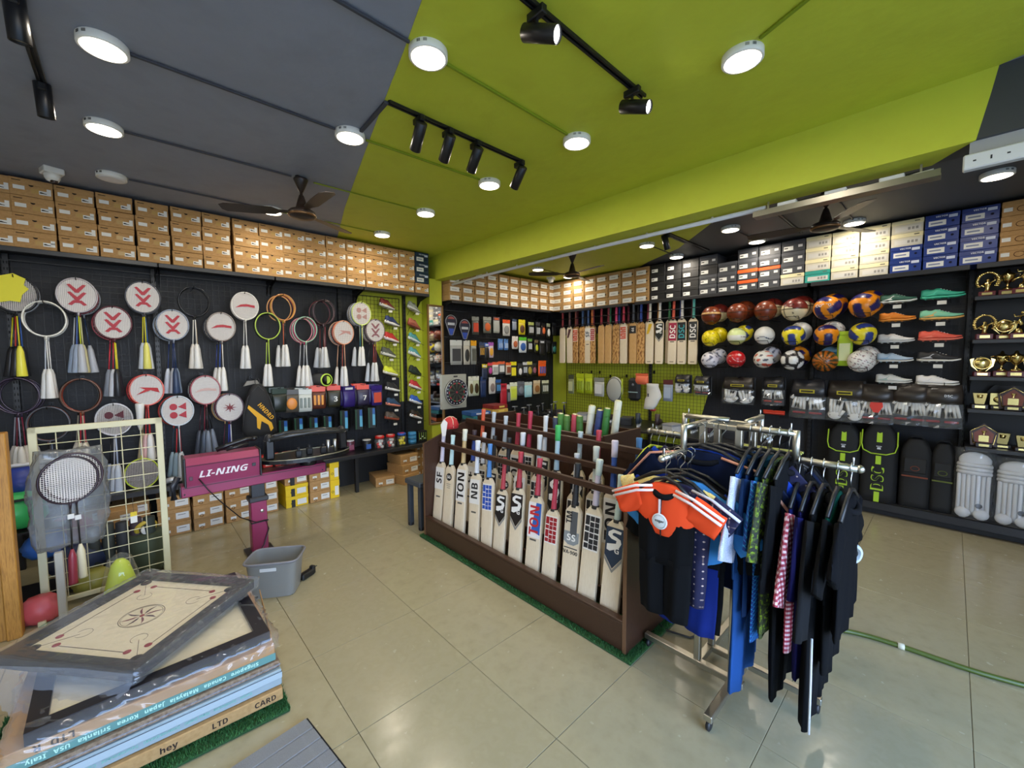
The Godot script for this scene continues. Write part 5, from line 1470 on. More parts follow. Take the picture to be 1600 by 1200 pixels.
func ball_color(kind: String, d: Vector3) -> Color:
	match kind:
		"basket", "basket_gold", "basket_cream":
			var seam: float = min(min(absf(d.x), absf(d.y)), min(absf(d.x * d.x + d.y * d.y * 0.2 - 0.45), 9.0))
			if seam < 0.022:
				return Color("#1c120c")
			if kind == "basket_gold" and absf(d.y - 0.25) < 0.08:
				return Color("#c9a46a")
			if kind == "basket_cream" and d.y < 0.28 + 0.3 * d.x:
				return Color("#d8cba8")
			return Color("#6e2f1c") if kind != "basket_cream" else Color("#6a2420")
		"volley_yellow", "volley_orange", "volley_lime":
			var u := d.rotated(Vector3(1, 0.4, 0.2).normalized(), 0.7)
			var ax := 0 if absf(u.x) > absf(u.y) and absf(u.x) > absf(u.z) else (1 if absf(u.y) > absf(u.z) else 2)
			var v: float = [u.y / u.x, u.z / u.y, u.x / u.z][ax]
			var main := Color("#e4d42a") if kind != "volley_orange" else Color("#e08a1c")
			if absf(absf(v) - 0.34) < 0.03:
				return Color("#2a2a3a")
			if absf(v) < 0.34:
				return Color("#2c3f86") if kind != "volley_orange" else Color("#241f5e")
			return main
		"white_swoosh":
			return Color("#2c3350") if absf(d.y + 0.1 - 0.35 * sin(d.z * 3.0)) < 0.045 and d.x < 0.5 else Color("#e3e2dc")
		"lime_white":
			if absf(d.y + 0.1) < 0.05 and absf(d.z) < 0.5 and d.x < 0.0 and fmod(absf(d.z) * 12.0, 1.0) < 0.7:
				return Color("#2a2a2a")
			return Color("#cfdc9a") if d.y > 0.1 else (Color("#e9e8dc") if d.y > -0.45 else Color("#b4c07a"))
		"yellow_scratch":
			return Color("#4a3c14") if absf(sin(d.x * 9.0 + sin(d.y * 7.0) * 2.0 + d.z * 5.0)) < 0.12 else Color("#dfcc1c")
		"white_grey":
			return Color("#575a72") if sin(d.x * 6.0 + 2.0 * sin(d.y * 5.0)) * sin(d.z * 6.0 + 1.5) > 0.45 else Color("#d9d8e2")
		"red":
			return Color("#e3c2bd") if absf(sin(d.y * 5.0 + 2.2 * sin(d.z * 4.0))) < 0.13 else Color("#bf2026")
		"white_orange":
			var k := sin(d.z * 5.5 + 2.0 * d.y) * sin(d.y * 6.0 - 1.0)
			return Color("#c9543a") if k > 0.55 else (Color("#3a3a44") if k < -0.72 else Color("#e2dfd8"))
		"soccer":
			var best := 0.0
			var g := 1.618
			for p in [Vector3(0, 1, g), Vector3(0, -1, g), Vector3(0, 1, -g), Vector3(0, -1, -g), Vector3(1, g, 0), Vector3(-1, g, 0), Vector3(1, -g, 0), Vector3(-1, -g, 0), Vector3(g, 0, 1), Vector3(g, 0, -1), Vector3(-g, 0, 1), Vector3(-g, 0, -1)]:
				best = max(best, d.dot(p.normalized()))
			return Color("#e2e2de") if best > 0.91 else Color("#232428")
		"yellow_petal":
			var a := atan2(d.y, d.z)
			var rr := acos(clamp(-d.x, -1.0, 1.0))
			var e: float = 0.5 + 0.32 * sin(a * 6.0 + 0.4)
			if rr < e + 0.35:
				return Color("#ecd816")
			return Color("#b5641c") if sin(a * 12.0) > 0.0 else Color("#33301c")
		"white_stripe":
			return Color("#7a3a4a") if absf(sin(d.y * 5.0 + d.z * 6.0 + sin(d.x * 3.0))) < 0.16 else (Color("#2f3038") if absf(sin(d.y * 7.0 - d.z * 3.0)) < 0.1 else Color("#e2dfda"))
		"blue":
			return Color("#2f7ab8") if d.y < 0.45 else Color("#7fb4dc")
	return Color("#cccccc")

func ball(kind: String, at: Vector3, r: float, label: String, turn := 0.0):
	var k := "ball_%s_%.3f" % [kind, r]
	if not shapes.has(k):
		shapes[k] = colored_ball(r, func(d): return ball_color(kind, d))
	if not mats.has("ballm"):
		var m := StandardMaterial3D.new()
		m.vertex_color_use_as_albedo = true
		m.roughness = 0.32
		mats["ballm"] = m
	var o := P(self, numbered("ball"), shapes[k], mats["ballm"], at, Vector3(0.0, turn, 0.0))
	meta(o, label, "ball", "balls on the cricket wall")

func glove_bag(z: float, y: float, w: float, h: float, kind: int, label: String):
	# hanging clear bag with a black header and white gloves inside
	var t := T("glove_bag", label, "gloves", Vector3(4.24, y, z), -PI / 2 + rng.randf_range(-0.08, 0.08), "bagged gloves on the cricket wall")
	var dark := M("#17181b", 0.5)
	P(t, "bag_back", bx(Vector3(w, h, 0.02), 0.006), dark, Vector3(0, -h / 2, -0.05))
	P(t, "header", shape("gb_head%.2f_%.2f" % [w, h], func(b):
		b.smooth()
		b.loft([ell(Vector3(0, -h * 0.45, 0), w * 0.5, 0.045, 14), ell(Vector3(0, -h * 0.25, 0), w * 0.49, 0.04, 14), ell(Vector3(0, -0.005, -0.02), w * 0.44, 0.012, 14)])), M(["#1c1d20", "#202126", "#2a2420"][kind % 3], 0.35))
	if kind < 4:
		P(t, "yellow_tag", bx(Vector3(w * 0.42, h * 0.09, 0.003), 0.001), M("#b5a82a", 0.45), Vector3(0, -h * 0.3, 0.042))
		P(t, "tag_print", bx(Vector3(w * 0.34, h * 0.045, 0.001)), M("#2c2a12", 0.6), Vector3(0, -h * 0.3, 0.0442))
	var wh := M("#dedcd6", 0.6)
	for s in [-1, 1]:
		P(t, "glove", shape("glove%.2f_%.2f" % [w, h], func(b):
			b.smooth()
			for i in 4:
				var x := (i - 1.5) * w * 0.095
				b.tube([Vector3(x * 0.8, -h * 0.2, 0), Vector3(x, -h * 0.02, 0.012), Vector3(x * 1.1, h * 0.14, 0.008)], w * 0.052, 8)
			b.ball(Vector3(0, -h * 0.23, 0), Vector3(w * 0.2, h * 0.12, 0.02), 12, 8)
			b.tube([Vector3(w * 0.15, -h * 0.24, 0.01), Vector3(w * 0.24, -h * 0.1, 0.014)], w * 0.05, 8)), wh, Vector3(s * w * 0.23, -h * 0.62, 0.0), Vector3(0, 0, s * 0.12 + (PI if kind % 2 else 0.0)))
		P(t, "glove_trim", bx(Vector3(w * 0.36, h * 0.05, 0.02), 0.006), M(["#2f5cb0", "#8a1c28", "#1c1d20", "#b03a2a"][kind % 4], 0.5), Vector3(s * w * 0.23, -h * 0.86, 0.006))
	P(t, "clear_front", shape("gb_clear%.2f_%.2f" % [w, h], func(b):
		var n := 7
		for i in n:
			for j in n:
				var pts := []
				for q in [[0, 0], [1, 0], [1, 1], [0, 1]]:
					var u := float(i + q[0]) / n
					var v := float(j + q[1]) / n
					pts.append(Vector3((u - 0.5) * w, -h * 0.42 - v * h * 0.58, 0.046 + 0.008 * sin(u * 17.0 + v * 9.0) + 0.006 * sin(v * 23.0 - u * 5.0) - 0.03 * pow(abs(u - 0.5) * 2.0, 3.0)))
				b.quad(pts[3], pts[2], pts[1], pts[0])), X("film"))
	var hk := T("display_hook", "wire hook holding the " + label, "hook", Vector3(4.24, y, z), 0, "wire hooks on the cricket wall")
	P(hk, "wire", shape("gb_hook", func(b):
		b.smooth()
		b.tube([Vector3(-0.02, 0.02, 0), Vector3(-0.01, -0.003, 0), Vector3(0.31, -0.003, 0)], 0.003, 5)), M("#141518", 0.4))

func build_cricket_wall():
	# hanging bats: z, grip, wood, print
	var hb := [[-3.0, "#8f2a34", "willow", "", ""], [-2.83, "#6a4a48", "willow", "stripe", "#5a3a3c"], [-2.71, "#7a3a34", "willow_burnt", "SS", "#c9502a"], [-2.56, "#3a5a86", "willow_burnt", "", ""], [-2.45, "#3f5c8a", "willow", "SF", "#3a4a5a"], [-2.36, "#c06a30", "willow_burnt", "SS", "#a8302c"], [-2.19, "#a02a3c", "willow_tan", "", ""], [-2.06, "#7a2430", "willow_tan", "", ""], [-1.92, "#c23a68", "willow_burnt", "", ""], [-1.78, "#b02c44", "willow", "SSv", "#d2542c"], [-1.62, "#4a505a", "willow_tan", "band", "#2a2b2e"], [-1.49, "#2c4aa0", "willow_burnt", "", ""], [-1.35, "#d9d4c6", "willow", "stripe", "#d8b02a"], [-1.2, "#e3e0d8", "willow", "SG", "#1c2424"], [-1.01, "#d95a42", "willow", "DSC", "#f0eae6", "#a02a48"], [-0.87, "#d9d6d2", "willow", "DSCb", "#3fa0a8", "#24262a"], [-0.72, "#5ab0a8", "willow", "DSCt", "#e6e4e0", "#34363a"]]
	for i in hb.size():
		var p: Array = hb[i]
		var st := {"grip": p[1], "wood": p[2], "print": p[3], "ink": p[4] if p[4] else "#222222", "toe": i > 11}
		if p.size() > 5:
			st["back"] = p[5]
		var o := bat(st)
		o.name = numbered("cricket_bat")
		add_child(o)
		o.position = Vector3(4.3, 1.5, p[0])
		o.rotation = Vector3(0, -PI / 2 + rng.randf_range(-0.1, 0.1), rng.randf_range(-0.02, 0.02))
		o.scale = Vector3(1.1, 1.03, 1.1)
		meta(o, "cricket bat hanging on the cricket wall, %s from the corner" % ORD[i], "cricket bat", "bats hanging on the cricket wall")
	# a second layer behind
	for i in 14:
		var o := bat({"grip": ["#2a4aa0", "#7a2a3c", "#3a3c44", "#a83a5c", "#c98a3a", "#3f8a5a"][i % 6], "wood": ["willow", "willow_tan", "willow"][i % 3]})
		o.name = numbered("cricket_bat")
		add_child(o)
		o.position = Vector3(4.42, 1.51, -2.93 + i * 0.165)
		o.rotation = Vector3(0, -PI / 2, 0)
		o.scale = Vector3(1.0, 1.03, 1.0)
		meta(o, "plain cricket bat in the back layer of hanging bats, %s from the corner" % ORD[i], "cricket bat", "bats hanging on the cricket wall")
	for y in [2.14, 2.25]:
		var r := P(self, numbered("bat_rail"), shape("bat_rail", func(b):
			b.smooth()
			b.tube([Vector3(0, 0, -3.1), Vector3(0, 0, -0.6)], 0.006, 8)
			for z in [-3.0, -1.8, -0.65]:
				b.tube([Vector3(0, 0, z), Vector3(0.32, 0, z)], 0.005, 6)), M("#17181b", 0.35, 0.5), Vector3(4.255, y, 0))
		meta(r, "thin black rail holding the hanging bats at their %s" % ["shoulders" if y < 2.2 else "grips"], "rail")
	# balls: front ones then the ones behind
	var kinds := [["basket_gold", "basket", "basket", "basket_cream", "volley_orange", "volley_orange"], ["yellow_scratch", "lime_white", "white_swoosh", "volley_yellow", "volley_orange", "volley_lime"], ["white_grey", "red", "white_orange", "soccer", "yellow_petal", "white_stripe"]]
	var names := [["brown basketball with a gold band", "plain brown basketball", "plain brown basketball with thin seams", "maroon and cream basketball", "orange and navy volleyball", "larger orange and navy volleyball"], ["yellow ball with dark scratches", "pale lime and white ball", "white ball with a dark swoosh", "yellow and blue volleyball", "orange and purple volleyball", "lime yellow and blue volleyball"], ["white ball with grey swirls", "glossy red football", "white football with orange marks", "black football with white pentagons", "yellow petal pattern football", "white football with wine stripes"]]
	var rows := ["top", "middle", "bottom"]
	var zs := [-0.44, -0.135, 0.165, 0.45, 0.745, 1.04]
	for r in 3:
		for c in 6:
			var rad := 0.115 if r == 0 else 0.104
			if c > 2:
				rad += 0.008
			var y: float = [2.12, 1.835, 1.56][r] + [0.0, 0.01, 0.01, 0.0, -0.01, -0.01][c]
			ball(kinds[r][c], Vector3(4.18, y, zs[c]), rad, "%s in the %s row of balls, %s from the bats" % [names[r][c], rows[r], ORD[c]], 0.3 * c + r)
			var cradle := P(self, numbered("ball_cradle"), shape("cradle", func(b):
				b.smooth()
				for s in [-0.06, 0.06]:
					b.tube([Vector3(-0.09, -0.06, s), Vector3(-0.06, -0.095, s), Vector3(0.39, -0.095, s)], 0.003, 5)
				b.tube([Vector3(-0.09, -0.06, -0.06), Vector3(-0.09, -0.06, 0.06)], 0.003, 5)), M("#131417", 0.4), Vector3(4.18, y - (rad - 0.1) , zs[c]))
			meta(cradle, "black wire cradle in the %s ball row, %s from the bats" % [rows[r], ORD[c]], "cradle", "wire ball cradles")
			var back := [["basket_cream", "basket", "basket_cream", "basket_cream", "volley_orange", "volley_orange"], ["yellow_scratch", "volley_lime", "", "white_swoosh", "white_stripe", ""], ["white_grey", "", "white_grey", "volley_orange", "blue", "white_stripe"]]
			if back[r][c]:
				ball(back[r][c], Vector3(4.39, y + 0.045, zs[c] + 0.02), rad, "half hidden ball behind the %s" % names[r][c], 0.5 * c + 2.0 * r + 1.0)
	var cos := P(self, numbered("ball_lettering"), text_mesh("COSCO", 0.03, 0.003), M("#e6e6ea", 0.4), Vector3(4.063, 2.13, 0.73), Vector3(0, -PI / 2, 0.05))
	cos.reparent(get_node(NodePath(ball_named("orange and navy volleyball in the top"))))
	# lime bib hanging between balls
	var bib := packet(Vector3(4.22, 1.86, 0.9), -PI / 2, 0.13, 0.36, 0.05, M("#a8c82a", 0.6), M("#b4d42c", 0.6), "lime green packet hanging between the last two columns of balls", "", "window", M("#d8e0a8", 0.4), 0.1)
	hook_b(Vector3(4.21, 1.862, 0.9), "short hook over the lime packet between the balls")
	# football boots, two columns
	var bt := [[["#2a5a4a", "#cfd6d2", "dark green boot with white speckles"], ["#e0801c", "#e8943a", "orange boot"], ["#dfdedc", "#c9ccd0", "white boot with a dark mark"], ["#b4c9de", "#8fb4d6", "pale blue boot"], ["#dcdcd6", "#9fb8b0", "white running shoe with grey stripes"]], [["#2c9a80", "#3fb494", "teal green boot"], ["#7ac0a0", "#d2a45a", "mint and tan boot"], ["#dc5a48", "#e0705c", "coral red boot"], ["#232427", "#a9abae", "black boot with a silver heel"], ["#e4e2e0", "#d6d6d8", "plain white shoe"]]]
	for c in 2:
		for k in 5:
			var f: Array = bt[c][k]
			trainer(Vector3(4.3, [[2.125, 1.945, 1.735, 1.545, 1.335], [2.135, 1.94, 1.745, 1.55, 1.325]][c][k], [1.28, 1.58][c]), f[0], f[1], "#d8d6ce" if k > 2 else f[1], "%s on the cricket wall, %s from the top" % [f[2], ORD[k]], 0.29 if c else 0.27, 0.0, -PI / 2 - 0.08, true, "football_boot", false)
			var br := P(self, numbered("shoe_bracket"), shape("boot_bracket", func(b):
				b.smooth()
				for s in [-0.05, 0.05]:
					b.tube([Vector3(-0.06, -0.014, s), Vector3(0.26, -0.014, s)], 0.003, 5)
				b.tube([Vector3(-0.06, -0.014, -0.11), Vector3(-0.06, -0.014, 0.11)], 0.003, 5)), M("#141518", 0.4), Vector3(4.3, [[2.125, 1.945, 1.735, 1.545, 1.335], [2.135, 1.94, 1.745, 1.55, 1.325]][c][k], [1.28, 1.58][c]))
			P(br, "price_tag", bx(Vector3(0.002, 0.034, 0.06)), M("#d6d4cc", 0.6), Vector3(-0.067, -0.045, 0.0))
			meta(br, "wire bracket with a white tag below the " + f[2], "bracket", "shoe brackets")
	# gloves and other bags
	var gb := [[-0.82, 1.355, .22, .25, 0, "clear bag of blue and white gloves under the last hanging bats"], [-0.56, 1.345, .22, .25, 1, "black topped glove bag beside the wide silver bag"], [-0.12, 1.345, .36, .33, 2, "wide shiny bag of several white gloves"], [0.26, 1.36, .23, .33, 3, "black topped glove bag below the black football"], [0.595, 1.345, .33, .43, 1, "large glittering bag of white gloves under the yellow petal ball"], [0.92, 1.345, .31, .43, 2, "clear bag with a white glove in wine stripes"]]
	for q in gb:
		glove_bag(q[0], q[1], q[2], q[3], q[4], q[5])
	for q in [[1.17, 1.32, "dark bag with a red face guard"], [1.41, 1.335, "clear bag with a white inner glove"], [1.63, 1.335, "dark DSC bag with a clear pocket"]]:
		glove_bag(q[0], q[1], 0.26, 0.4, 5, q[2])
	var guard := get_child(get_child_count() - 6)
	P(guard, "face_guard", shape("guard", func(b): b.prism(pv([-0.045, 0.04, 0.045, 0.04, 0.05, 0.0, 0.02, -0.06, -0.02, -0.06, -0.05, 0.0]), 0.05, 0.066)), M("#d63a2a", 0.45), Vector3(0, -0.22, 0))
	P(get_child(get_child_count() - 2), "brand_print", text_mesh("DSC", 0.022, 0.002), M("#cfd2d6", 0.5), Vector3(0.03, -0.1, 0.046))
	# shin guards, caps and small things under the first bats
	var sg := [[-2.74, 1.3, .12, .32, "#8a8f6a", "#4a4e38", "#c9cc9a", "dark olive packet at the start of the guard row", "window"], [-2.55, 1.33, .16, .33, "#a8b81c", "#b4c420", "#8a9a18", "lime shin guard packet", "bars"], [-2.38, 1.33, .15, .33, "#b0c024", "#b8c82a", "#92a21a", "second lime shin guard packet", "bars"], [-2.17, 1.27, .19, .3, "#b4b6b0", "#8a8c80", "#e0e0dc", "white packet with red stripes", "window"]]
	for q in sg:
		var t := packet(Vector3(4.24, q[1], q[0]), -PI / 2, q[2], q[3], 0.05, M(q[4], 0.4), M(q[5], 0.4), q[7] + " under the hanging bats", "", q[8], M(q[6], 0.4))
		hook_b(Vector3(4.23, q[1] + 0.002, q[0]), "short hook over the " + q[7])
	var hl := T("thigh_pad", "grey oval thigh pad bag with a dark piping under the hanging bats", "pad", Vector3(4.22, 1.1, -1.87), -PI / 2)
	P(hl, "pad", shape("thigh", func(b):
		b.smooth()
		b.ball(Vector3.ZERO, Vector3(0.15, 0.2, 0.05), 18, 10)), M("#a9aaa2", 0.6))
	P(hl, "piping", shape("thighp", func(b):
		b.smooth()
		b.hoop(Vector3(0, 0, 0.02), 0.135, 0.18, 0.006, 24, 6)), M("#33353a", 0.6))
	P(hl, "lime_edge", shape("thighe", func(b):
		b.smooth()
		b.tube([Vector3(0.12, -0.18, 0.0), Vector3(0.14, 0.0, 0.02), Vector3(0.13, 0.17, 0.0)], 0.012, 6)), M("#a8b82a", 0.6))
	hook_b(Vector3(4.21, 1.285, -1.87), "hook holding the grey oval thigh pad bag")
	hook_b(Vector3(4.21, 1.285, -1.53), "hook holding the black drawstring bag")
	hook_b(Vector3(4.15, 1.21, -1.2), "hook holding the white moulded pad")
	var bp := T("abdo_bag", "black drawstring bag with a pale stripe beside the white arm guard", "bag", Vector3(4.22, 0.95, -1.53), -PI / 2)
	P(bp, "bag", bx(Vector3(0.2, 0.34, 0.09), 0.04), M("#1b1c1f", 0.7), Vector3(0, 0.17, 0))
	P(bp, "stripe", bx(Vector3(0.16, 0.014, 0.004), 0.001), M("#8fa8a8", 0.5), Vector3(0, 0.13, 0.046))
	P(bp, "badge", cyl(0.02, 0.003, 14), M("#6a6c72", 0.5), Vector3(0, 0.24, 0.046), Vector3(PI / 2, 0, 0))
	var ag := T("arm_guard", "white moulded pad with curled lower end hanging under the bats", "pad", Vector3(4.16, 1.0, -1.2), -PI / 2)
	P(ag, "pad", shape("armg", func(b):
		b.smooth()
		var rings := []
		for i in 9:
			var u := i / 8.0
			rings.append(ell(Vector3(0.02 * sin(u * 5.0) - (0.05 * (1.0 - u) if u < 0.4 else 0.0), -0.14 + 0.36 * u, 0.02 * cos(u * 4.0)), lerp(0.1, 0.13, u) * (0.7 + 0.3 * sin(PI * clamp(u + 0.12, 0, 1))), 0.05, 14))
		b.loft(rings)), M("#cfcdc6", 0.55))
	P(ag, "pad_print", bx(Vector3(0.02, 0.045, 0.004)), M("#4a4c50", 0.5), Vector3(-0.05, 0.06, 0.05))
	P(ag, "red_tip", shape("armgt", func(b):
		b.smooth()
		b.ball(Vector3(0.0, -0.15, 0.0), Vector3(0.05, 0.025, 0.04), 10, 6)), M("#b03a3a", 0.5))
	var og := packet(Vector3(4.2, 1.36, -1.4), -PI / 2, 0.2, 0.16, 0.08, M("#d96a48", 0.5), M("#d2603c", 0.5), "crumpled orange bag under the hanging bats", "", "", null, 0.2)
	hook_b(Vector3(4.2, 1.358, -1.4), "short hook over the crumpled orange bag")
	var gg := packet(Vector3(4.24, 1.28, -1.02), -PI / 2, 0.14, 0.3, 0.05, M("#8a94a4", 0.3), M("#5a2a2c", 0.4), "blue grey clear packet next to the white pad", "", "window", M("#a8b4c4", 0.3))
	hook_b(Vector3(4.23, 1.278, -1.02), "short hook over the blue grey packet")
	var red := packet(Vector3(4.26, 0.97, 0.27), -PI / 2, 0.22, 0.05, 0.04, M("#b8301c", 0.4), M("#c43a22", 0.4), "red card edge showing below the black glove bag", "", "", null, 0.4)
	hook_b(Vector3(4.25, 0.968, 0.27), "short hook over the red card")
	# plinth and kit bags
	var pl := T("display_plinth", "long black steel plinth along the foot of the cricket wall", "plinth", Vector3(4.23, 0, 1.3))
	P(pl, "top_board", bx(Vector3(0.4, 0.012, 1.75), 0.002), M("#1c1d20", 0.4), Vector3(0.2, 0.124, 0))
	P(pl, "front_board", bx(Vector3(0.012, 0.085, 1.75), 0.003), M("#2a2b2e", 0.35), Vector3(0.006, 0.088, 0))
	P(pl, "kick_board", bx(Vector3(0.01, 0.044, 1.75)), M("#0f1012", 0.6), Vector3(0.03, 0.022, 0))
	kit_bag(Vector3(4.36, 0.13, 0.92), "#101113", "#a8cc2a", "DSC", "black kit bag with lime bands, the one behind the garment rail", 0.29, 0.74)
	kit_bag(Vector3(4.34, 0.13, 1.205), "#101113", "#a8cc2a", "DSC", "black kit bag with lime bands and DSC lettering, beside the plain black bags", 0.29, 0.78)
	kit_bag(Vector3(4.36, 0.13, 1.47), "#151515", "#7a3a22", "", "black kit bag with a rust orange stripe", 0.23, 0.66)
	kit_bag(Vector3(4.37, 0.13, 1.655), "#151515", "#5a6420", "", "black kit bag with a thin olive stripe", 0.17, 0.64)
	for i in 2:
		leg_pad(Vector3(4.27, 0.135, [1.85, 2.09][i]), [0.60, 0.56][i], "white cricket leg pads in a clear bag, %s" % ["taller pair beside the black bag", "shorter pair under the wall's end"][i], i)

func ball_named(begin: String) -> String:
	for c in get_children():
		if c.has_meta("label") and str(c.get_meta("label")).begins_with(begin):
			return c.name
	return ""

func kit_bag(at: Vector3, body: String, trim: String, word: String, label: String, w: float, h: float):
	var t := T("kit_bag", label, "bag", at, -PI / 2, "kit bags on the plinth")
	P(t, "body", shape("kit%.2f_%.2f" % [w, h], func(b):
		b.smooth()
		var rings := []
		for i in 12:
			var u := i / 11.0
			var k: float = 1.0 - 0.06 * u - (0.45 * pow(max(0.0, u - 0.78) / 0.22, 2.0))
			var ring := PackedVector3Array()
			for j in 20:
				var a := -TAU * j / 20
				ring.append(Vector3(sign(cos(a)) * pow(abs(cos(a)), 0.5) * w * 0.5 * k, h * u, sign(sin(a)) * pow(abs(sin(a)), 0.6) * 0.11 * (1.0 - 0.35 * u + 0.02 * sin(u * 14.0))))
			rings.append(ring)
		b.loft(rings)), M(body, 0.75))
	var zf := 0.112
	if word:
		P(t, "lime_piping", shape("kitp%.2f_%.2f" % [w, h], func(b):
			b.smooth()
			b.tube([Vector3(-w * 0.46, h * 0.92, 0.07), Vector3(-w * 0.47, h * 0.74, 0.085), Vector3(-w * 0.42, h * 0.66, 0.092), Vector3(-w * 0.2, h * 0.62, 0.098), Vector3(w * 0.2, h * 0.62, 0.098), Vector3(w * 0.42, h * 0.66, 0.092), Vector3(w * 0.47, h * 0.74, 0.085), Vector3(w * 0.46, h * 0.92, 0.07)], 0.006, 6)), M(trim, 0.6))
		for q in [[0.85, 0.16, 0.074], [0.54, 0.11, 0.1], [0.06, 0.13, 0.112]]:
			P(t, "lime_strap", bx(Vector3(0.042, h * q[1], 0.008), 0.002), M(trim, 0.6), Vector3(0, h * q[0], q[2]), Vector3(-0.08, 0, 0))
		P(t, "emblem", shape("kitpaw", func(b):
			b.prism(pv([-0.015, 0, 0.015, 0, 0.012, 0.02, -0.012, 0.02]), 0, 0.002)
			for s in [-0.016, -0.005, 0.006, 0.016]:
				b.box(Vector3(s, 0.03, 0.001), Vector3(0.007, 0.01, 0.002))), M("#c9ccd0", 0.5), Vector3(0, h * 0.68, 0.092))
		P(t, "lettering", text_mesh(word, 0.1, 0.003), M(trim, 0.6), Vector3(0, h * 0.3, zf - 0.003), Vector3(-0.05, 0, PI / 2))
		P(t, "lettering_inset", text_mesh(word, 0.084, 0.003), M("#1c2010", 0.7), Vector3(0, h * 0.3, zf), Vector3(-0.05, 0, PI / 2))
	else:
		P(t, "stripe", bx(Vector3(w * 0.8, 0.014, 0.006), 0.002), M(trim, 0.6), Vector3(0, h * 0.46, 0.108))
		P(t, "pocket", bx(Vector3(w * 0.7, h * 0.22, 0.02), 0.008), M("#1a1a1a", 0.7), Vector3(0, h * 0.62, 0.088))
		P(t, "emblem", shape("kitemb", func(b): b.hoop(Vector3.ZERO, 0.03, 0.022, 0.003, 14, 4)), M(trim, 0.7), Vector3(0, h * 0.58, 0.1))
	P(t, "carry_loop", shape("kitloop", func(b):
		b.smooth()
		b.tube([Vector3(-0.05, 0, 0), Vector3(-0.03, 0.03, 0), Vector3(0.03, 0.03, 0), Vector3(0.05, 0, 0)], 0.008, 6)), M("#1d1e20", 0.7), Vector3(0, h - 0.005, 0))

func leg_pad(at: Vector3, h: float, label: String, idx: int):
	var t := T("leg_pads", label, "leg pads", at, -PI / 2 - 0.05, "leg pads on the plinth")
	var wh := M("#cfd0d2", 0.6)
	for i in 7:
		P(t, "cane", shape("cane%.2f" % h, func(b):
			b.smooth()
			b.tube([Vector3(0, 0.05, 0.02), Vector3(0, 0.1, 0.04), Vector3(0, h * 0.66, 0.045), Vector3(0, h * 0.68, 0.03)], 0.0155, 8)), wh, Vector3((i - 3) * 0.029, 0, -0.012 * abs(i - 3) * 0.4))
	for i in 3:
		P(t, "knee_roll", shape("roll%.2f" % h, func(b):
			b.smooth()
			b.tube([Vector3(-0.1, 0, 0.02), Vector3(-0.06, 0, 0.045), Vector3(0.06, 0, 0.045), Vector3(0.1, 0, 0.02)], 0.019, 8)), wh, Vector3(0, h * 0.7 + i * 0.034, 0))
	P(t, "top_flap", shape("flap%.2f" % h, func(b):
		b.smooth()
		b.ball(Vector3(0, 0, 0.02), Vector3(0.1, h * 0.13, 0.03), 16, 8)), wh, Vector3(0, h * 0.88, 0))
	P(t, "instep", shape("instep", func(b):
		b.smooth()
		for s in [-0.055, 0.055]:
			b.ball(Vector3(s, 0.05, 0.03), Vector3(0.052, 0.05, 0.035), 12, 8)), wh)
	P(t, "backing", bx(Vector3(0.2, h * 0.9, 0.05), 0.02), M("#b9babd", 0.7), Vector3(0, h * 0.48, -0.02))
	P(t, "round_badge", cyl(0.022, 0.004, 16), M("#33353c", 0.5), Vector3(0.04, 0.13, 0.056), Vector3(PI / 2, 0, 0))
	P(t, "clear_bag", shape("padbag%.2f" % h, func(b):
		b.smooth()
		var rings := []
		for i in 9:
			var u := i / 8.0
			var ring := PackedVector3Array()
			for j in 22:
				var a := -TAU * j / 22
				var wob := 1.0 + 0.05 * sin(j * 2.7 + i * 1.9)
				ring.append(Vector3(cos(a) * 0.122 * wob, 0.004 + (h + 0.03) * u, sin(a) * 0.085 * wob))
			rings.append(ring)
		b.loft(rings)), X("film"))

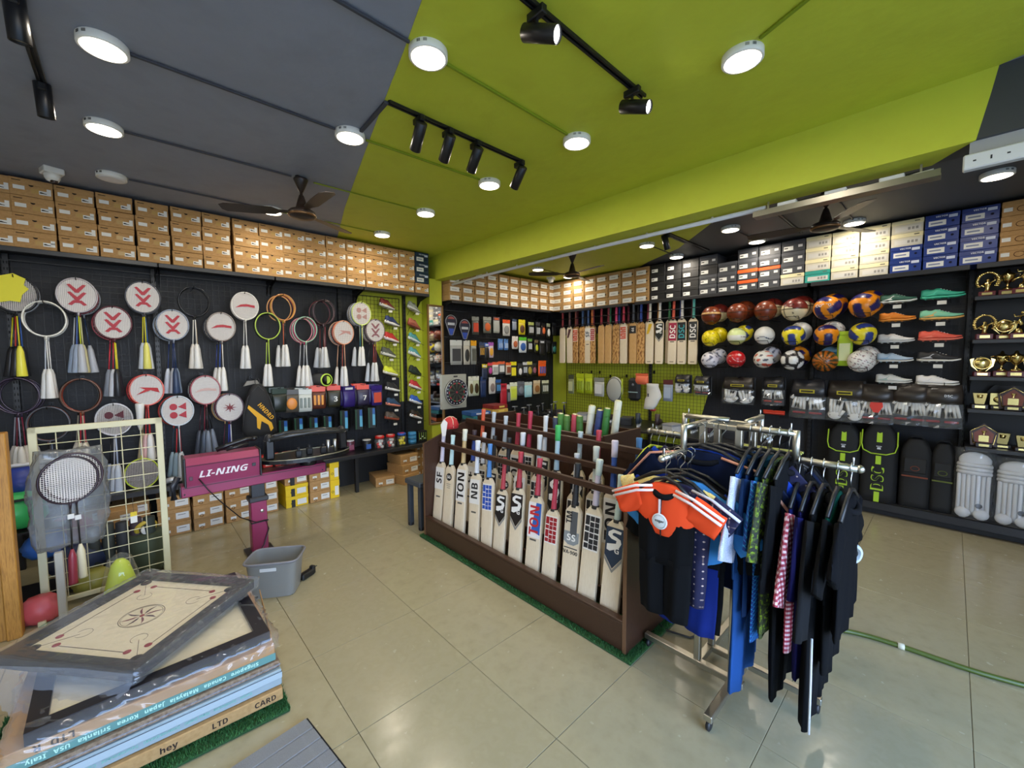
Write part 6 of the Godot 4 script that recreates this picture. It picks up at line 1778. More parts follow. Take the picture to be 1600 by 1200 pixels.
# ------------------------------------------------------------------ trophies
func trophy(kind: int, at: Vector3, h: float, label: String, base := "#4a1a20"):
	var t := T("trophy", label, "trophy", at, -PI / 2 + rng.randf_range(-0.15, 0.15), "trophies on the shelves")
	var gold := X("gold")
	var bh := h * 0.2
	var bs := P(t, "base", bx(Vector3(0.1, bh, 0.075), 0.004), M(base, 0.35), Vector3(0, bh / 2, 0))
	P(bs, "plaque", bx(Vector3(0.06, bh * 0.5, 0.002)), X("gold"), Vector3(0, 0, 0.038))
	match kind:
		0:   # cup with two handles
			P(t, "cup", shape("cup", func(b):
				b.smooth()
				b.lathe([Vector2(0.03, 0), Vector2(0.032, 0.01), Vector2(0.01, 0.025), Vector2(0.008, 0.05), Vector2(0.016, 0.06), Vector2(0.034, 0.085), Vector2(0.042, 0.12), Vector2(0.04, 0.135), Vector2(0.014, 0.15), Vector2(0.012, 0.165), Vector2(0.004, 0.175)], 16)), gold, Vector3(0, bh, 0))
			for s in [-1, 1]:
				P(t, "cup_handle", shape("cuph", func(b):
					b.smooth()
					b.tube([Vector3(0.03, 0.08, 0), Vector3(0.06, 0.09, 0), Vector3(0.066, 0.125, 0), Vector3(0.04, 0.13, 0)], 0.004, 6)), gold, Vector3(0, bh, 0), Vector3(0, 0.0 if s > 0 else PI, 0))
		1:   # wreath with a figure
			P(t, "wreath", shape("wreath", func(b):
				b.smooth()
				for i in 22:
					var a := -0.6 + (PI + 1.2) * i / 21.0
					b.ball(Vector3(cos(a) * 0.062, 0.09 + sin(a) * 0.075, 0.006 * (i % 2)), Vector3(0.014, 0.009, 0.008), 8, 5)), gold, Vector3(0, bh, 0))
			P(t, "figure", shape("tfig", func(b):
				b.smooth()
				b.lathe([Vector2(0.02, 0), Vector2(0.012, 0.03), Vector2(0.018, 0.05), Vector2(0.022, 0.07), Vector2(0.008, 0.085), Vector2(0.013, 0.1), Vector2(0.004, 0.112)], 10)
				b.tube([Vector3(-0.018, 0.075, 0), Vector3(-0.035, 0.055, 0.01), Vector3(-0.02, 0.04, 0.02)], 0.006, 6)
				b.tube([Vector3(0.018, 0.075, 0), Vector3(0.04, 0.095, 0), Vector3(0.035, 0.12, 0)], 0.006, 6)), gold, Vector3(0, bh, 0))
		2:   # running figure on a column
			P(t, "column", cyl(0.025, 0.04, 14, 0.014), gold, Vector3(0, bh, 0))
			P(t, "figure", shape("trun", func(b):
				b.smooth()
				b.tube([Vector3(0.0, 0.04, 0), Vector3(0.012, 0.075, 0), Vector3(0.0, 0.1, 0), Vector3(0.012, 0.15, 0)], [0.008, 0.01, 0.014, 0.012], 8)
				b.tube([Vector3(0.0, 0.1, 0), Vector3(-0.035, 0.085, 0), Vector3(-0.055, 0.06, 0)], 0.008, 6)
				b.tube([Vector3(0.012, 0.145, 0), Vector3(0.05, 0.165, 0), Vector3(0.07, 0.195, 0)], 0.006, 6)
				b.tube([Vector3(0.012, 0.145, 0), Vector3(-0.025, 0.14, 0), Vector3(-0.03, 0.165, 0)], 0.006, 6)
				b.ball(Vector3(0.016, 0.172, 0), Vector3.ONE * 0.013, 10, 7)), gold, Vector3(0, bh, 0))
		3:   # round medal plate held by side leaves
			P(t, "disc", cyl(0.045, 0.012, 24), gold, Vector3(0, bh + 0.075, 0), Vector3(PI / 2, 0, 0))
			P(t, "disc_ring", shape("tring", func(b):
				b.smooth()
				b.hoop(Vector3(0, 0.075, 0.006), 0.05, 0.05, 0.007, 24, 6)), gold, Vector3(0, bh, 0))
			P(t, "side_leaf", shape("tleaf", func(b):
				for s in [-1.0, 1.0]:
					b.prism(pv([0.02 * s, 0.0, 0.065 * s, 0.05, 0.075 * s, 0.11, 0.05 * s, 0.12, 0.055 * s, 0.06]), -0.006, 0.006)
				b.lathe([Vector2(0.03, 0), Vector2(0.012, 0.02), Vector2(0.012, 0.04)], 12)), gold, Vector3(0, bh, 0))
		4:   # plaque of gold on dark wood
			P(t, "board", shape("tboard", func(b): b.prism(pv([-0.075, 0.0, 0.075, 0.0, 0.085, 0.12, 0.0, 0.2, -0.085, 0.12]), -0.012, 0.004)), M("#3a1f14", 0.35), Vector3(0, 0.01, -0.01))
			P(t, "border", shape("tborder", func(b):
				b.smooth()
				b.tube([Vector3(-0.06, 0.02, 0), Vector3(0.06, 0.02, 0), Vector3(0.07, 0.1, 0), Vector3(0.075, 0.13, 0), Vector3(0.0, 0.185, 0), Vector3(-0.075, 0.13, 0), Vector3(-0.07, 0.1, 0), Vector3(-0.06, 0.02, 0)], 0.004, 6)), gold, Vector3(0, 0.01, -0.004))
			P(t, "red_field", shape("tfield", func(b): b.prism(pv([-0.05, 0.03, 0.05, 0.03, 0.06, 0.11, 0.0, 0.17, -0.06, 0.11]), 0, 0.003)), M("#7a3414", 0.35), Vector3(0, 0.01, -0.006))
			P(t, "gold_panel", bx(Vector3(0.06, 0.055, 0.003)), gold, Vector3(0, 0.075, 0.0))
			P(t, "gold_cup", shape("tcupm", func(b):
				b.smooth()
				b.lathe([Vector2(0.012, 0), Vector2(0.004, 0.008), Vector2(0.016, 0.03), Vector2(0.016, 0.036)], 10)), gold, Vector3(0, 0.11, 0.0))
		5:   # square gold plate on dark stand
			P(t, "plate", bx(Vector3(0.11, 0.11, 0.012), 0.004), gold, Vector3(0, bh + 0.055, 0))
			P(t, "plate_relief", shape("trelief", func(b):
				b.smooth()
				b.ball(Vector3(0, 0.05, 0.006), Vector3(0.035, 0.03, 0.008), 12, 6)
				b.ball(Vector3(0.02, 0.09, 0.006), Vector3(0.03, 0.014, 0.008), 12, 6)), gold, Vector3(0, bh, 0))
		6:   # tapered glass holder shape
			P(t, "tumbler", shape("ttumbler", func(b): b.prism(pv([-0.03, 0, 0.03, 0, 0.045, 0.1, -0.045, 0.1]), -0.01, 0.012)), M("#8a7a4a", 0.25, 0.8), Vector3(0, bh, 0))
			P(t, "tumbler_edge", shape("ttedge", func(b):
				b.tube([Vector3(-0.03, 0, 0.013), Vector3(0.03, 0, 0.013), Vector3(0.045, 0.1, 0.013), Vector3(-0.045, 0.1, 0.013), Vector3(-0.03, 0, 0.013)], 0.003, 4)), M("#1c140c", 0.4), Vector3(0, bh, 0))
			P(t, "tumbler_cup", cyl(0.016, 0.03, 12, 0.02), gold, Vector3(0, bh + 0.055, 0.012))

func build_trophies():
	var ys := [2.118, 1.742, 1.418, 1.13, 0.79]
	for i in 5:
		shelf("black steel trophy shelf, %s of five" % ["topmost", "second from top", "middle", "second from bottom", "lowest"][i], Vector3(4.21, ys[i], 2.47), Vector3(1.38, 0.035, 0.38), -PI / 2)
	var bk := P(self, numbered("trophy_back_panel"), bx(Vector3(0.012, 2.2, 1.4)), M("#141518", 0.5), Vector3(4.6, 1.25, 2.47))
	meta(bk, "black back panel behind the trophy shelves", "panel")
	var names := ["gold cup trophy", "gold wreath trophy", "gold runner trophy", "gold medal disc trophy", "house shaped gold edged plaque", "square gold plate trophy", "tapered gold tumbler award"]
	var rows := [[[1, 0.2], [0, 0.25], [2, 0.24], [1, 0.2], [0, 0.24], [3, 0.22]], [[1, 0.24], [3, 0.2], [2, 0.24], [3, 0.2], [1, 0.22], [0, 0.24]], [[3, 0.2], [0, 0.24], [0, 0.25], [3, 0.2], [2, 0.24], [0, 0.22]], [[6, 0.2], [5, 0.16], [4, 0.2], [5, 0.18], [6, 0.2], [4, 0.2]], [[4, 0.2], [6, 0.16], [6, 0.16], [5, 0.2], [4, 0.2], [6, 0.18]]]
	for r in 5:
		for c in rows[r].size():
			var z: float = 1.85 + c * (0.095 if r < 4 else 0.13)
			if r == 4 and c == 0:
				z = 1.89
			trophy(rows[r][c][0], Vector3(4.27 + 0.07 * (c % 2), ys[r] + 0.001, z + (0.02 if c % 2 else 0.0)), rows[r][c][1], "%s, %s from the boots on the %s trophy shelf" % [names[rows[r][c][0]], ORD[c], ["topmost", "second", "middle", "fourth", "lowest"][r]], "#5a1c24" if r < 3 else "#241410")
	# two spare panels standing behind
	var hexa := P(self, numbered("wooden_shield"), shape("hexa", func(b): b.prism(pv([-0.1, 0, 0.1, 0, 0.12, 0.14, 0.08, 0.2, -0.08, 0.2, -0.12, 0.14]), -0.008, 0.008)), M("#26221f", 0.5), Vector3(4.5, 1.131, 2.02), Vector3(0, -PI / 2, 0))
	meta(hexa, "dark blank shield standing behind the awards on the fourth shelf", "shield")

# ------------------------------------------------------------------ bat rack in the middle
func bat_rack(x0: float, dir: float, z0: float, z1: float, label: String) -> Node3D:   # front edge x0, goes back along dir * x
	var t := T("bat_rack", label, "rack", Vector3(x0, 0, 0))
	var lam := X("laminate")
	for z in [z0, z1]:
		P(t, "end_panel", shape("rack_end%.1f" % dir, func(b):
			b.prism(pv([0, 0.02, 0.57 * dir, 0.02, 0.57 * dir, 1.0, 0.42 * dir, 0.99, 0.0, 0.85]), -0.011, 0.011)), X("laminate_up"), Vector3(0, 0, z))
		P(t, "edge_band", shape("rack_band%.1f" % dir, func(b):
			b.box(Vector3(-0.001 * dir, 0.435, 0), Vector3(0.003, 0.83, 0.0225))), M("#6a4c34", 0.5), Vector3(0, 0, z))
	var w := z1 - z0
	var zm := (z0 + z1) / 2
	P(t, "front_board", bx(Vector3(0.02, 0.155, w - 0.022), 0.003), lam, Vector3(0.012 * dir, 0.1, zm))
	P(t, "front_cap", bx(Vector3(0.045, 0.016, w - 0.022), 0.003), lam, Vector3(0.022 * dir, 0.186, zm))
	P(t, "base_board", bx(Vector3(0.54, 0.018, w - 0.022)), lam, Vector3(0.28 * dir, 0.04, zm))
	P(t, "turf_liner", bx(Vector3(0.5, 0.016, w - 0.03), 0.004), X("turf_base"), Vector3(0.29 * dir, 0.058, zm))
	for r in [[0.155, 0.83], [0.315, 0.905], [0.47, 1.01]]:
		P(t, "rail", bx(Vector3(0.028, 0.04, w - 0.022), 0.003), lam, Vector3(r[0] * dir, r[1], zm))
	for r in [[0.30, 0.11], [0.44, 0.20]]:
		P(t, "step_board", bx(Vector3(0.02, r[1], w - 0.022), 0.003), lam, Vector3((r[0] - 0.07) * dir, 0.066 + r[1] / 2, zm))
	P(t, "back_board", bx(Vector3(0.018, 0.95, w - 0.022), 0.003), X("laminate_up"), Vector3(0.56 * dir, 0.5, zm))
	for k in 3:
		P(t, "divider", bx(Vector3(0.05, 0.7, 0.018), 0.002), X("laminate_up"), Vector3(0.38 * dir, 0.42, z0 + (k + 1) * w / 4))
	return t

func rack_bat(style: Dictionary, foot: Vector3, lean_to: Vector2, label: String, s := 1.0, roll := 0.0):
	# leans along +x: lean_to = (x, y) of the top
	var o := bat(style)
	o.name = numbered("cricket_bat")
	add_child(o)
	var d := Vector3(lean_to.x - foot.x, lean_to.y - foot.y, roll)
	var up := d.normalized()
	var fwd := Vector3(-1, 0, 0.12)
	var rt := up.cross(fwd).normalized()
	fwd = rt.cross(up).normalized()
	o.transform = Transform3D(Basis(rt, up, fwd) * Basis.from_scale(Vector3(s, d.length() / 0.862, s)), foot)
	meta(o, label, "cricket bat", "bats standing in the wooden rack")

func build_bat_rack():
	bat_rack(0.62, 1.0, -1.49, 0.54, "dark brown wooden cricket bat rack facing the aisle")
	var pale := "#c9d8da"
	var front := [
		[{"grip": "#cfc9dc", "print": "SF", "ink": "#1c1c1e"}, 0.93, "SF lettered bat with a lavender grip, at the far end of the rack"],
		[{"grip": "#bcdce0", "print": "SGr", "ink": "#1c1c1e"}, 0.93, "bat with a pale cyan grip and a small round SG sticker"],
		[{"grip": "#c2a878", "print": "TON", "ink": "#1a1a1c", "grip2": "#d6d6c6"}, 1.0, "bat with a tan grip and black TON lettering"],
		[{"grip": "#d8dade", "print": "NB", "ink": "#2a2c30", "grip2": "#d9dce2"}, 0.93, "bat with a white grip and NB lettering"],
		[{"grip": "#4f86c6", "print": "SS", "ink": "#2450b4"}, 0.93, "bat with a bright blue grip and blue block letters"],
		[{"grip": "#b8424c", "print": "SG", "ink": "#1b1a1c"}, 0.85, "shorter bat with a red grip and a black SG shield"],
		[{"grip": "#b23a44", "print": "SG", "ink": "#201a1a"}, 0.925, "taller bat with a red grip and a black SG shield"],
		[{"grip": "#b63c4c", "print": "TONc", "ink": "#c02a30", "back": "#eceaea"}, 0.91, "bat with a red grip and red TON letters on blue"],
		[{"grip": "#bb3c50", "print": "SS", "ink": "#9a1820"}, 0.83, "bat with a red grip and dark red block letters"],
		[{"grip": "#2b2c30", "print": "SSg"}, 0.94, "bat with a black grip and grey VA-900 sticker"],
		[{"grip": "#cdc4d6", "print": "SS", "ink": "#222327", "grip2": "#cfdcd6"}, 0.99, "bat with a lavender grip and black block letters"],
		[{"grip": "#bcd0ca", "print": "SG", "ink": "#22344c"}, 0.93, "bat with a pale mint grip and a navy SG shield, nearest the garments"]]
	var z := [-1.395, -1.24, -1.06, -0.865, -0.70, -0.565, -0.39, -0.22, -0.07, 0.1, 0.235, 0.395]
	for i in 12:
		var top: float = front[i][1]
		rack_bat(front[i][0], Vector3(0.672, 0.072, z[i]), Vector2(0.795, top), front[i][2], 1.06 if top > 0.87 else 0.98, [-0.05, -0.06, -0.06, -0.08, -0.09, -0.05, -0.05, -0.03, -0.03, -0.02, 0.01, 0.0][i])
	var second := [["#3f58b0", "#3a2c34", "SF", -1.2, 0.96, "blue gripped bat in the second row"], ["#d6d8dc", "", "SS", -1.06, 0.96, "white gripped bat second in the second row"], ["#242528", "", "SG", -0.92, 0.95, "black gripped bat third in the second row"], ["#2a2b2f", "", "SGr", -0.74, 0.96, "black gripped bat in the middle of the second row"], ["#3a3c46", "#cfd4da", "NB", -0.58, 1.02, "dark gripped bat with a white top in the second row"], ["#d2d6d8", "", "SS", -0.4, 1.03, "white gripped bat in the second row beside the green one"], ["#a9c4d0", "#3fae5a", "SG", -0.22, 1.12, "green topped bat rising over the second row"], ["#ccd2da", "", "SS", -0.05, 0.95, "pale gripped bat behind the black gripped one"], ["#d4dcd8", "#cfd8d2", "SS", 0.11, 1.02, "white gripped bat under the red one"], ["#3a5cae", "#d8cfe0", "TON", 0.25, 1.08, "blue gripped bat with a white top in the second row"]]
	for q in second:
		var st := {"grip": q[0], "print": q[2], "ink": "#1c1c20"}
		if q[1]:
			st["grip2"] = q[1]
		rack_bat(st, Vector3(0.86, 0.07, q[3] + 0.02), Vector2(0.965, q[4]), q[5], 1.05, -0.03)
	var third := [["#d8603f", -1.27, 1.13, "orange gripped bat in the back row"], ["#b4bcc4", -1.12, 1.12, "first grey gripped bat in the back row"], ["#b9c4ce", -0.96, 1.1, "second grey gripped bat in the back row"], ["#b0384a", -0.8, 1.14, "first dark red gripped bat in the back row"], ["#b2304a", -0.66, 1.17, "second dark red gripped bat in the back row"], ["#d2d4d6", -0.49, 1.15, "white gripped bat at the middle of the back row"], ["#b8c8cc", -0.15, 1.07, "pale grey gripped bat beside the green topped one"], ["#b83c4c", 0.01, 1.1, "red gripped bat in the back row"], ["#4a7cb4", 0.32, 1.09, "steel blue gripped bat at the garment end"]]
	for q in third:
		rack_bat({"grip": q[0], "print": ["SS", "SG", "TON"][int(abs(q[1]) * 10) % 3], "ink": "#202124"}, Vector3(1.02, 0.16, q[1] + 0.02), Vector2(1.12, q[2]), q[3], 1.05, -0.02)
	# second rack, back to back with the first
	var bk := T("rack_cabinet", "brown wooden cabinet behind the bat rack holding grip rolls", "cabinet", Vector3(1.22, 0, -0.75))
	for s in [-1, 1]:
		P(bk, "end_panel", bx(Vector3(0.5, 1.02, 0.022), 0.002), X("laminate_up"), Vector3(0.26, 0.53, s * 0.73))
	P(bk, "back_panel", bx(Vector3(0.018, 1.0, 1.44), 0.002), X("laminate_up"), Vector3(0.5, 0.52, 0))
	P(bk, "front_rail", bx(Vector3(0.03, 0.05, 1.44), 0.002), X("laminate"), Vector3(0.03, 1.0, 0))
	P(bk, "shelf", bx(Vector3(0.48, 0.02, 1.44), 0.002), X("laminate"), Vector3(0.26, 0.78, 0))
	P(bk, "base", bx(Vector3(0.5, 0.02, 1.44), 0.002), X("laminate"), Vector3(0.26, 0.05, 0))
	var rolls := [["#2f3f5c", -0.76, 1.06, 0.0], ["#3f7a34", -0.7, 1.1, 0.0], ["#3f7230", -0.63, 1.09, 0.0], ["#a83c50", -0.56, 1.11, 0.02], ["#3a6a2c", -0.49, 1.1, 0.0], ["#c9ccc0", -0.42, 1.2, 0.06], ["#24386e", -0.34, 1.17, 0.06], ["#2f7030", -0.26, 1.19, 0.05], ["#c6c8b8", -0.17, 1.26, 0.06]]
	for i in rolls.size():
		var q: Array = rolls[i]
		var r := T("grip_roll", "%s wrapped roll standing on the brown cabinet, %s from the dartboard side" % [{"#2f": "slate", "#3f": "green", "#a8": "wine red", "#3a": "green", "#c9": "white", "#24": "navy blue", "#c6": "cream"}[q[0].substr(0, 3)], ORD[i]], "roll", Vector3(1.56, 0.79, q[1]), 0, "wrapped rolls on the brown cabinet")
		var h: float = q[2] - 0.79
		P(r, "roll", shape("groll%.2f_%.2f" % [h, q[3]], func(b):
			b.smooth()
			b.tube([Vector3(0, 0, 0), Vector3(0, h * 0.5, q[3] * 0.5), Vector3(0, h, q[3])], 0.029, 12)), M(q[0], 0.6))
		P(r, "end_cap", shape("grollc%.2f_%.2f" % [h, q[3]], func(b):
			b.smooth()
			b.tube([Vector3(0, h, q[3]), Vector3(0, h + 0.006, q[3] + 0.001)], 0.022, 12)), M("#d8d4a8", 0.6))
		for k in 4:
			P(r, "wrap_ridge", shape("grollr", func(b):
				b.smooth()
				b.hoop(Vector3.ZERO, 0.0285, 0.0285, 0.0022, 14, 5)), M(q[0], 0.7), Vector3(0, h * (0.25 + 0.2 * k), q[3] * (0.25 + 0.2 * k)), Vector3(PI / 2 + 0.1, 0, 0))
	# red cap on a bat top
	var cap := T("kids_cap", "red and white peaked cap hung at the far end of the bat rack", "cap", Vector3(0.86, 1.0, -1.42), -0.5)
	P(cap, "crown", shape("capc", func(b):
		b.smooth()
		b.lathe([Vector2(0.075, -0.03), Vector2(0.078, 0.0), Vector2(0.062, 0.045), Vector2(0.03, 0.068), Vector2(0.005, 0.072)], 18)), M("#b0262a", 0.7))
	P(cap, "white_panel", shape("capw", func(b):
		b.prism(pv([-0.05, -0.09, -0.02, -0.09, 0.0, 0.03, -0.03, 0.06, -0.06, 0.01]), 0.04, 0.075)), M("#dcd6d0", 0.7), Vector3(-0.03, 0, 0))
	for k in 4:
		P(cap, "seam", shape("capseam", func(b):
			b.smooth()
			b.tube([Vector3(0.078, -0.02, 0), Vector3(0.064, 0.045, 0), Vector3(0.03, 0.069, 0), Vector3(0.0, 0.074, 0)], 0.003, 5)), M("#d8c8b0", 0.7), Vector3.ZERO, Vector3(0, k * PI / 2 + 0.3, 0))
	# turf strip under the rack
	turf("green artificial turf mat under the bat rack", Vector2(0.585, -1.53), Vector2(1.2, 0.6), 0.0)
	# grey stool at the rack's far end
	var st := T("step_stool", "small dark grey stool beside the far end of the bat rack", "stool", Vector3(0.8, 0, -1.74), 0.05)
	P(st, "seat", bx(Vector3(0.34, 0.05, 0.26), 0.01), M("#3f454d", 0.5), Vector3(0, 0.435, 0))
	for s in [[-1, -1], [1, -1], [-1, 1], [1, 1]]:
		P(st, "leg", bx(Vector3(0.045, 0.42, 0.045), 0.004), M("#353b43", 0.5), Vector3(s[0] * 0.13, 0.21, s[1] * 0.09))
		P(st, "foot", cyl(0.026, 0.03, 12), M("#17181b", 0.6), Vector3(s[0] * 0.13, 0, s[1] * 0.09))

func turf(label: String, a: Vector2, c: Vector2, turn: float):
	var t := T("turf_mat", label, "mat", Vector3((a.x + c.x) / 2, 0, (a.y + c.y) / 2), turn)
	var w := absf(c.x - a.x)
	var d := absf(c.y - a.y)
	P(t, "backing", bx(Vector3(w, 0.012, d), 0.003), X("turf_base"), Vector3(0, 0.007, 0))
	var mm := MultiMesh.new()
	mm.transform_format = MultiMesh.TRANSFORM_3D
	mm.use_colors = true
	mm.mesh = shape("blade", func(b):
		b.tri(Vector3(-0.0016, 0, 0), Vector3(0.0016, 0, 0), Vector3(0.0006, 0.017, 0.003))
		b.tri(Vector3(0.0016, 0, 0), Vector3(-0.0016, 0, 0), Vector3(0.0006, 0.017, 0.003))
		b.tri(Vector3(0, 0, 0.0016), Vector3(0, 0, -0.0016), Vector3(-0.003, 0.015, 0)))
	var n := int((w + d) * 5200)
	mm.instance_count = n
	for i in n:
		var x: float
		var z: float
		if i % 3 == 0:
			x = rng.randf_range(-w / 2, w / 2)
			z = rng.randf_range(-d / 2, d / 2)
		else:   # most blades stand along the border that shows
			var e := rng.randf_range(0, 0.09)
			if rng.randf() < w / (w + d):
				x = rng.randf_range(-w / 2, w / 2)
				z = (d / 2 - e) * (1 if rng.randf() < 0.75 else -1)
			else:
				z = rng.randf_range(-d / 2, d / 2)
				x = (w / 2 - e) * (1 if rng.randf() < 0.5 else -1)
		var bs := Basis.from_euler(Vector3(rng.randf_range(-0.4, 0.4), rng.randf_range(0, TAU), rng.randf_range(-0.4, 0.4))).scaled(Vector3.ONE * rng.randf_range(0.8, 1.25))
		mm.set_instance_transform(i, Transform3D(bs, Vector3(x, 0.012, z)))
		mm.set_instance_color(i, Color(0.028, 0.12, 0.035).lerp(Color(0.07, 0.24, 0.06), rng.randf()))
	if not mats.has("turfm"):
		var m := StandardMaterial3D.new()
		m.vertex_color_use_as_albedo = true
		m.roughness = 0.8
		mats["turfm"] = m
	var mi := MultiMeshInstance3D.new()
	mi.name = "turf_blades"
	mi.multimesh = mm
	mi.material_override = mats["turfm"]
	mi.set_meta("kind", "stuff")
	t.add_child(mi)

# ------------------------------------------------------------------ stringing machine
func build_stringing_machine():
	var pu := M("#8a2a50", 0.35, 0.15)
	var bk := M("#141518", 0.3)
	var t := T("stringing_machine", "wine purple LI-NING racket stringing machine on a square post", "machine", Vector3(-0.53, 0, -2.2), 0.0)
	P(t, "base_plate", bx(Vector3(0.2, 0.02, 0.2), 0.005), bk, Vector3(0, 0.011, 0))
	var post := P(t, "post", bx(Vector3(0.115, 0.44, 0.1), 0.006), pu, Vector3(0, 0.23, 0))
	P(post, "clamp_bolt", cyl(0.014, 0.01, 12), X("steel"), Vector3(0.02, 0.13, 0.05), Vector3(PI / 2, 0, 0))
	P(post, "cable_tie", bx(Vector3(0.125, 0.012, 0.11), 0.003), bk, Vector3(0, 0.04, 0))
	P(t, "collar", bx(Vector3(0.14, 0.04, 0.125), 0.008), M("#2a2b30", 0.4), Vector3(0, 0.46, 0))
	P(t, "inner_post", bx(Vector3(0.1, 0.14, 0.085), 0.005), M("#1a1b20", 0.35), Vector3(0, 0.54, 0))
	var beam := P(t, "beam", shape("sm_beam", func(b): b.box(Vector3(0.02, 0.628, 0), Vector3(1.02, 0.088, 0.12), 0.006)), pu)
	P(beam, "end_cap", bx(Vector3(0.012, 0.08, 0.11), 0.002), bk, Vector3(-0.492, 0.628, 0))
	P(beam, "end_cap", bx(Vector3(0.012, 0.08, 0.11), 0.002), bk, Vector3(0.532, 0.628, 0))
	P(beam, "groove", bx(Vector3(1.0, 0.006, 0.004)), M("#4a1428", 0.5), Vector3(0.02, 0.655, 0.0595))
	for k in 2:
		P(beam, "bolt", cyl(0.006, 0.006, 10), bk, Vector3(-0.47 + k * 0.97, 0.61, 0.058), Vector3(PI / 2, 0, 0))
	P(t, "tension_box", shape("sm_box", func(b):
		b.prism(pv([0.07, 0.672, -0.085, 0.672, -0.1, 0.83, -0.07, 0.878, 0.07, 0.878]), -0.46, 0.01, Transform3D(Basis(Vector3(0, 0, -1), Vector3(0, 1, 0), Vector3(1, 0, 0)), Vector3.ZERO))), pu)
	P(t, "box_seam", bx(Vector3(0.462, 0.006, 0.004)), M("#4a1428", 0.5), Vector3(-0.225, 0.823, 0.1), Vector3(0.1, 0, 0))
	for x in [-0.464, 0.016]:
		P(t, "box_end", bx(Vector3(0.014, 0.215, 0.19), 0.004), bk, Vector3(x, 0.776, 0.012))
	P(t, "lettering", text_mesh("LI-NING", 0.05, 0.002), M("#e8e4e6", 0.4)).transform = Transform3D(Basis(Vector3.RIGHT, 0.095) * Basis(Vector3(1.15, 0, 0), Vector3(0.3, 1, 0), Vector3.BACK), Vector3(-0.225, 0.752, 0.0945))
	P(t, "switch", bx(Vector3(0.022, 0.03, 0.008), 0.002), M("#4a1c30", 0.4), Vector3(-0.43, 0.73, 0.092))
	P(t, "socket", bx(Vector3(0.026, 0.026, 0.008), 0.002), bk, Vector3(-0.03, 0.765, 0.095))
	P(t, "side_handle", shape("sm_handle", func(b):
		b.smooth()
		b.tube([Vector3(-0.5, 0.74, 0.02), Vector3(-0.53, 0.68, 0.03), Vector3(-0.53, 0.58, 0.03)], 0.022, 8)), M("#2a2c33", 0.4))
	P(t, "power_cord", shape("sm_cord", func(b):
		b.smooth()
		b.tube([Vector3(-0.385, 0.72, 0.1), Vector3(-0.36, 0.68, 0.13), Vector3(-0.34, 0.64, 0.13), Vector3(-0.26, 0.52, 0.12), Vector3(-0.14, 0.36, 0.1), Vector3(-0.03, 0.28, 0.07), Vector3(0.04, 0.28, 0.065), Vector3(0.06, 0.2, 0.06), Vector3(0.02, 0.08, 0.07), Vector3(-0.03, 0.03, 0.1)], 0.0045, 6)), bk)
	# clamps lying on the box, turntable and its racket supports
	P(t, "flying_clamp", shape("sm_clamp", func(b):
		b.smooth()
		b.tube([Vector3(-0.26, 0.9, 0.0), Vector3(-0.18, 0.93, 0.0), Vector3(-0.06, 0.955, -0.02), Vector3(0.0, 0.955, -0.02)], 0.018, 8)
		b.tube([Vector3(-0.2, 0.9, 0.04), Vector3(-0.05, 0.925, 0.02)], 0.012, 8)
		b.ball(Vector3(0.0, 0.955, -0.02), Vector3(0.025, 0.02, 0.025), 10, 7)), bk)
	P(t, "turntable", shape("sm_table", func(b):
		var q := PackedVector2Array()
		for i in 40:
			var a := TAU * i / 40.0
			q.append(Vector2(0.4 + cos(a) * 0.36, -sin(a) * 0.19))
		b.prism(q, 0.735, 0.765, Transform3D(Basis(Vector3.RIGHT, -PI / 2), Vector3.ZERO))), bk)
	P(t, "table_rim", shape("sm_rim", func(b):
		b.smooth()
		var pts := []
		for i in 41:
			var a := TAU * i / 40.0
			pts.append(Vector3(0.4 + cos(a) * 0.36, 0.768, sin(a) * 0.19))
		b.tube(pts, 0.005, 6)), M("#9a9a8a", 0.3, 0.8))
	P(t, "pivot", cyl(0.07, 0.07, 20), bk, Vector3(0.4, 0.668, 0))
	for s in [[0.1, 1], [0.7, -1]]:
		P(t, "support_post", bx(Vector3(0.07, 0.17, 0.09), 0.012), bk, Vector3(s[0], 0.85, 0.0))
		P(t, "support_shoulder", shape("sm_sh", func(b):
			b.smooth()
			b.ball(Vector3.ZERO, Vector3(0.035, 0.05, 0.05), 12, 8)), M("#26272b", 0.3), Vector3(s[0], 0.93, 0.0))
	P(t, "racket_arm", shape("sm_arm", func(b):
		b.smooth()
		b.tube([Vector3(0.1, 0.935, 0.05), Vector3(0.25, 0.955, 0.07), Vector3(0.4, 0.96, 0.07), Vector3(0.55, 0.955, 0.07), Vector3(0.7, 0.935, 0.05)], 0.02, 8)
		b.tube([Vector3(0.1, 0.935, -0.05), Vector3(0.25, 0.955, -0.08), Vector3(0.55, 0.955, -0.08), Vector3(0.7, 0.935, -0.05)], 0.02, 8)), M("#3c3e40", 0.25, 0.5))
	for k in 2:
		P(t, "chrome_clamp", cyl(0.016, 0.11, 12), X("steel"), Vector3(0.55 + k * 0.06, 0.768, 0.08))
	for k in 3:
		P(t, "fixed_clamp", shape("sm_fc", func(b):
			b.box(Vector3(0, 0.03, 0), Vector3(0.05, 0.06, 0.03), 0.006)
			b.box(Vector3(0, 0.07, 0), Vector3(0.02, 0.03, 0.02), 0.004)), bk, Vector3(0.3 + k * 0.1, 0.766, 0.1 - 0.05 * (k % 2)))
	# silver roll beside the machine
	var fo := P(self, numbered("foil_bundle"), shape("foil", func(b):
		b.smooth()
		b.tube([Vector3(-0.06, 0, 0), Vector3(0.0, 0.01, 0.01), Vector3(0.07, 0, 0)], [0.022, 0.03, 0.02], 9)), M("#c9cdd2", 0.35, 0.5), Vector3(-1.02, 0.5, -3.14))
	meta(fo, "crumpled silver bundle on the counter left of the machine", "bundle")

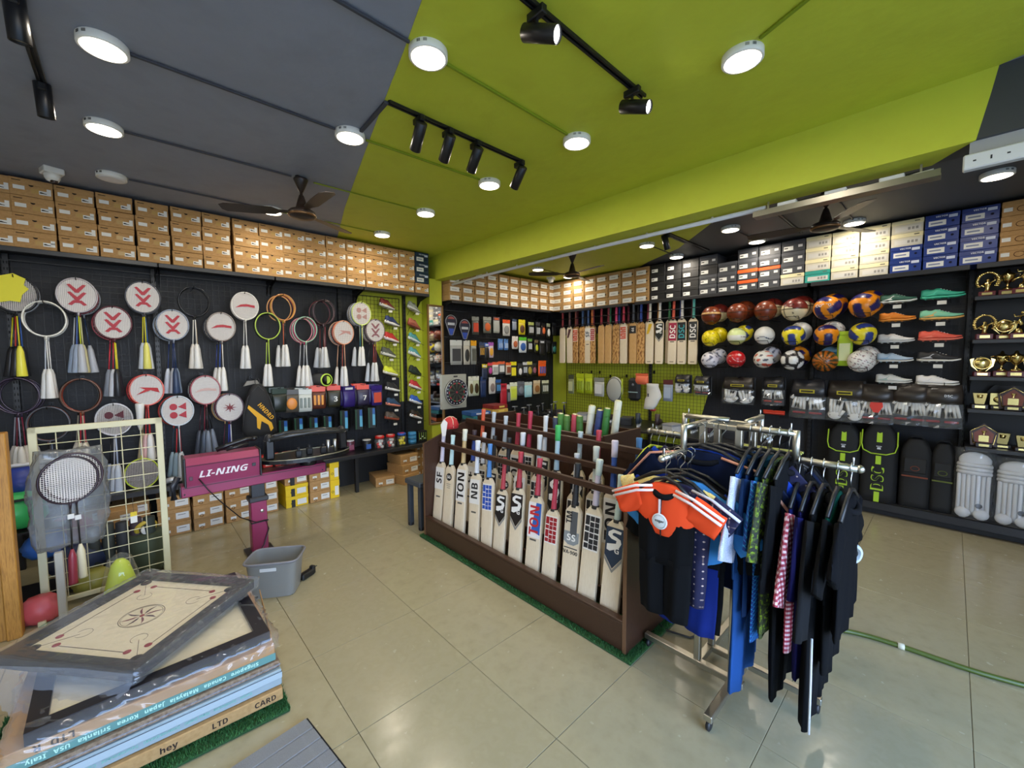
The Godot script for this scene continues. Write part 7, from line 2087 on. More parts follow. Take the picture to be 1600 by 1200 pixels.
# ------------------------------------------------------------------ cream grid stand with bagged rackets
func build_racket_stand():
	var t := T("grid_stand", "cream painted metal grid stand with wire mesh in front of the rackets", "stand", Vector3(-1.415, 0, -2.2), 0.0)
	var cr := M("#cfc9a4", 0.45)
	for s in [-1, 1]:
		P(t, "side_post", bx(Vector3(0.038, 1.18, 0.025), 0.003), cr, Vector3(s * 0.298, 0.6, 0))
	P(t, "top_rail", bx(Vector3(0.634, 0.04, 0.025), 0.003), cr, Vector3(0, 1.17, 0))
	P(t, "lower_rail", bx(Vector3(0.56, 0.03, 0.02), 0.003), cr, Vector3(0, 0.05, 0))
	for i in 5:
		P(t, "wire_upright", cyl(0.003, 1.1, 6), cr, Vector3(-0.2 + i * 0.1, 0.06, 0))
	for i in 11:
		P(t, "wire_crossbar", cyl(0.003, 0.57, 6), cr, Vector3(0.285, 0.13 + i * 0.095, 0.005), Vector3(0, 0, PI / 2))
	P(t, "foot", bx(Vector3(0.035, 0.03, 0.4), 0.003), cr, Vector3(-0.298, 0.016, 0.0))
	P(t, "foot", bx(Vector3(0.035, 0.03, 0.4), 0.003), cr, Vector3(0.298, 0.016, 0.0))
	P(t, "front_post", bx(Vector3(0.038, 0.42, 0.038), 0.004), M("#a8a498", 0.4, 0.3), Vector3(-0.2, 0.25, 0.27))
	# price tag tied to the mesh
	var tg := T("price_tag", "yellow and white tag tied to the cream grid", "tag", Vector3(-1.28, 0.5, -2.175), 0.1)
	P(tg, "card", bx(Vector3(0.035, 0.06, 0.002)), M("#dcdad0", 0.6))
	P(tg, "yellow_top", bx(Vector3(0.034, 0.03, 0.003)), M("#d2b81e", 0.5), Vector3(0, 0.032, 0))
	P(tg, "cord", cyl(0.0012, 0.12, 5), M("#3a3a38", 0.6), Vector3(0, 0.045, 0))
	# the two bagged rackets
	for i in 2:
		var o := racket(["#2a1c26", "#3a2a34"][i], "#1c1c20", ["#8a2f3c", "#d2c9a8"][i], 1, "", "", false)
		o.name = numbered("badminton_racket")
		add_child(o)
		o.position = Vector3(-1.55 + i * 0.014, 1.02 + 0.012 * i, -1.97 - 0.03 * i)
		o.scale = Vector3(1.18, 1.12, 1.1)
		o.rotation = Vector3(0.02, 0.25, -0.02 + i * 0.035)
		meta(o, ["dark framed racket with a wine red grip in front of the grey plastic bag", "racket with a cream grip just behind the bagged front racket"][i], "racket")
		P(o, "white_tag", bx(Vector3(0.024, 0.026, 0.006), 0.001), M("#d9d9d4", 0.5), Vector3(0.0, -0.33 - 0.03 * i, 0.006))
	var pb := P(self, numbered("plastic_bag"), shape("pbag", func(b):
		b.smooth()
		var rings := []
		for i in 15:
			var u := i / 14.0
			var w: float = 0.165 * (0.9 + 0.16 * sin(PI * u)) * (1.0 if u < 0.9 else 0.94)
			var ring := PackedVector3Array()
			for j in 40:
				var a := -TAU * j / 40
				var wob := 1.0 + 0.05 * sin(j * 1.9 + i * 1.3) + 0.05 * sin(j * 0.8 - i * 0.9)
				ring.append(Vector3(sign(cos(a)) * pow(abs(cos(a)), 0.7) * w * wob, -0.6 + 0.6 * u + 0.012 * sin(j * 1.1), sin(a) * 0.055 * wob + 0.006 * sin(j * 2.3 + i * 2.1)))
			rings.append(ring)
		b.loft(rings)), X("film_grey"), Vector3(-1.555, 1.045, -2.085), Vector3(0, 0.2, -0.03))
	meta(pb, "crinkled grey translucent plastic bag hanging on the cream grid", "plastic bag")
	# wooden door post at the far left
	var wp := T("wooden_door", "golden oak door leaf edge at the far end of the racket wall", "door", Vector3(-1.86, 0, -1.98), 0.0)
	P(wp, "stile", bx(Vector3(0.06, 1.2, 0.08), 0.004), X("oak"), Vector3(0.05, 0.6, 0.0))
	P(wp, "panel", bx(Vector3(0.36, 1.2, 0.05), 0.004), X("oak"), Vector3(-0.16, 0.6, -0.005))
	# heap of bagged goods behind the stand
	var heap := [["#3fc46a", -1.86, 0.62, -2.5, 0.15, "bright green bag of goods at the top behind the stand"], ["#2a3f9a", -1.84, 0.78, -2.62, 0.13, "blue and green helmet bag behind the wooden door"], ["#2f6ac0", -1.72, 0.36, -2.48, 0.11, "blue bag in the heap behind the stand"], ["#8a2f4a", -1.62, 0.4, -2.56, 0.12, "wine coloured bag in the heap behind the stand"], ["#26304a", -1.58, 0.22, -2.46, 0.14, "dark navy bag in the heap behind the stand"], ["#c8565a", -1.72, 0.085, -2.08, 0.1, "red and white cap bag at the foot of the stand"], ["#8f8a3a", -1.5, 0.09, -2.3, 0.1, "olive bag behind the red cap bag"]]
	for q in heap:
		var o := P(self, numbered("goods_bag"), shape("heap%.2f%.2f" % [q[1], q[2]], func(b):
			b.smooth()
			var rings := []
			for i in 9:
				var u := i / 8.0
				var rr: float = q[4] * (0.55 + 0.5 * sin(PI * clamp(u * 0.9 + 0.1, 0, 1)))
				var ring := PackedVector3Array()
				for j in 22:
					var a := -TAU * j / 22
					ring.append(Vector3(cos(a), 0, sin(a) * 0.75) * rr * (1.0 + 0.09 * sin(j * 2.1 + i)) + Vector3(0, (u - 0.5) * q[4] * 1.5, 0))
				rings.append(ring)
			b.loft(rings)), M(q[0], 0.4), Vector3(q[1], q[2], q[3]))
		meta(o, q[5], "bag")
	var rk := T("goods_rack", "black wire shelf carrying bagged goods behind the stand", "rack", Vector3(-1.85, 0, -2.55), 0.0)
	for y in [0.02, 0.48, 0.7]:
		P(rk, "shelf", bx(Vector3(0.5, 0.012, 0.3)), M("#1c1d20", 0.5), Vector3(0.0, y, 0))
	for s in [[-1, -1], [1, -1], [-1, 1], [1, 1]]:
		P(rk, "post", cyl(0.01, 0.95, 8), M("#2a2b2e", 0.4), Vector3(s[0] * 0.24, 0, s[1] * 0.14))
	P(rk, "top_bar", cyl(0.012, 0.5, 8), M("#c9ccd2", 0.35), Vector3(0.25, 0.93, 0.14), Vector3(0, 0, PI / 2))
	var net := P(self, numbered("cone_bag"), shape("conebag", func(b):
		b.smooth()
		b.lathe([Vector2(0.11, 0.0), Vector2(0.1, 0.02), Vector2(0.07, 0.16), Vector2(0.045, 0.26), Vector2(0.02, 0.29)], 20)), M("#c2d62a", 0.5), Vector3(-1.36, 0.003, -2.02))
	meta(net, "neon yellow marker cone under the cream grid", "cone")
	var wrap := P(self, numbered("plastic_wrap"), shape("conewrap", func(b):
		b.smooth()
		b.lathe([Vector2(0.14, 0.0), Vector2(0.12, 0.03), Vector2(0.09, 0.18), Vector2(0.06, 0.3), Vector2(0.012, 0.33)], 11)), X("film"), Vector3(-1.36, 0.003, -2.02))
	meta(wrap, "clear plastic wrap around the neon yellow cone", "wrap")
	for i in 5:
		var c := P(self, numbered("fitness_roll"), cyl(0.035, 0.42, 12), M(["#2c2f2a", "#33362f", "#242629", "#3a2c30", "#2a332c"][i], 0.7), Vector3(-1.5 + i * 0.075, 0.002, -2.42 - 0.03 * (i % 2)))
		meta(c, "dark upright roll behind the cream grid, %s from the wine coloured bag" % ORD[i], "roll", "dark rolls behind the grid")
	var ab := T("olive_duffel", "olive green cylinder bag with a yellow ring on top behind the grid", "bag", Vector3(-1.22, 0.0, -2.45), 0.0)
	P(ab, "body", cyl(0.11, 0.3, 20), M("#3c4530", 0.75))
	P(ab, "tape_ring", shape("tapering", func(b):
		b.smooth()
		b.hoop(Vector3.ZERO, 0.055, 0.055, 0.015, 20, 8)), M("#c2a83a", 0.5), Vector3(0, 0.34, 0.02), Vector3(0.5, 0.3, 0))
	P(ab, "white_core", cyl(0.035, 0.03, 14), M("#d2ccc2", 0.6), Vector3(0, 0.325, 0.02), Vector3(1.4, 0.2, 0))
	var wheel := T("ab_wheel", "black exercise wheel behind the cream grid", "wheel", Vector3(-1.36, 0.28, -2.5), 0.4)
	P(wheel, "tyre", shape("abw", func(b):
		b.smooth()
		b.hoop(Vector3.ZERO, 0.075, 0.075, 0.012, 24, 8)), M("#17181a", 0.6))
	for k in 5:
		P(wheel, "spoke", bx(Vector3(0.012, 0.14, 0.012), 0.002), M("#222326", 0.5), Vector3.ZERO, Vector3(0, 0, k * PI / 5))
	for k in 3:
		put_box("floor", Vector3(-1.42 + 0.02 * k, 0.002 + 0.121 * k, -2.95), 0.05, 0.24, 0.12, 0.28, "brown carton seen through the cream grid, %s of its stack" % LEVEL[k], "brown cartons under the counter")

# ------------------------------------------------------------------ carrom boards in the foreground
func carrom_face(t: Node3D, w: float, full: bool):
	P(t, "playing_board", bx(Vector3(w - 0.09, 0.014, w - 0.09), 0.001), M("#d8cdb0", 0.35), Vector3(0, 0.024, 0))
	for s in 4:
		P(t, "frame_rail", shape("crail%.2f" % w, func(b): b.prism(pv([-w / 2, w / 2, w / 2, w / 2, w / 2 - 0.055, w / 2 - 0.055, -w / 2 + 0.055, w / 2 - 0.055]), 0.0, 0.048, Transform3D(Basis(Vector3.RIGHT, -PI / 2), Vector3.ZERO))), M("#1c1c22", 0.35), Vector3(0, 0, 0), Vector3(0, s * PI / 2, 0))
	if not full:
		return
	var ink := M("#3a2428", 0.6)
	var redm := M("#8a1c2c", 0.6)
	var y := 0.0315
	for s in 4:
		var q := Basis(Vector3.UP, s * PI / 2)
		for k in 2:
			PX(t, "base_line", bx(Vector3(w * 0.5, 0.001, 0.0025)), ink, Transform3D(q, q * Vector3(0, y, w * (0.34 - 0.035 * k)) if k == 0 else q * Vector3(0, y, w * 0.34)))
		for e in [-1, 1]:
			PX(t, "base_circle", cyl(0.014, 0.001, 18), redm, Transform3D(q, q * Vector3(e * w * 0.262, y - 0.0003, w * 0.335)))
		var qd := Basis(Vector3.UP, s * PI / 2 + PI / 4)
		PX(t, "arrow_line", bx(Vector3(0.0018, 0.001, w * 0.2)), ink, Transform3D(qd, qd * Vector3(0, y, w * 0.42)))
		PX(t, "arrow_curl", shape("ccurl", func(b):
			var pts := []
			for i in 13:
				var a := 0.5 + 5.0 * i / 12.0
				pts.append(Vector3(sin(a) * 0.03, 0, cos(a) * 0.03))
			b.tube(pts, 0.0008, 4)), ink, Transform3D(qd, qd * Vector3(0, y, w * 0.3)))
		PX(t, "corner_pocket", cyl(0.024, 0.001, 20), M("#1a1416", 0.8), Transform3D(q, q * Vector3(w * 0.5 - 0.08, y - 0.0005, w * 0.5 - 0.08)))
	P(t, "centre_ring", shape("cring", func(b):
		b.hoop(Vector3.ZERO, 0.085, 0.085, 0.0013, 40, 4)
		b.hoop(Vector3.ZERO, 0.078, 0.078, 0.0008, 40, 4)), ink, Vector3(0, y, 0), Vector3(PI / 2, 0, 0))
	for s in 8:
		P(t, "star_petal", shape("cpetal", func(b): b.prism(pv([0.012, 0.0, 0.03, 0.008, 0.05, 0.009, 0.074, 0.0, 0.05, 0.001, 0.03, -0.001]), 0, 0.001, Transform3D(Basis(Vector3.RIGHT, -PI / 2), Vector3.ZERO))), M("#6a1c3c", 0.6) if s % 2 else M("#3a2038", 0.6), Vector3(0, y, 0), Vector3(0, s * PI / 4, 0))
	P(t, "centre_spot", cyl(0.01, 0.0012, 14), redm, Vector3(0, y, 0))

func wrinkled(key: String, w: float, d: float, hgt: float, amp: float, seed_: int) -> Mesh:   # a loose film over a slab: top and skirts
	return shape(key, func(b):
		b.smooth()
		var n := 46
		var f := FastNoiseLite.new()
		f.seed = seed_
		f.frequency = 0.05
		var pts := []
		for i in n + 1:
			var row := []
			for j in n + 1:
				var u := float(i) / n - 0.5
				var v := float(j) / n - 0.5
				var m: float = max(absf(u), absf(v)) * 2.0
				var out: float = max(0.0, m - 0.8) / 0.2
				var k: float = 0.5 / max(max(absf(u), absf(v)), 0.0001) if m > 0.8 else 1.25
				var x := u * 2.0 * 0.5 * 1.25 * w if m <= 0.8 else u * k * w
				var z := v * 2.0 * 0.5 * 1.25 * d if m <= 0.8 else v * k * d
				var fold := f.get_noise_2d(i * 7.0, j * 2.2) + 0.6 * f.get_noise_2d(i * 3.0 + 90.0, j * 9.0)
				var y := hgt + 0.003 + absf(fold) * amp * 0.6
				if out > 0.0:
					y = hgt - out * (hgt + 0.004 - absf(fold) * 0.03)
					x += sign(u) * (0.004 + absf(fold) * amp * 1.6) if absf(u) >= absf(v) else 0.0
					z += sign(v) * (0.004 + absf(fold) * amp * 1.6) if absf(v) > absf(u) else 0.0
				row.append(Vector3(x, y, z))
			pts.append(row)
		for i in n:
			for j in n:
				b.quad(pts[i][j], pts[i][j + 1], pts[i + 1][j + 1], pts[i + 1][j]))

func build_carrom():
	turf("green artificial turf mat under the carrom boxes", Vector2(-1.75, -1.12), Vector2(-0.765, -0.345), -0.05)
	# boxes from the floor up: height, y, material, text
	var lay := [[0.055, 0.022, "kraft_dark", "flattened brown cardboard box at the bottom of the carrom pile"], [0.075, 0.079, "silver", "silver blue carrom box with pale green lettering, second from the floor"], [0.03, 0.156, "plastic_wrap_print", "thin brown wrapped board between two carrom boxes"], [0.075, 0.188, "teal", "teal edged carrom box with country names"]]
	for i in lay.size():
		var l: Array = lay[i]
		var t := T("carrom_box", l[3], "box", Vector3(-1.2 + [0.0, 0.0, -0.01, -0.02][i], l[1], -0.77 + [0.0, -0.02, -0.03, -0.05][i]), -0.045 + [0.0, 0.01, 0.03, 0.02][i], "piled carrom boxes")
		var m: Material = X(l[2]) if mats.has(l[2]) else M({"silver": "#8f9fa6", "teal": "#a8835c"}[l[2]], 0.4)
		P(t, "carton", bx(Vector3(0.84, l[0], 0.72), 0.004), m, Vector3(0, l[0] / 2, 0))
		if i == 3:
			P(t, "teal_edge", bx(Vector3(0.842, 0.034, 0.003), 0.001), M("#5d8a86", 0.4), Vector3(0, 0.019, 0.361))
			P(t, "kraft_print", text_mesh("LTD  R", 0.026, 0.001), M("#3a2a1c", 0.7), Vector3(-0.28, 0.056, 0.3615), Vector3(0, 0, PI))
			P(t, "lettering", text_mesh("Singapore   Canada   Malaysia   Japan   Korea   Srilanka   USA   Italy", 0.016, 0.001), M("#b9e0d0", 0.4), Vector3(0.0, 0.019, 0.363), Vector3(0, 0, PI))
		elif i == 1:
			P(t, "light_edge", bx(Vector3(0.842, 0.03, 0.003), 0.001), M("#a3b3bb", 0.35), Vector3(0, 0.05, 0.361))
			P(t, "lettering", text_mesh("Surya   Syndicate   New Delhi   International   Tournament   Carrom", 0.0125, 0.001), M("#7ab0a4", 0.4), Vector3(0.02, 0.024, 0.362), Vector3(0, 0, PI))
			P(t, "lid_seam", bx(Vector3(0.842, 0.002, 0.003)), M("#4a555c", 0.5), Vector3(0, 0.064, 0.361))
		elif i == 0:
			for k in 5:
				P(t, "stencil_print", text_mesh(["RIEN", "BULL", "hey", "LTD", "CARD"][k], 0.024, 0.001), M("#2a1c12", 0.8), Vector3(-0.33 + k * 0.17, 0.028, 0.3605))
			P(t, "torn_flap", bx(Vector3(0.006, 0.05, 0.3), 0.002), X("kraft_dark"), Vector3(0.424, 0.03, -0.1), Vector3(0, 0.08, 0.25))
		else:
			P(t, "film_edge", bx(Vector3(0.845, 0.006, 0.004), 0.001), X("film_blue"), Vector3(0, 0.015, 0.362))
	# loose cardboard flap leaning at the pile's right side
	var fl := P(self, numbered("cardboard_flap"), bx(Vector3(0.005, 0.2, 0.5), 0.002), X("kraft_dark"), Vector3(-0.755, 0.125, -0.86), Vector3(0, -0.1, 0.12))
	meta(fl, "torn brown cardboard flap along the pile's side", "cardboard")
	# second open board
	var b2 := T("carrom_board", "lower carrom board in a black frame, mostly covered by the top one", "carrom board", Vector3(-1.21, 0.266, -0.86), 0.03, "")
	carrom_face(b2, 0.76, false)
	var b1 := T("carrom_board", "top carrom board with a star centre and red circles, wrapped in film", "carrom board", Vector3(-1.262, 0.338, -0.955), 0.0, "")
	b1.rotation = Vector3(0.02, 0.72, 0.02)
	carrom_face(b1, 0.655, true)
	var f1 := P(self, numbered("plastic_film"), wrinkled("film1", 0.685, 0.685, 0.052, 0.012, 3), X("film"), b1.position + Vector3(0, 0.003, 0), b1.rotation)
	meta(f1, "crinkled clear film around the top carrom board", "plastic film")
	var f2 := P(self, numbered("plastic_film"), wrinkled("film2", 0.82, 0.8, 0.07, 0.02, 9), X("film"), b2.position + Vector3(-0.01, -0.03, 0.01), Vector3(0, 0.03, 0))
	meta(f2, "loose clear film over the lower carrom board and its box", "plastic film")
	# gathered film hanging off the front corner of the top board
	var f3 := P(self, numbered("plastic_film"), shape("film3", func(b):
		b.smooth()
		var f := FastNoiseLite.new()
		f.seed = 5
		f.frequency = 0.09
		var n := 30
		var pts := []
		for i in n + 1:
			var row := []
			for j in 13:
				var u := float(i) / n
				var v := j / 12.0
				var p := Vector3(-1.74, 0.36, -0.98).lerp(Vector3(-1.29, 0.37, -0.505), u)
				var dn := Vector3(-0.05, -0.1, 0.1) * v * (0.5 + 0.6 * sin(PI * u))
				var fo := f.get_noise_2d(i * 6.0, j * 1.0) * 0.03 * v
				row.append(p + dn + Vector3(fo, fo * 0.5, -fo))
			pts.append(row)
		for i in n:
			for j in 12:
				b.quad(pts[i][j], pts[i + 1][j], pts[i + 1][j + 1], pts[i][j + 1])), X("film_blue"))
	meta(f3, "bluish bunched film hanging from the near edge of the top board", "plastic film")

# ------------------------------------------------------------------ garment rack
func drape(key: String, rows: Array, amp: float, seed_: int, n := 36) -> Mesh:   # rows from the hem up: [y, middle x, half width, half thickness]
	return shape(key, func(b):
		b.smooth()
		var rings := []
		for i in rows.size() - 1:   # three rings per span
			for s in 3:
				var t := s / 3.0
				rings.append(drape_ring(rows[i], rows[i + 1], t, amp * (1.0 - 0.75 * float(i) / rows.size()), seed_, n))
		rings.append(drape_ring(rows[rows.size() - 1], rows[rows.size() - 1], 0.0, 0.1 * amp, seed_, n))
		b.loft(rings))

func drape_ring(r0: Array, r1: Array, t: float, amp: float, seed_: int, n: int) -> PackedVector3Array:
	var y: float = lerp(float(r0[0]), float(r1[0]), t)
	var cx: float = lerp(float(r0[1]), float(r1[1]), t)
	var w: float = lerp(float(r0[2]), float(r1[2]), t)
	var th: float = lerp(float(r0[3]), float(r1[3]), t)
	var ring := PackedVector3Array()
	for j in n:
		var a := -TAU * j / n
		var x := cos(a) * w
		var fold := amp * (sin(x * 48.0 + seed_ + y * 3.0) + 0.6 * sin(x * 95.0 + seed_ * 2.0 - y * 5.0))
		ring.append(Vector3(cx + x, y, sin(a) * th + fold * absf(sin(a)) + 0.4 * fold))
	return ring

func sleeve(key: String, p0: Vector2, p1: Vector2, w0: float, w1: float, th: float, seed_: int) -> Mesh:
	return shape(key, func(b):
		b.smooth()
		var d := (p1 - p0).normalized()
		var s := Vector2(d.y, -d.x)
		var rings := []
		for i in 8:
			var u := i / 7.0
			var c := p0.lerp(p1, u)
			var w: float = lerp(w0, w1, u)
			var ring := PackedVector3Array()
			for j in 18:
				var a := -TAU * j / 18
				var q := c + s * cos(a) * w
				ring.append(Vector3(q.x, q.y, sin(a) * th * (1.0 - 0.2 * u) + 0.004 * sin(j * 1.7 + i * 1.1 + seed_)))
			ring.reverse()
			rings.append(ring)
		b.loft(rings))

func garment(at: Vector3, turn: float, label: String, g: Dictionary) -> Node3D:
	# hook over the bar at y = 0; front towards +z
	var t := T(g.get("name", "garment"), label, g.get("cat", "garment"), at, turn, "garments on the steel rack")
	var sh: float = g.get("shoulder", 0.2)
	var top := -0.115
	P(t, "hanger", shape("hanger%.2f" % sh, func(b):
		b.smooth()
		b.tube([Vector3(-0.02, -0.012, 0), Vector3(-0.0185, 0.01, 0), Vector3(0.0, 0.0195, 0), Vector3(0.0185, 0.01, 0), Vector3(0.0175, -0.016, 0), Vector3(0.0, -0.04, 0), Vector3(0.0, -0.085, 0)], 0.0022, 6)), X("steel"))
	P(t, "hanger_arms", shape("hangera%.2f" % sh, func(b):
		b.smooth()
		b.tube([Vector3(-sh * 0.95, top - 0.045, 0), Vector3(-sh * 0.4, top + 0.012, 0), Vector3(0, top + 0.03, 0), Vector3(sh * 0.4, top + 0.012, 0), Vector3(sh * 0.95, top - 0.045, 0)], 0.008, 6)), M(g.get("hanger", "#18191b"), 0.4))
	var hem: float = g.get("hem", -0.7)
	var waist: float = g.get("waist", sh * 0.92)
	var sd: int = int(at.z * 100.0) + int(at.x * 37.0)
	var th: float = g.get("thick", 0.015)
	var k := "gm%s" % label
	var m: Material = g.body
	var tb: float = g.get("torso_end", hem)
	var leg := tb > hem + 0.05
	P(t, "torso", drape(k, [[tb, 0, waist * (0.95 if leg else 1.06), th], [lerp(tb, top, 0.35), 0, waist, th], [lerp(tb, top, 0.75), 0, lerp(waist, sh, 0.5), th], [top - 0.05, 0, sh * 0.98, th * 0.9], [top - 0.02, 0, sh * 0.62, th * 0.6], [top, 0, sh * 0.36, th * 0.45]], 0.005, sd), m)
	if g.has("yoke"):   # a second colour over chest and shoulders
		var yb: float = g.get("yoke_end", -0.3)
		P(t, "yoke", drape(k + "y", [[yb, 0, waist * 0.4, th + 0.005], [yb + 0.07, 0, waist * 1.03, th + 0.006], [lerp(yb, top, 0.6), 0, lerp(waist, sh, 0.7) + 0.006, th + 0.006], [top - 0.05, 0, sh * 0.99, th * 0.9 + 0.003], [top - 0.02, 0, sh * 0.64, th * 0.6 + 0.003], [top + 0.002, 0, sh * 0.38, th * 0.45 + 0.002]], 0.002, sd), g.yoke)
	if leg:
		for s in [-1.0, 1.0]:
			P(t, "trouser_leg", drape(k + "l%d" % int(s), [[hem, s * waist * g.get("spread", 0.42), waist * 0.44, th * 0.9], [lerp(hem, tb, 0.5), s * waist * 0.46, waist * 0.46, th], [tb + 0.03, s * waist * 0.47, waist * 0.47, th]], 0.005, sd + 3), g.get("leg", m))
	var sl: float = g.get("sleeve", 0.2)
	if sl > 0.0:
		for s in [-1.0, 1.0]:
			var p0 := Vector2(s * sh * 0.86, top - 0.075)
			var ang: float = g.get("sleeve_drop", 0.9)
			var p1 := p0 + Vector2(s * cos(ang), -sin(ang)) * sl
			P(t, "sleeve", sleeve(k + "s%d" % int(s), p0, p1, g.get("sleeve_w", 0.065), g.get("cuff_w", 0.06), th * 0.85, sd), g.get("arm", m))
			if g.has("stripe"):
				var d := (p1 - p0).normalized()
				var nrm := Vector2(-d.y, d.x) if s > 0 else Vector2(d.y, -d.x)
				for q in g.get("stripe_n", 2):
					var o1: Vector2 = Vector2(s * sh * 0.42, top - 0.012)
					var o2: Vector2 = p0 + nrm * 0.052
					var o3: Vector2 = p1 + nrm * 0.05
					P(t, "stripe", shape(k + "st%d_%d" % [int(s), q], func(b):
						b.smooth()
						var off: Vector2 = -nrm * 0.02 * q
						var zz: float = th * 0.55 + 0.012 + 0.005 * q
						b.tube([Vector3(o1.x + off.x, o1.y + off.y, th * 0.5 + 0.004 + 0.003 * q), Vector3(o2.x + off.x, o2.y + off.y, zz), Vector3(o3.x + off.x, o3.y + off.y, zz - 0.002)], 0.0062, 6)), g.stripe)
	P(t, "collar", shape("collar%.2f%.3f" % [sh, th], func(b):
		b.smooth()
		var rings := []
		for i in 25:
			var a := TAU * i / 24.0
			var c := Vector3(cos(a) * sh * 0.34, top - 0.012 - 0.035 * (0.5 + 0.5 * sin(a)), sin(a) * (th + 0.006))
			rings.append(c)
		b.tube(rings, 0.013, 7, false)), g.get("collar", K("#141518")))
	return t

func build_garments():
	var r := T("garment_rack", "four armed brushed steel garment rack on small black castors", "rack", Vector3(0.86, 0, 0.94))
	var ss := X("ss_sat")
	var posts := [[-0.075, 0.08], [-0.055, -0.09], [0.10, -0.08], [0.085, 0.09]]
	for p in posts:
		P(r, "post", bx(Vector3(0.03, 1.24, 0.03), 0.003), ss, Vector3(p[0], 0.67, p[1]))
	P(r, "base_bar", bx(Vector3(0.035, 0.03, 0.5), 0.003), ss, Vector3(-0.065, 0.062, -0.12))
	P(r, "base_bar", bx(Vector3(0.5, 0.03, 0.035), 0.003), ss, Vector3(-0.12, 0.062, 0.085))
	P(r, "base_bar", bx(Vector3(0.035, 0.03, 0.5), 0.003), ss, Vector3(0.095, 0.062, 0.15))
	P(r, "base_bar", bx(Vector3(0.48, 0.03, 0.035), 0.003), ss, Vector3(0.18, 0.062, -0.085))
	for c in [[-0.065, -0.35], [-0.35, 0.085], [0.095, 0.385], [0.4, -0.085]]:
		P(r, "castor", shape("castor", func(b):
			b.smooth()
			b.lathe([Vector2(0.018, -0.009), Vector2(0.024, -0.006), Vector2(0.024, 0.006), Vector2(0.018, 0.009)], 16, Transform3D(Basis(Vector3.RIGHT, PI / 2), Vector3(0, 0.024, 0)))
			b.box(Vector3(0, 0.045, 0), Vector3(0.02, 0.012, 0.026), 0.002)), M("#1b1c1f", 0.5), Vector3(c[0], 0, c[1]))
	var T1 := 1.29
	var T0 := 1.182
	var arms := [[Vector3(-0.055, T1, -0.085), Vector3(-1, 0, 0)], [Vector3(-0.1, T1, 0.08), Vector3(0, 0, 1)], [Vector3(0.085, T1, -0.02), Vector3(0, 0, -1)], [Vector3(0.085, T1, 0.06), Vector3(1, 0, 0)]]
	for i in 4:
		var a: Vector3 = arms[i][0]
		var d: Vector3 = arms[i][1]
		var e1 := a + d * 0.225
		var e2 := e1 + Vector3(0, T0 - T1, 0)
		var e3 := e2 + d * 0.205
		P(r, "arm", shape("arm%d" % i, func(b):
			b.smooth()
			b.tube([a, e1], 0.014, 12)
			b.tube([e1 + Vector3(0, 0.013, 0), e2 - Vector3(0, 0.013, 0)], 0.014, 12)
			b.tube([e2, e3], 0.014, 12)
			b.ball(e3, Vector3.ONE * 0.0155, 12, 8)), ss)
		P(r, "end_pin", cyl(0.003, 0.03, 6), X("steel"), e3 - d * 0.02 + Vector3(0, 0.012, 0))
		P(r, "end_pin", cyl(0.003, 0.03, 6), X("steel"), e1 - d * 0.02 + Vector3(0, 0.012, 0))
	P(r, "top_frame", shape("rtop", func(b):
		for q in [[-0.075, 0.08, 0.085, 0.09], [0.085, 0.09, 0.1, -0.08], [0.1, -0.08, -0.055, -0.09], [-0.055, -0.09, -0.075, 0.08]]:
			var a := Vector3(q[0], 1.278, q[1])
			var c := Vector3(q[2], 1.278, q[3])
			b.box(Vector3.ZERO, Vector3(0.026, 0.024, (c - a).length()), 0.002, Transform3D(Basis.looking_at((c - a).normalized()), (a + c) / 2))), ss)
	var bk := K("#111214")
	var navy := K("#141c33")
	var cloth_bits := 0.0
	# arm towards the bats: kid's suit in front, more behind
	var suit := garment(Vector3(0.405, T0, 0.86), -PI / 2, "kid's orange and black zip suit with white sleeve stripes and a round white tag", {"shoulder": 0.125, "body": bk, "yoke": K("#e8502a"), "yoke_end": -0.33, "arm": K("#e8502a"), "sleeve": 0.13, "sleeve_drop": 0.42, "sleeve_w": 0.062, "cuff_w": 0.056, "stripe": M("#efdedc", 0.7), "hem": -0.69, "torso_end": -0.46, "waist": 0.125, "thick": 0.026, "collar": bk, "cat": "kids suit"})
	P(suit, "zip", shape("zip", func(b):
		b.smooth()
		b.tube([Vector3(0.0, -0.165, 0.037), Vector3(0.0, -0.24, 0.042), Vector3(0, -0.33, 0.038)], 0.003, 5)), M("#1c1416", 0.5))
	P(suit, "tag_string", bx(Vector3(0.008, 0.07, 0.003)), M("#e2d8d8", 0.6), Vector3(-0.004, -0.205, 0.044))
	P(suit, "round_tag", cyl(0.034, 0.003, 24), M("#d9dedd", 0.5), Vector3(-0.002, -0.265, 0.043), Vector3(PI / 2, 0, 0))
	P(suit, "tag_print", text_mesh("sugar", 0.011, 0.001), M("#4a5256", 0.6), Vector3(-0.002, -0.262, 0.0475))
	P(suit, "tag_ring", shape("tagring", func(b): b.hoop(Vector3(-0.002, -0.265, 0.047), 0.028, 0.028, 0.001, 24, 4)), M("#9aa4a6", 0.6))
	var star := X("star_print")
	garment(Vector3(0.455, T0, 0.9), -PI / 2, "navy star print kids suit with a white piping behind the orange one", {"shoulder": 0.135, "body": star, "sleeve": 0.12, "sleeve_drop": 0.5, "stripe": M("#c9ccd8", 0.7), "stripe_n": 1, "hem": -0.62, "torso_end": -0.42, "waist": 0.13, "thick": 0.022, "cat": "kids suit"})
	garment(Vector3(0.49, T0, 0.82), -PI / 2, "yellow patterned kids top peeking out over the orange suit", {"shoulder": 0.17, "body": X("yellow_print"), "sleeve": 0.07, "sleeve_drop": 0.3, "hem": -0.36, "waist": 0.12, "thick": 0.02, "cat": "kids top"})
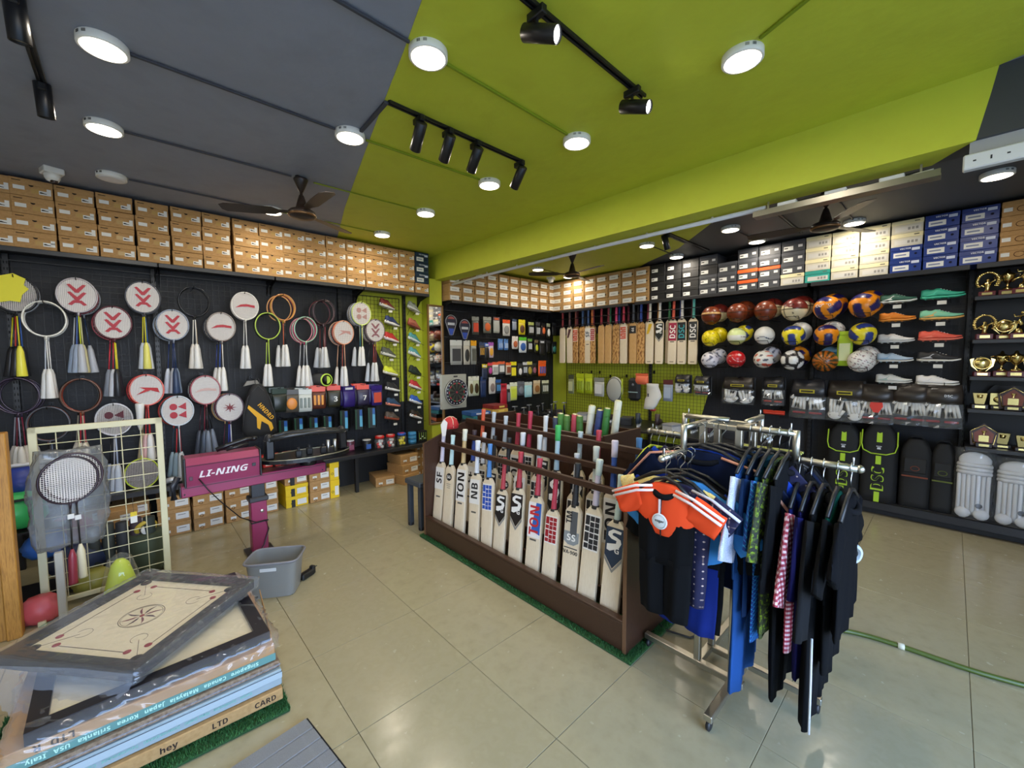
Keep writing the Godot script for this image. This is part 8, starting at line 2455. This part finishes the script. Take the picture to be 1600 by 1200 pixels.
	garment(Vector3(0.525, T0, 0.9), -PI / 2, "black and sky blue long suit behind the star print one", {"shoulder": 0.17, "body": bk, "yoke": K("#3f86c8"), "yoke_end": -0.5, "arm": K("#3f86c8"), "sleeve": 0.2, "hem": -0.78, "torso_end": -0.5, "leg": K("#16266a"), "waist": 0.15, "thick": 0.02, "cat": "suit"})
	garment(Vector3(0.56, T0, 0.84), -PI / 2, "deep blue swim top low behind the orange suit", {"shoulder": 0.18, "body": K("#1a2f86"), "sleeve": 0.18, "hem": -0.74, "waist": 0.17, "thick": 0.02, "cat": "top"})
	garment(Vector3(0.6, T0, 0.88), -PI / 2, "black long sleeved suit deepest on the lower arm", {"shoulder": 0.19, "body": bk, "sleeve": 0.3, "sleeve_drop": 1.2, "hem": -0.8, "torso_end": -0.5, "waist": 0.17, "thick": 0.02, "cat": "suit"})
	garment(Vector3(0.655, T1, 0.9), -PI / 2, "large navy sports jersey with coral shoulder piping", {"shoulder": 0.23, "body": navy, "sleeve": 0.22, "sleeve_drop": 0.85, "sleeve_w": 0.085, "cuff_w": 0.08, "stripe": M("#d89a84", 0.7), "stripe_n": 1, "hem": -0.7, "waist": 0.23, "thick": 0.018, "cat": "jersey"})
	garment(Vector3(0.70, T1, 0.92), -PI / 2, "large royal blue jersey behind the coral piped one", {"shoulder": 0.25, "body": K("#1c3c9a"), "sleeve": 0.24, "sleeve_drop": 0.8, "sleeve_w": 0.08, "hem": -0.72, "waist": 0.24, "thick": 0.026, "cat": "jersey"})
	garment(Vector3(0.745, T1, 0.96), -PI / 2, "navy dotted jersey at the inner end of the upper arm", {"shoulder": 0.26, "body": X("star_print"), "sleeve": 0.24, "sleeve_drop": 0.75, "sleeve_w": 0.08, "hem": -0.7, "waist": 0.24, "thick": 0.024, "cat": "jersey"})
	# arm towards the street: seen from their sleeves
	var bl := K("#27508e")
	var px := 0.762
	garment(Vector3(px, T1, 1.075), 0.05, "blue long suit with white and blue speckled sleeves", {"shoulder": 0.21, "body": bl, "arm": X("speckle"), "sleeve": 0.33, "sleeve_drop": 1.18, "sleeve_w": 0.075, "cuff_w": 0.095, "hem": -1.13, "torso_end": -0.62, "waist": 0.2, "thick": 0.02, "spread": 0.5, "cat": "suit"})
	garment(Vector3(px, T1, 1.115), 0.03, "plain navy polo next to the speckled sleeves", {"shoulder": 0.2, "body": K("#182e52"), "sleeve": 0.22, "sleeve_drop": 1.2, "hem": -0.76, "waist": 0.19, "cat": "top"})
	garment(Vector3(px, T1, 1.15), 0.02, "bright blue line pattern swim top with teal cuffs", {"shoulder": 0.2, "body": X("blue_lines"), "arm": X("blue_lines"), "sleeve": 0.27, "sleeve_drop": 1.22, "hem": -0.86, "waist": 0.18, "yoke": K("#1c4a62"), "yoke_end": -0.28, "cat": "top"})
	garment(Vector3(px, T1, 1.185), 0.0, "black camouflage top with lime green patches", {"shoulder": 0.21, "body": X("camo"), "arm": X("camo"), "sleeve": 0.3, "sleeve_drop": 1.2, "sleeve_w": 0.08, "cuff_w": 0.085, "hem": -0.82, "waist": 0.19, "cat": "top"})
	garment(Vector3(px, T1, 1.22), 0.0, "black full length suit at the end of the upper arm", {"shoulder": 0.2, "body": bk, "sleeve": 0.4, "sleeve_drop": 1.3, "hem": -1.1, "torso_end": -0.6, "waist": 0.17, "cat": "suit"})
	var gi := X("gingham")
	garment(Vector3(px, T0, 1.26), 0.04, "navy frock suit with red gingham sleeves and cuffs", {"shoulder": 0.17, "body": K("#18205e"), "arm": gi, "sleeve": 0.34, "sleeve_drop": 1.15, "sleeve_w": 0.05, "cuff_w": 0.075, "hem": -0.75, "torso_end": -0.5, "leg": gi, "waist": 0.17, "spread": 0.5, "thick": 0.018, "cat": "kids suit"})
	garment(Vector3(px, T0, 1.3), 0.02, "purple navy suit next to the gingham sleeves", {"shoulder": 0.18, "body": K("#1c1c4c"), "sleeve": 0.3, "sleeve_drop": 1.25, "hem": -0.86, "torso_end": -0.5, "waist": 0.16, "cat": "suit"})
	var lg := garment(Vector3(px, T0, 1.34), 0.0, "long black suit with a thin white leg piping, almost touching the floor", {"shoulder": 0.19, "body": bk, "arm": K("#1b1c1e"), "sleeve": 0.42, "sleeve_drop": 1.28, "sleeve_w": 0.07, "cuff_w": 0.08, "hem": -1.0, "torso_end": -0.52, "waist": 0.19, "spread": 0.62, "thick": 0.02, "cat": "suit"})
	P(lg, "leg_piping", shape("legpipe", func(b):
		b.smooth()
		b.tube([Vector3(-0.2, -0.62, 0.02), Vector3(-0.195, -0.82, 0.022), Vector3(-0.2, -0.995, 0.024)], 0.004, 5)), M("#cfd2d6", 0.7))
	var gr := garment(Vector3(px, T0, 1.385), 0.0, "black suit with a dark green chest and a ring shaped paper tag", {"shoulder": 0.18, "body": bk, "yoke": K("#0f4a3e"), "yoke_end": -0.42, "arm": bk, "sleeve": 0.26, "sleeve_drop": 1.0, "hem": -0.78, "torso_end": -0.5, "waist": 0.17, "thick": 0.018, "cat": "suit"})
	P(gr, "ring_tag", shape("ringtag", func(b): b.hoop(Vector3.ZERO, 0.032, 0.032, 0.009, 24, 6)), M("#b4bec4", 0.5), Vector3(0.07, -0.36, 0.05), Vector3(0, -0.6, 0))
	P(gr, "tag_disc", cyl(0.018, 0.004, 16), M("#17181a", 0.6), Vector3(0.07, -0.36, 0.05), Vector3(PI / 2, -0.6, 0))
	P(gr, "tag_cord", bx(Vector3(0.003, 0.12, 0.003)), M("#cfd2d6", 0.6), Vector3(0.072, -0.27, 0.048))
	garment(Vector3(px, T0, 1.425), 0.0, "black short sleeved jacket last on the lower arm", {"shoulder": 0.2, "body": K("#0e0f12"), "sleeve": 0.2, "sleeve_drop": 0.9, "hem": -0.6, "waist": 0.2, "thick": 0.018, "cat": "jacket"})
	# the other two arms
	for i in 4:
		garment(Vector3(0.945, T0, 0.5 + 0.045 * i), 0.0, "dark top on the arm towards the racket wall, %s from its end" % ORD[i], {"shoulder": 0.19, "body": [navy, K("#1c3c8a"), bk, K("#22263a")][i], "sleeve": 0.22, "hem": -0.6, "hanger": "#b4c42a" if i < 2 else "#18191b", "cat": "top"})
	for i in 4:
		garment(Vector3(1.2 + 0.045 * i, T0, 1.0), -PI / 2, "dark top on the arm towards the kit bags, %s from the middle" % ORD[i], {"shoulder": 0.19, "body": [bk, navy, K("#232428"), bk][i], "sleeve": 0.22, "hem": -0.62, "cat": "top"})
	for i in 5:
		var e := T("empty_hanger", "empty steel wire hanger hook on the far arm, %s from its end" % ORD[i], "hanger", Vector3(1.34 - 0.0, T0, 0.0), 0, "empty hangers")
		e.position = Vector3(1.38 - i * 0.018, T0, 1.0)
		e.rotation.y = PI / 2
		P(e, "hook", shape("hanger0.20", func(b):
			b.smooth()
			b.tube([Vector3(-0.02, -0.012, 0), Vector3(-0.0185, 0.01, 0), Vector3(0.0, 0.0195, 0), Vector3(0.0185, 0.01, 0), Vector3(0.0175, -0.016, 0), Vector3(0.0, -0.04, 0), Vector3(0.0, -0.085, 0)], 0.0022, 6)), X("steel"))
		P(e, "bar", bx(Vector3(0.3, 0.012, 0.012), 0.003), M("#c2c64a" if i % 2 else "#2a2b2e", 0.5), Vector3(0, -0.09, 0))

# ------------------------------------------------------------------ on the floor
func build_floor_things():
	var hose := P(self, numbered("garden_hose"), shape("hose", func(b):
		b.smooth()
		var c := Curve3D.new()
		for p in [Vector3(1.15, 0.014, 1.1), Vector3(1.38, 0.014, 1.2), Vector3(1.55, 0.014, 1.22), Vector3(1.68, 0.014, 1.27), Vector3(1.75, 0.014, 1.38), Vector3(1.785, 0.014, 1.56), Vector3(1.8, 0.014, 1.77), Vector3(1.84, 0.014, 1.95), Vector3(1.95, 0.014, 2.3)]:
			var i := c.point_count
			c.add_point(p)
		for i in range(1, c.point_count - 1):
			var tg := (c.get_point_position(i + 1) - c.get_point_position(i - 1)) * 0.18
			c.set_point_in(i, -tg)
			c.set_point_out(i, tg)
		var pts := []
		for q in c.tessellate(4, 3):
			pts.append(q)
		b.tube(pts, 0.0125, 10)), M("#46561c", 0.4))
	meta(hose, "olive green garden hose lying across the tiles", "hose")
	P(hose, "joint_clip", shape("hoseclip", func(b):
		b.smooth()
		b.tube([Vector3(1.781, 0.015, 1.535), Vector3(1.785, 0.015, 1.562)], 0.0165, 10)), M("#c9c6b0", 0.4))
	var cord := P(self, numbered("black_cable"), shape("cord", func(b):
		b.smooth()
		var pts := []
		for p in [Vector3(1.0, 0.05, 0.4), Vector3(0.98, 0.01, 0.6), Vector3(1.02, 0.007, 0.72), Vector3(1.12, 0.007, 0.76), Vector3(1.25, 0.007, 0.72), Vector3(1.4, 0.007, 0.66), Vector3(1.65, 0.007, 0.64), Vector3(2.1, 0.007, 0.7)]:
			pts.append(p)
		b.tube(pts, 0.006, 8)), M("#17181a", 0.5))
	meta(cord, "black cable curling on the floor behind the garment rack", "cable")
	# grey door mat
	var rug := T("door_mat", "grey ribbed pile door mat in front of the carrom boxes", "mat", Vector3(-0.74, 0, -0.225), 0.12)
	P(rug, "backing", bx(Vector3(0.9, 0.006, 0.6), 0.002), K("#26272a"), Vector3(-0.45, 0.004, 0.3))
	for i in 8:
		P(rug, "pile_rib", bx(Vector3(0.88, 0.014, 0.0722), 0.004), X("rug"), Vector3(-0.45, 0.012, 0.045 + i * 0.073))
	# translucent storage bin
	var bin := T("storage_bin", "grey translucent plastic bin beside the machine's post", "bin", Vector3(-0.575, 0, -1.46), -0.55)
	var wall := func(b, s: float, y0: float, y1: float, w0: float, w1: float):
		b.smooth()
		var rings := []
		for q in [[y0, w0], [y1, w1]]:
			var ring := PackedVector3Array()
			for j in 28:
				var a := -TAU * j / 28
				ring.append(Vector3(sign(cos(a)) * pow(absf(cos(a)), 0.35) * 0.16 * q[1] * s, q[0], sign(sin(a)) * pow(absf(sin(a)), 0.35) * 0.115 * q[1] * s))
			rings.append(ring)
		b.loft(rings, false)
	var hz := X("haze_bin")
	P(bin, "outer_wall", shape("binw", func(b): wall.call(b, 1.0, 0.004, 0.25, 0.84, 1.0)), hz)
	P(bin, "inner_wall", shape("bini", func(b): wall.call(b, 0.975, 0.008, 0.25, 0.84, 1.0)), hz)
	P(bin, "floor", bx(Vector3(0.25, 0.006, 0.17), 0.002), M("#57554e", 0.5), Vector3(0, 0.006, 0))
	P(bin, "rim", shape("binr", func(b):
		b.smooth()
		var pts := []
		for j in 29:
			var a := -TAU * j / 28
			pts.append(Vector3(sign(cos(a)) * pow(absf(cos(a)), 0.35) * 0.168, 0.25, sign(sin(a)) * pow(absf(sin(a)), 0.35) * 0.123))
		b.tube(pts, 0.008, 6, false)), M("#76767a", 0.35))
	P(bin, "handle_label", bx(Vector3(0.1, 0.022, 0.006), 0.002), M("#c6c6c2", 0.3), Vector3(-0.01, 0.205, 0.113))
	P(bin, "yellow_cloth", shape("bincloth", func(b):
		b.smooth()
		b.ball(Vector3.ZERO, Vector3(0.09, 0.025, 0.06), 12, 6)), K("#a58a2a"), Vector3(0.01, 0.035, 0.02))
	P(bin, "grey_cloth", shape("bincloth2", func(b):
		b.smooth()
		b.ball(Vector3.ZERO, Vector3(0.11, 0.05, 0.07), 12, 6)), K("#4a4a48"), Vector3(-0.01, 0.09, -0.01))
	var ad := T("power_adapter", "black power adapter lying beside the plastic bin", "adapter", Vector3(-0.37, 0, -1.5), 0.5)
	P(ad, "body", bx(Vector3(0.11, 0.045, 0.05), 0.008), M("#141516", 0.4), Vector3(0, 0.023, 0))
	P(ad, "plug", bx(Vector3(0.03, 0.06, 0.04), 0.006), M("#141516", 0.4), Vector3(0.055, 0.032, 0))
	P(ad, "pin", cyl(0.004, 0.03, 6), M("#2a2b2c", 0.4), Vector3(0.068, 0.04, 0), Vector3(0, 0, -PI / 2))
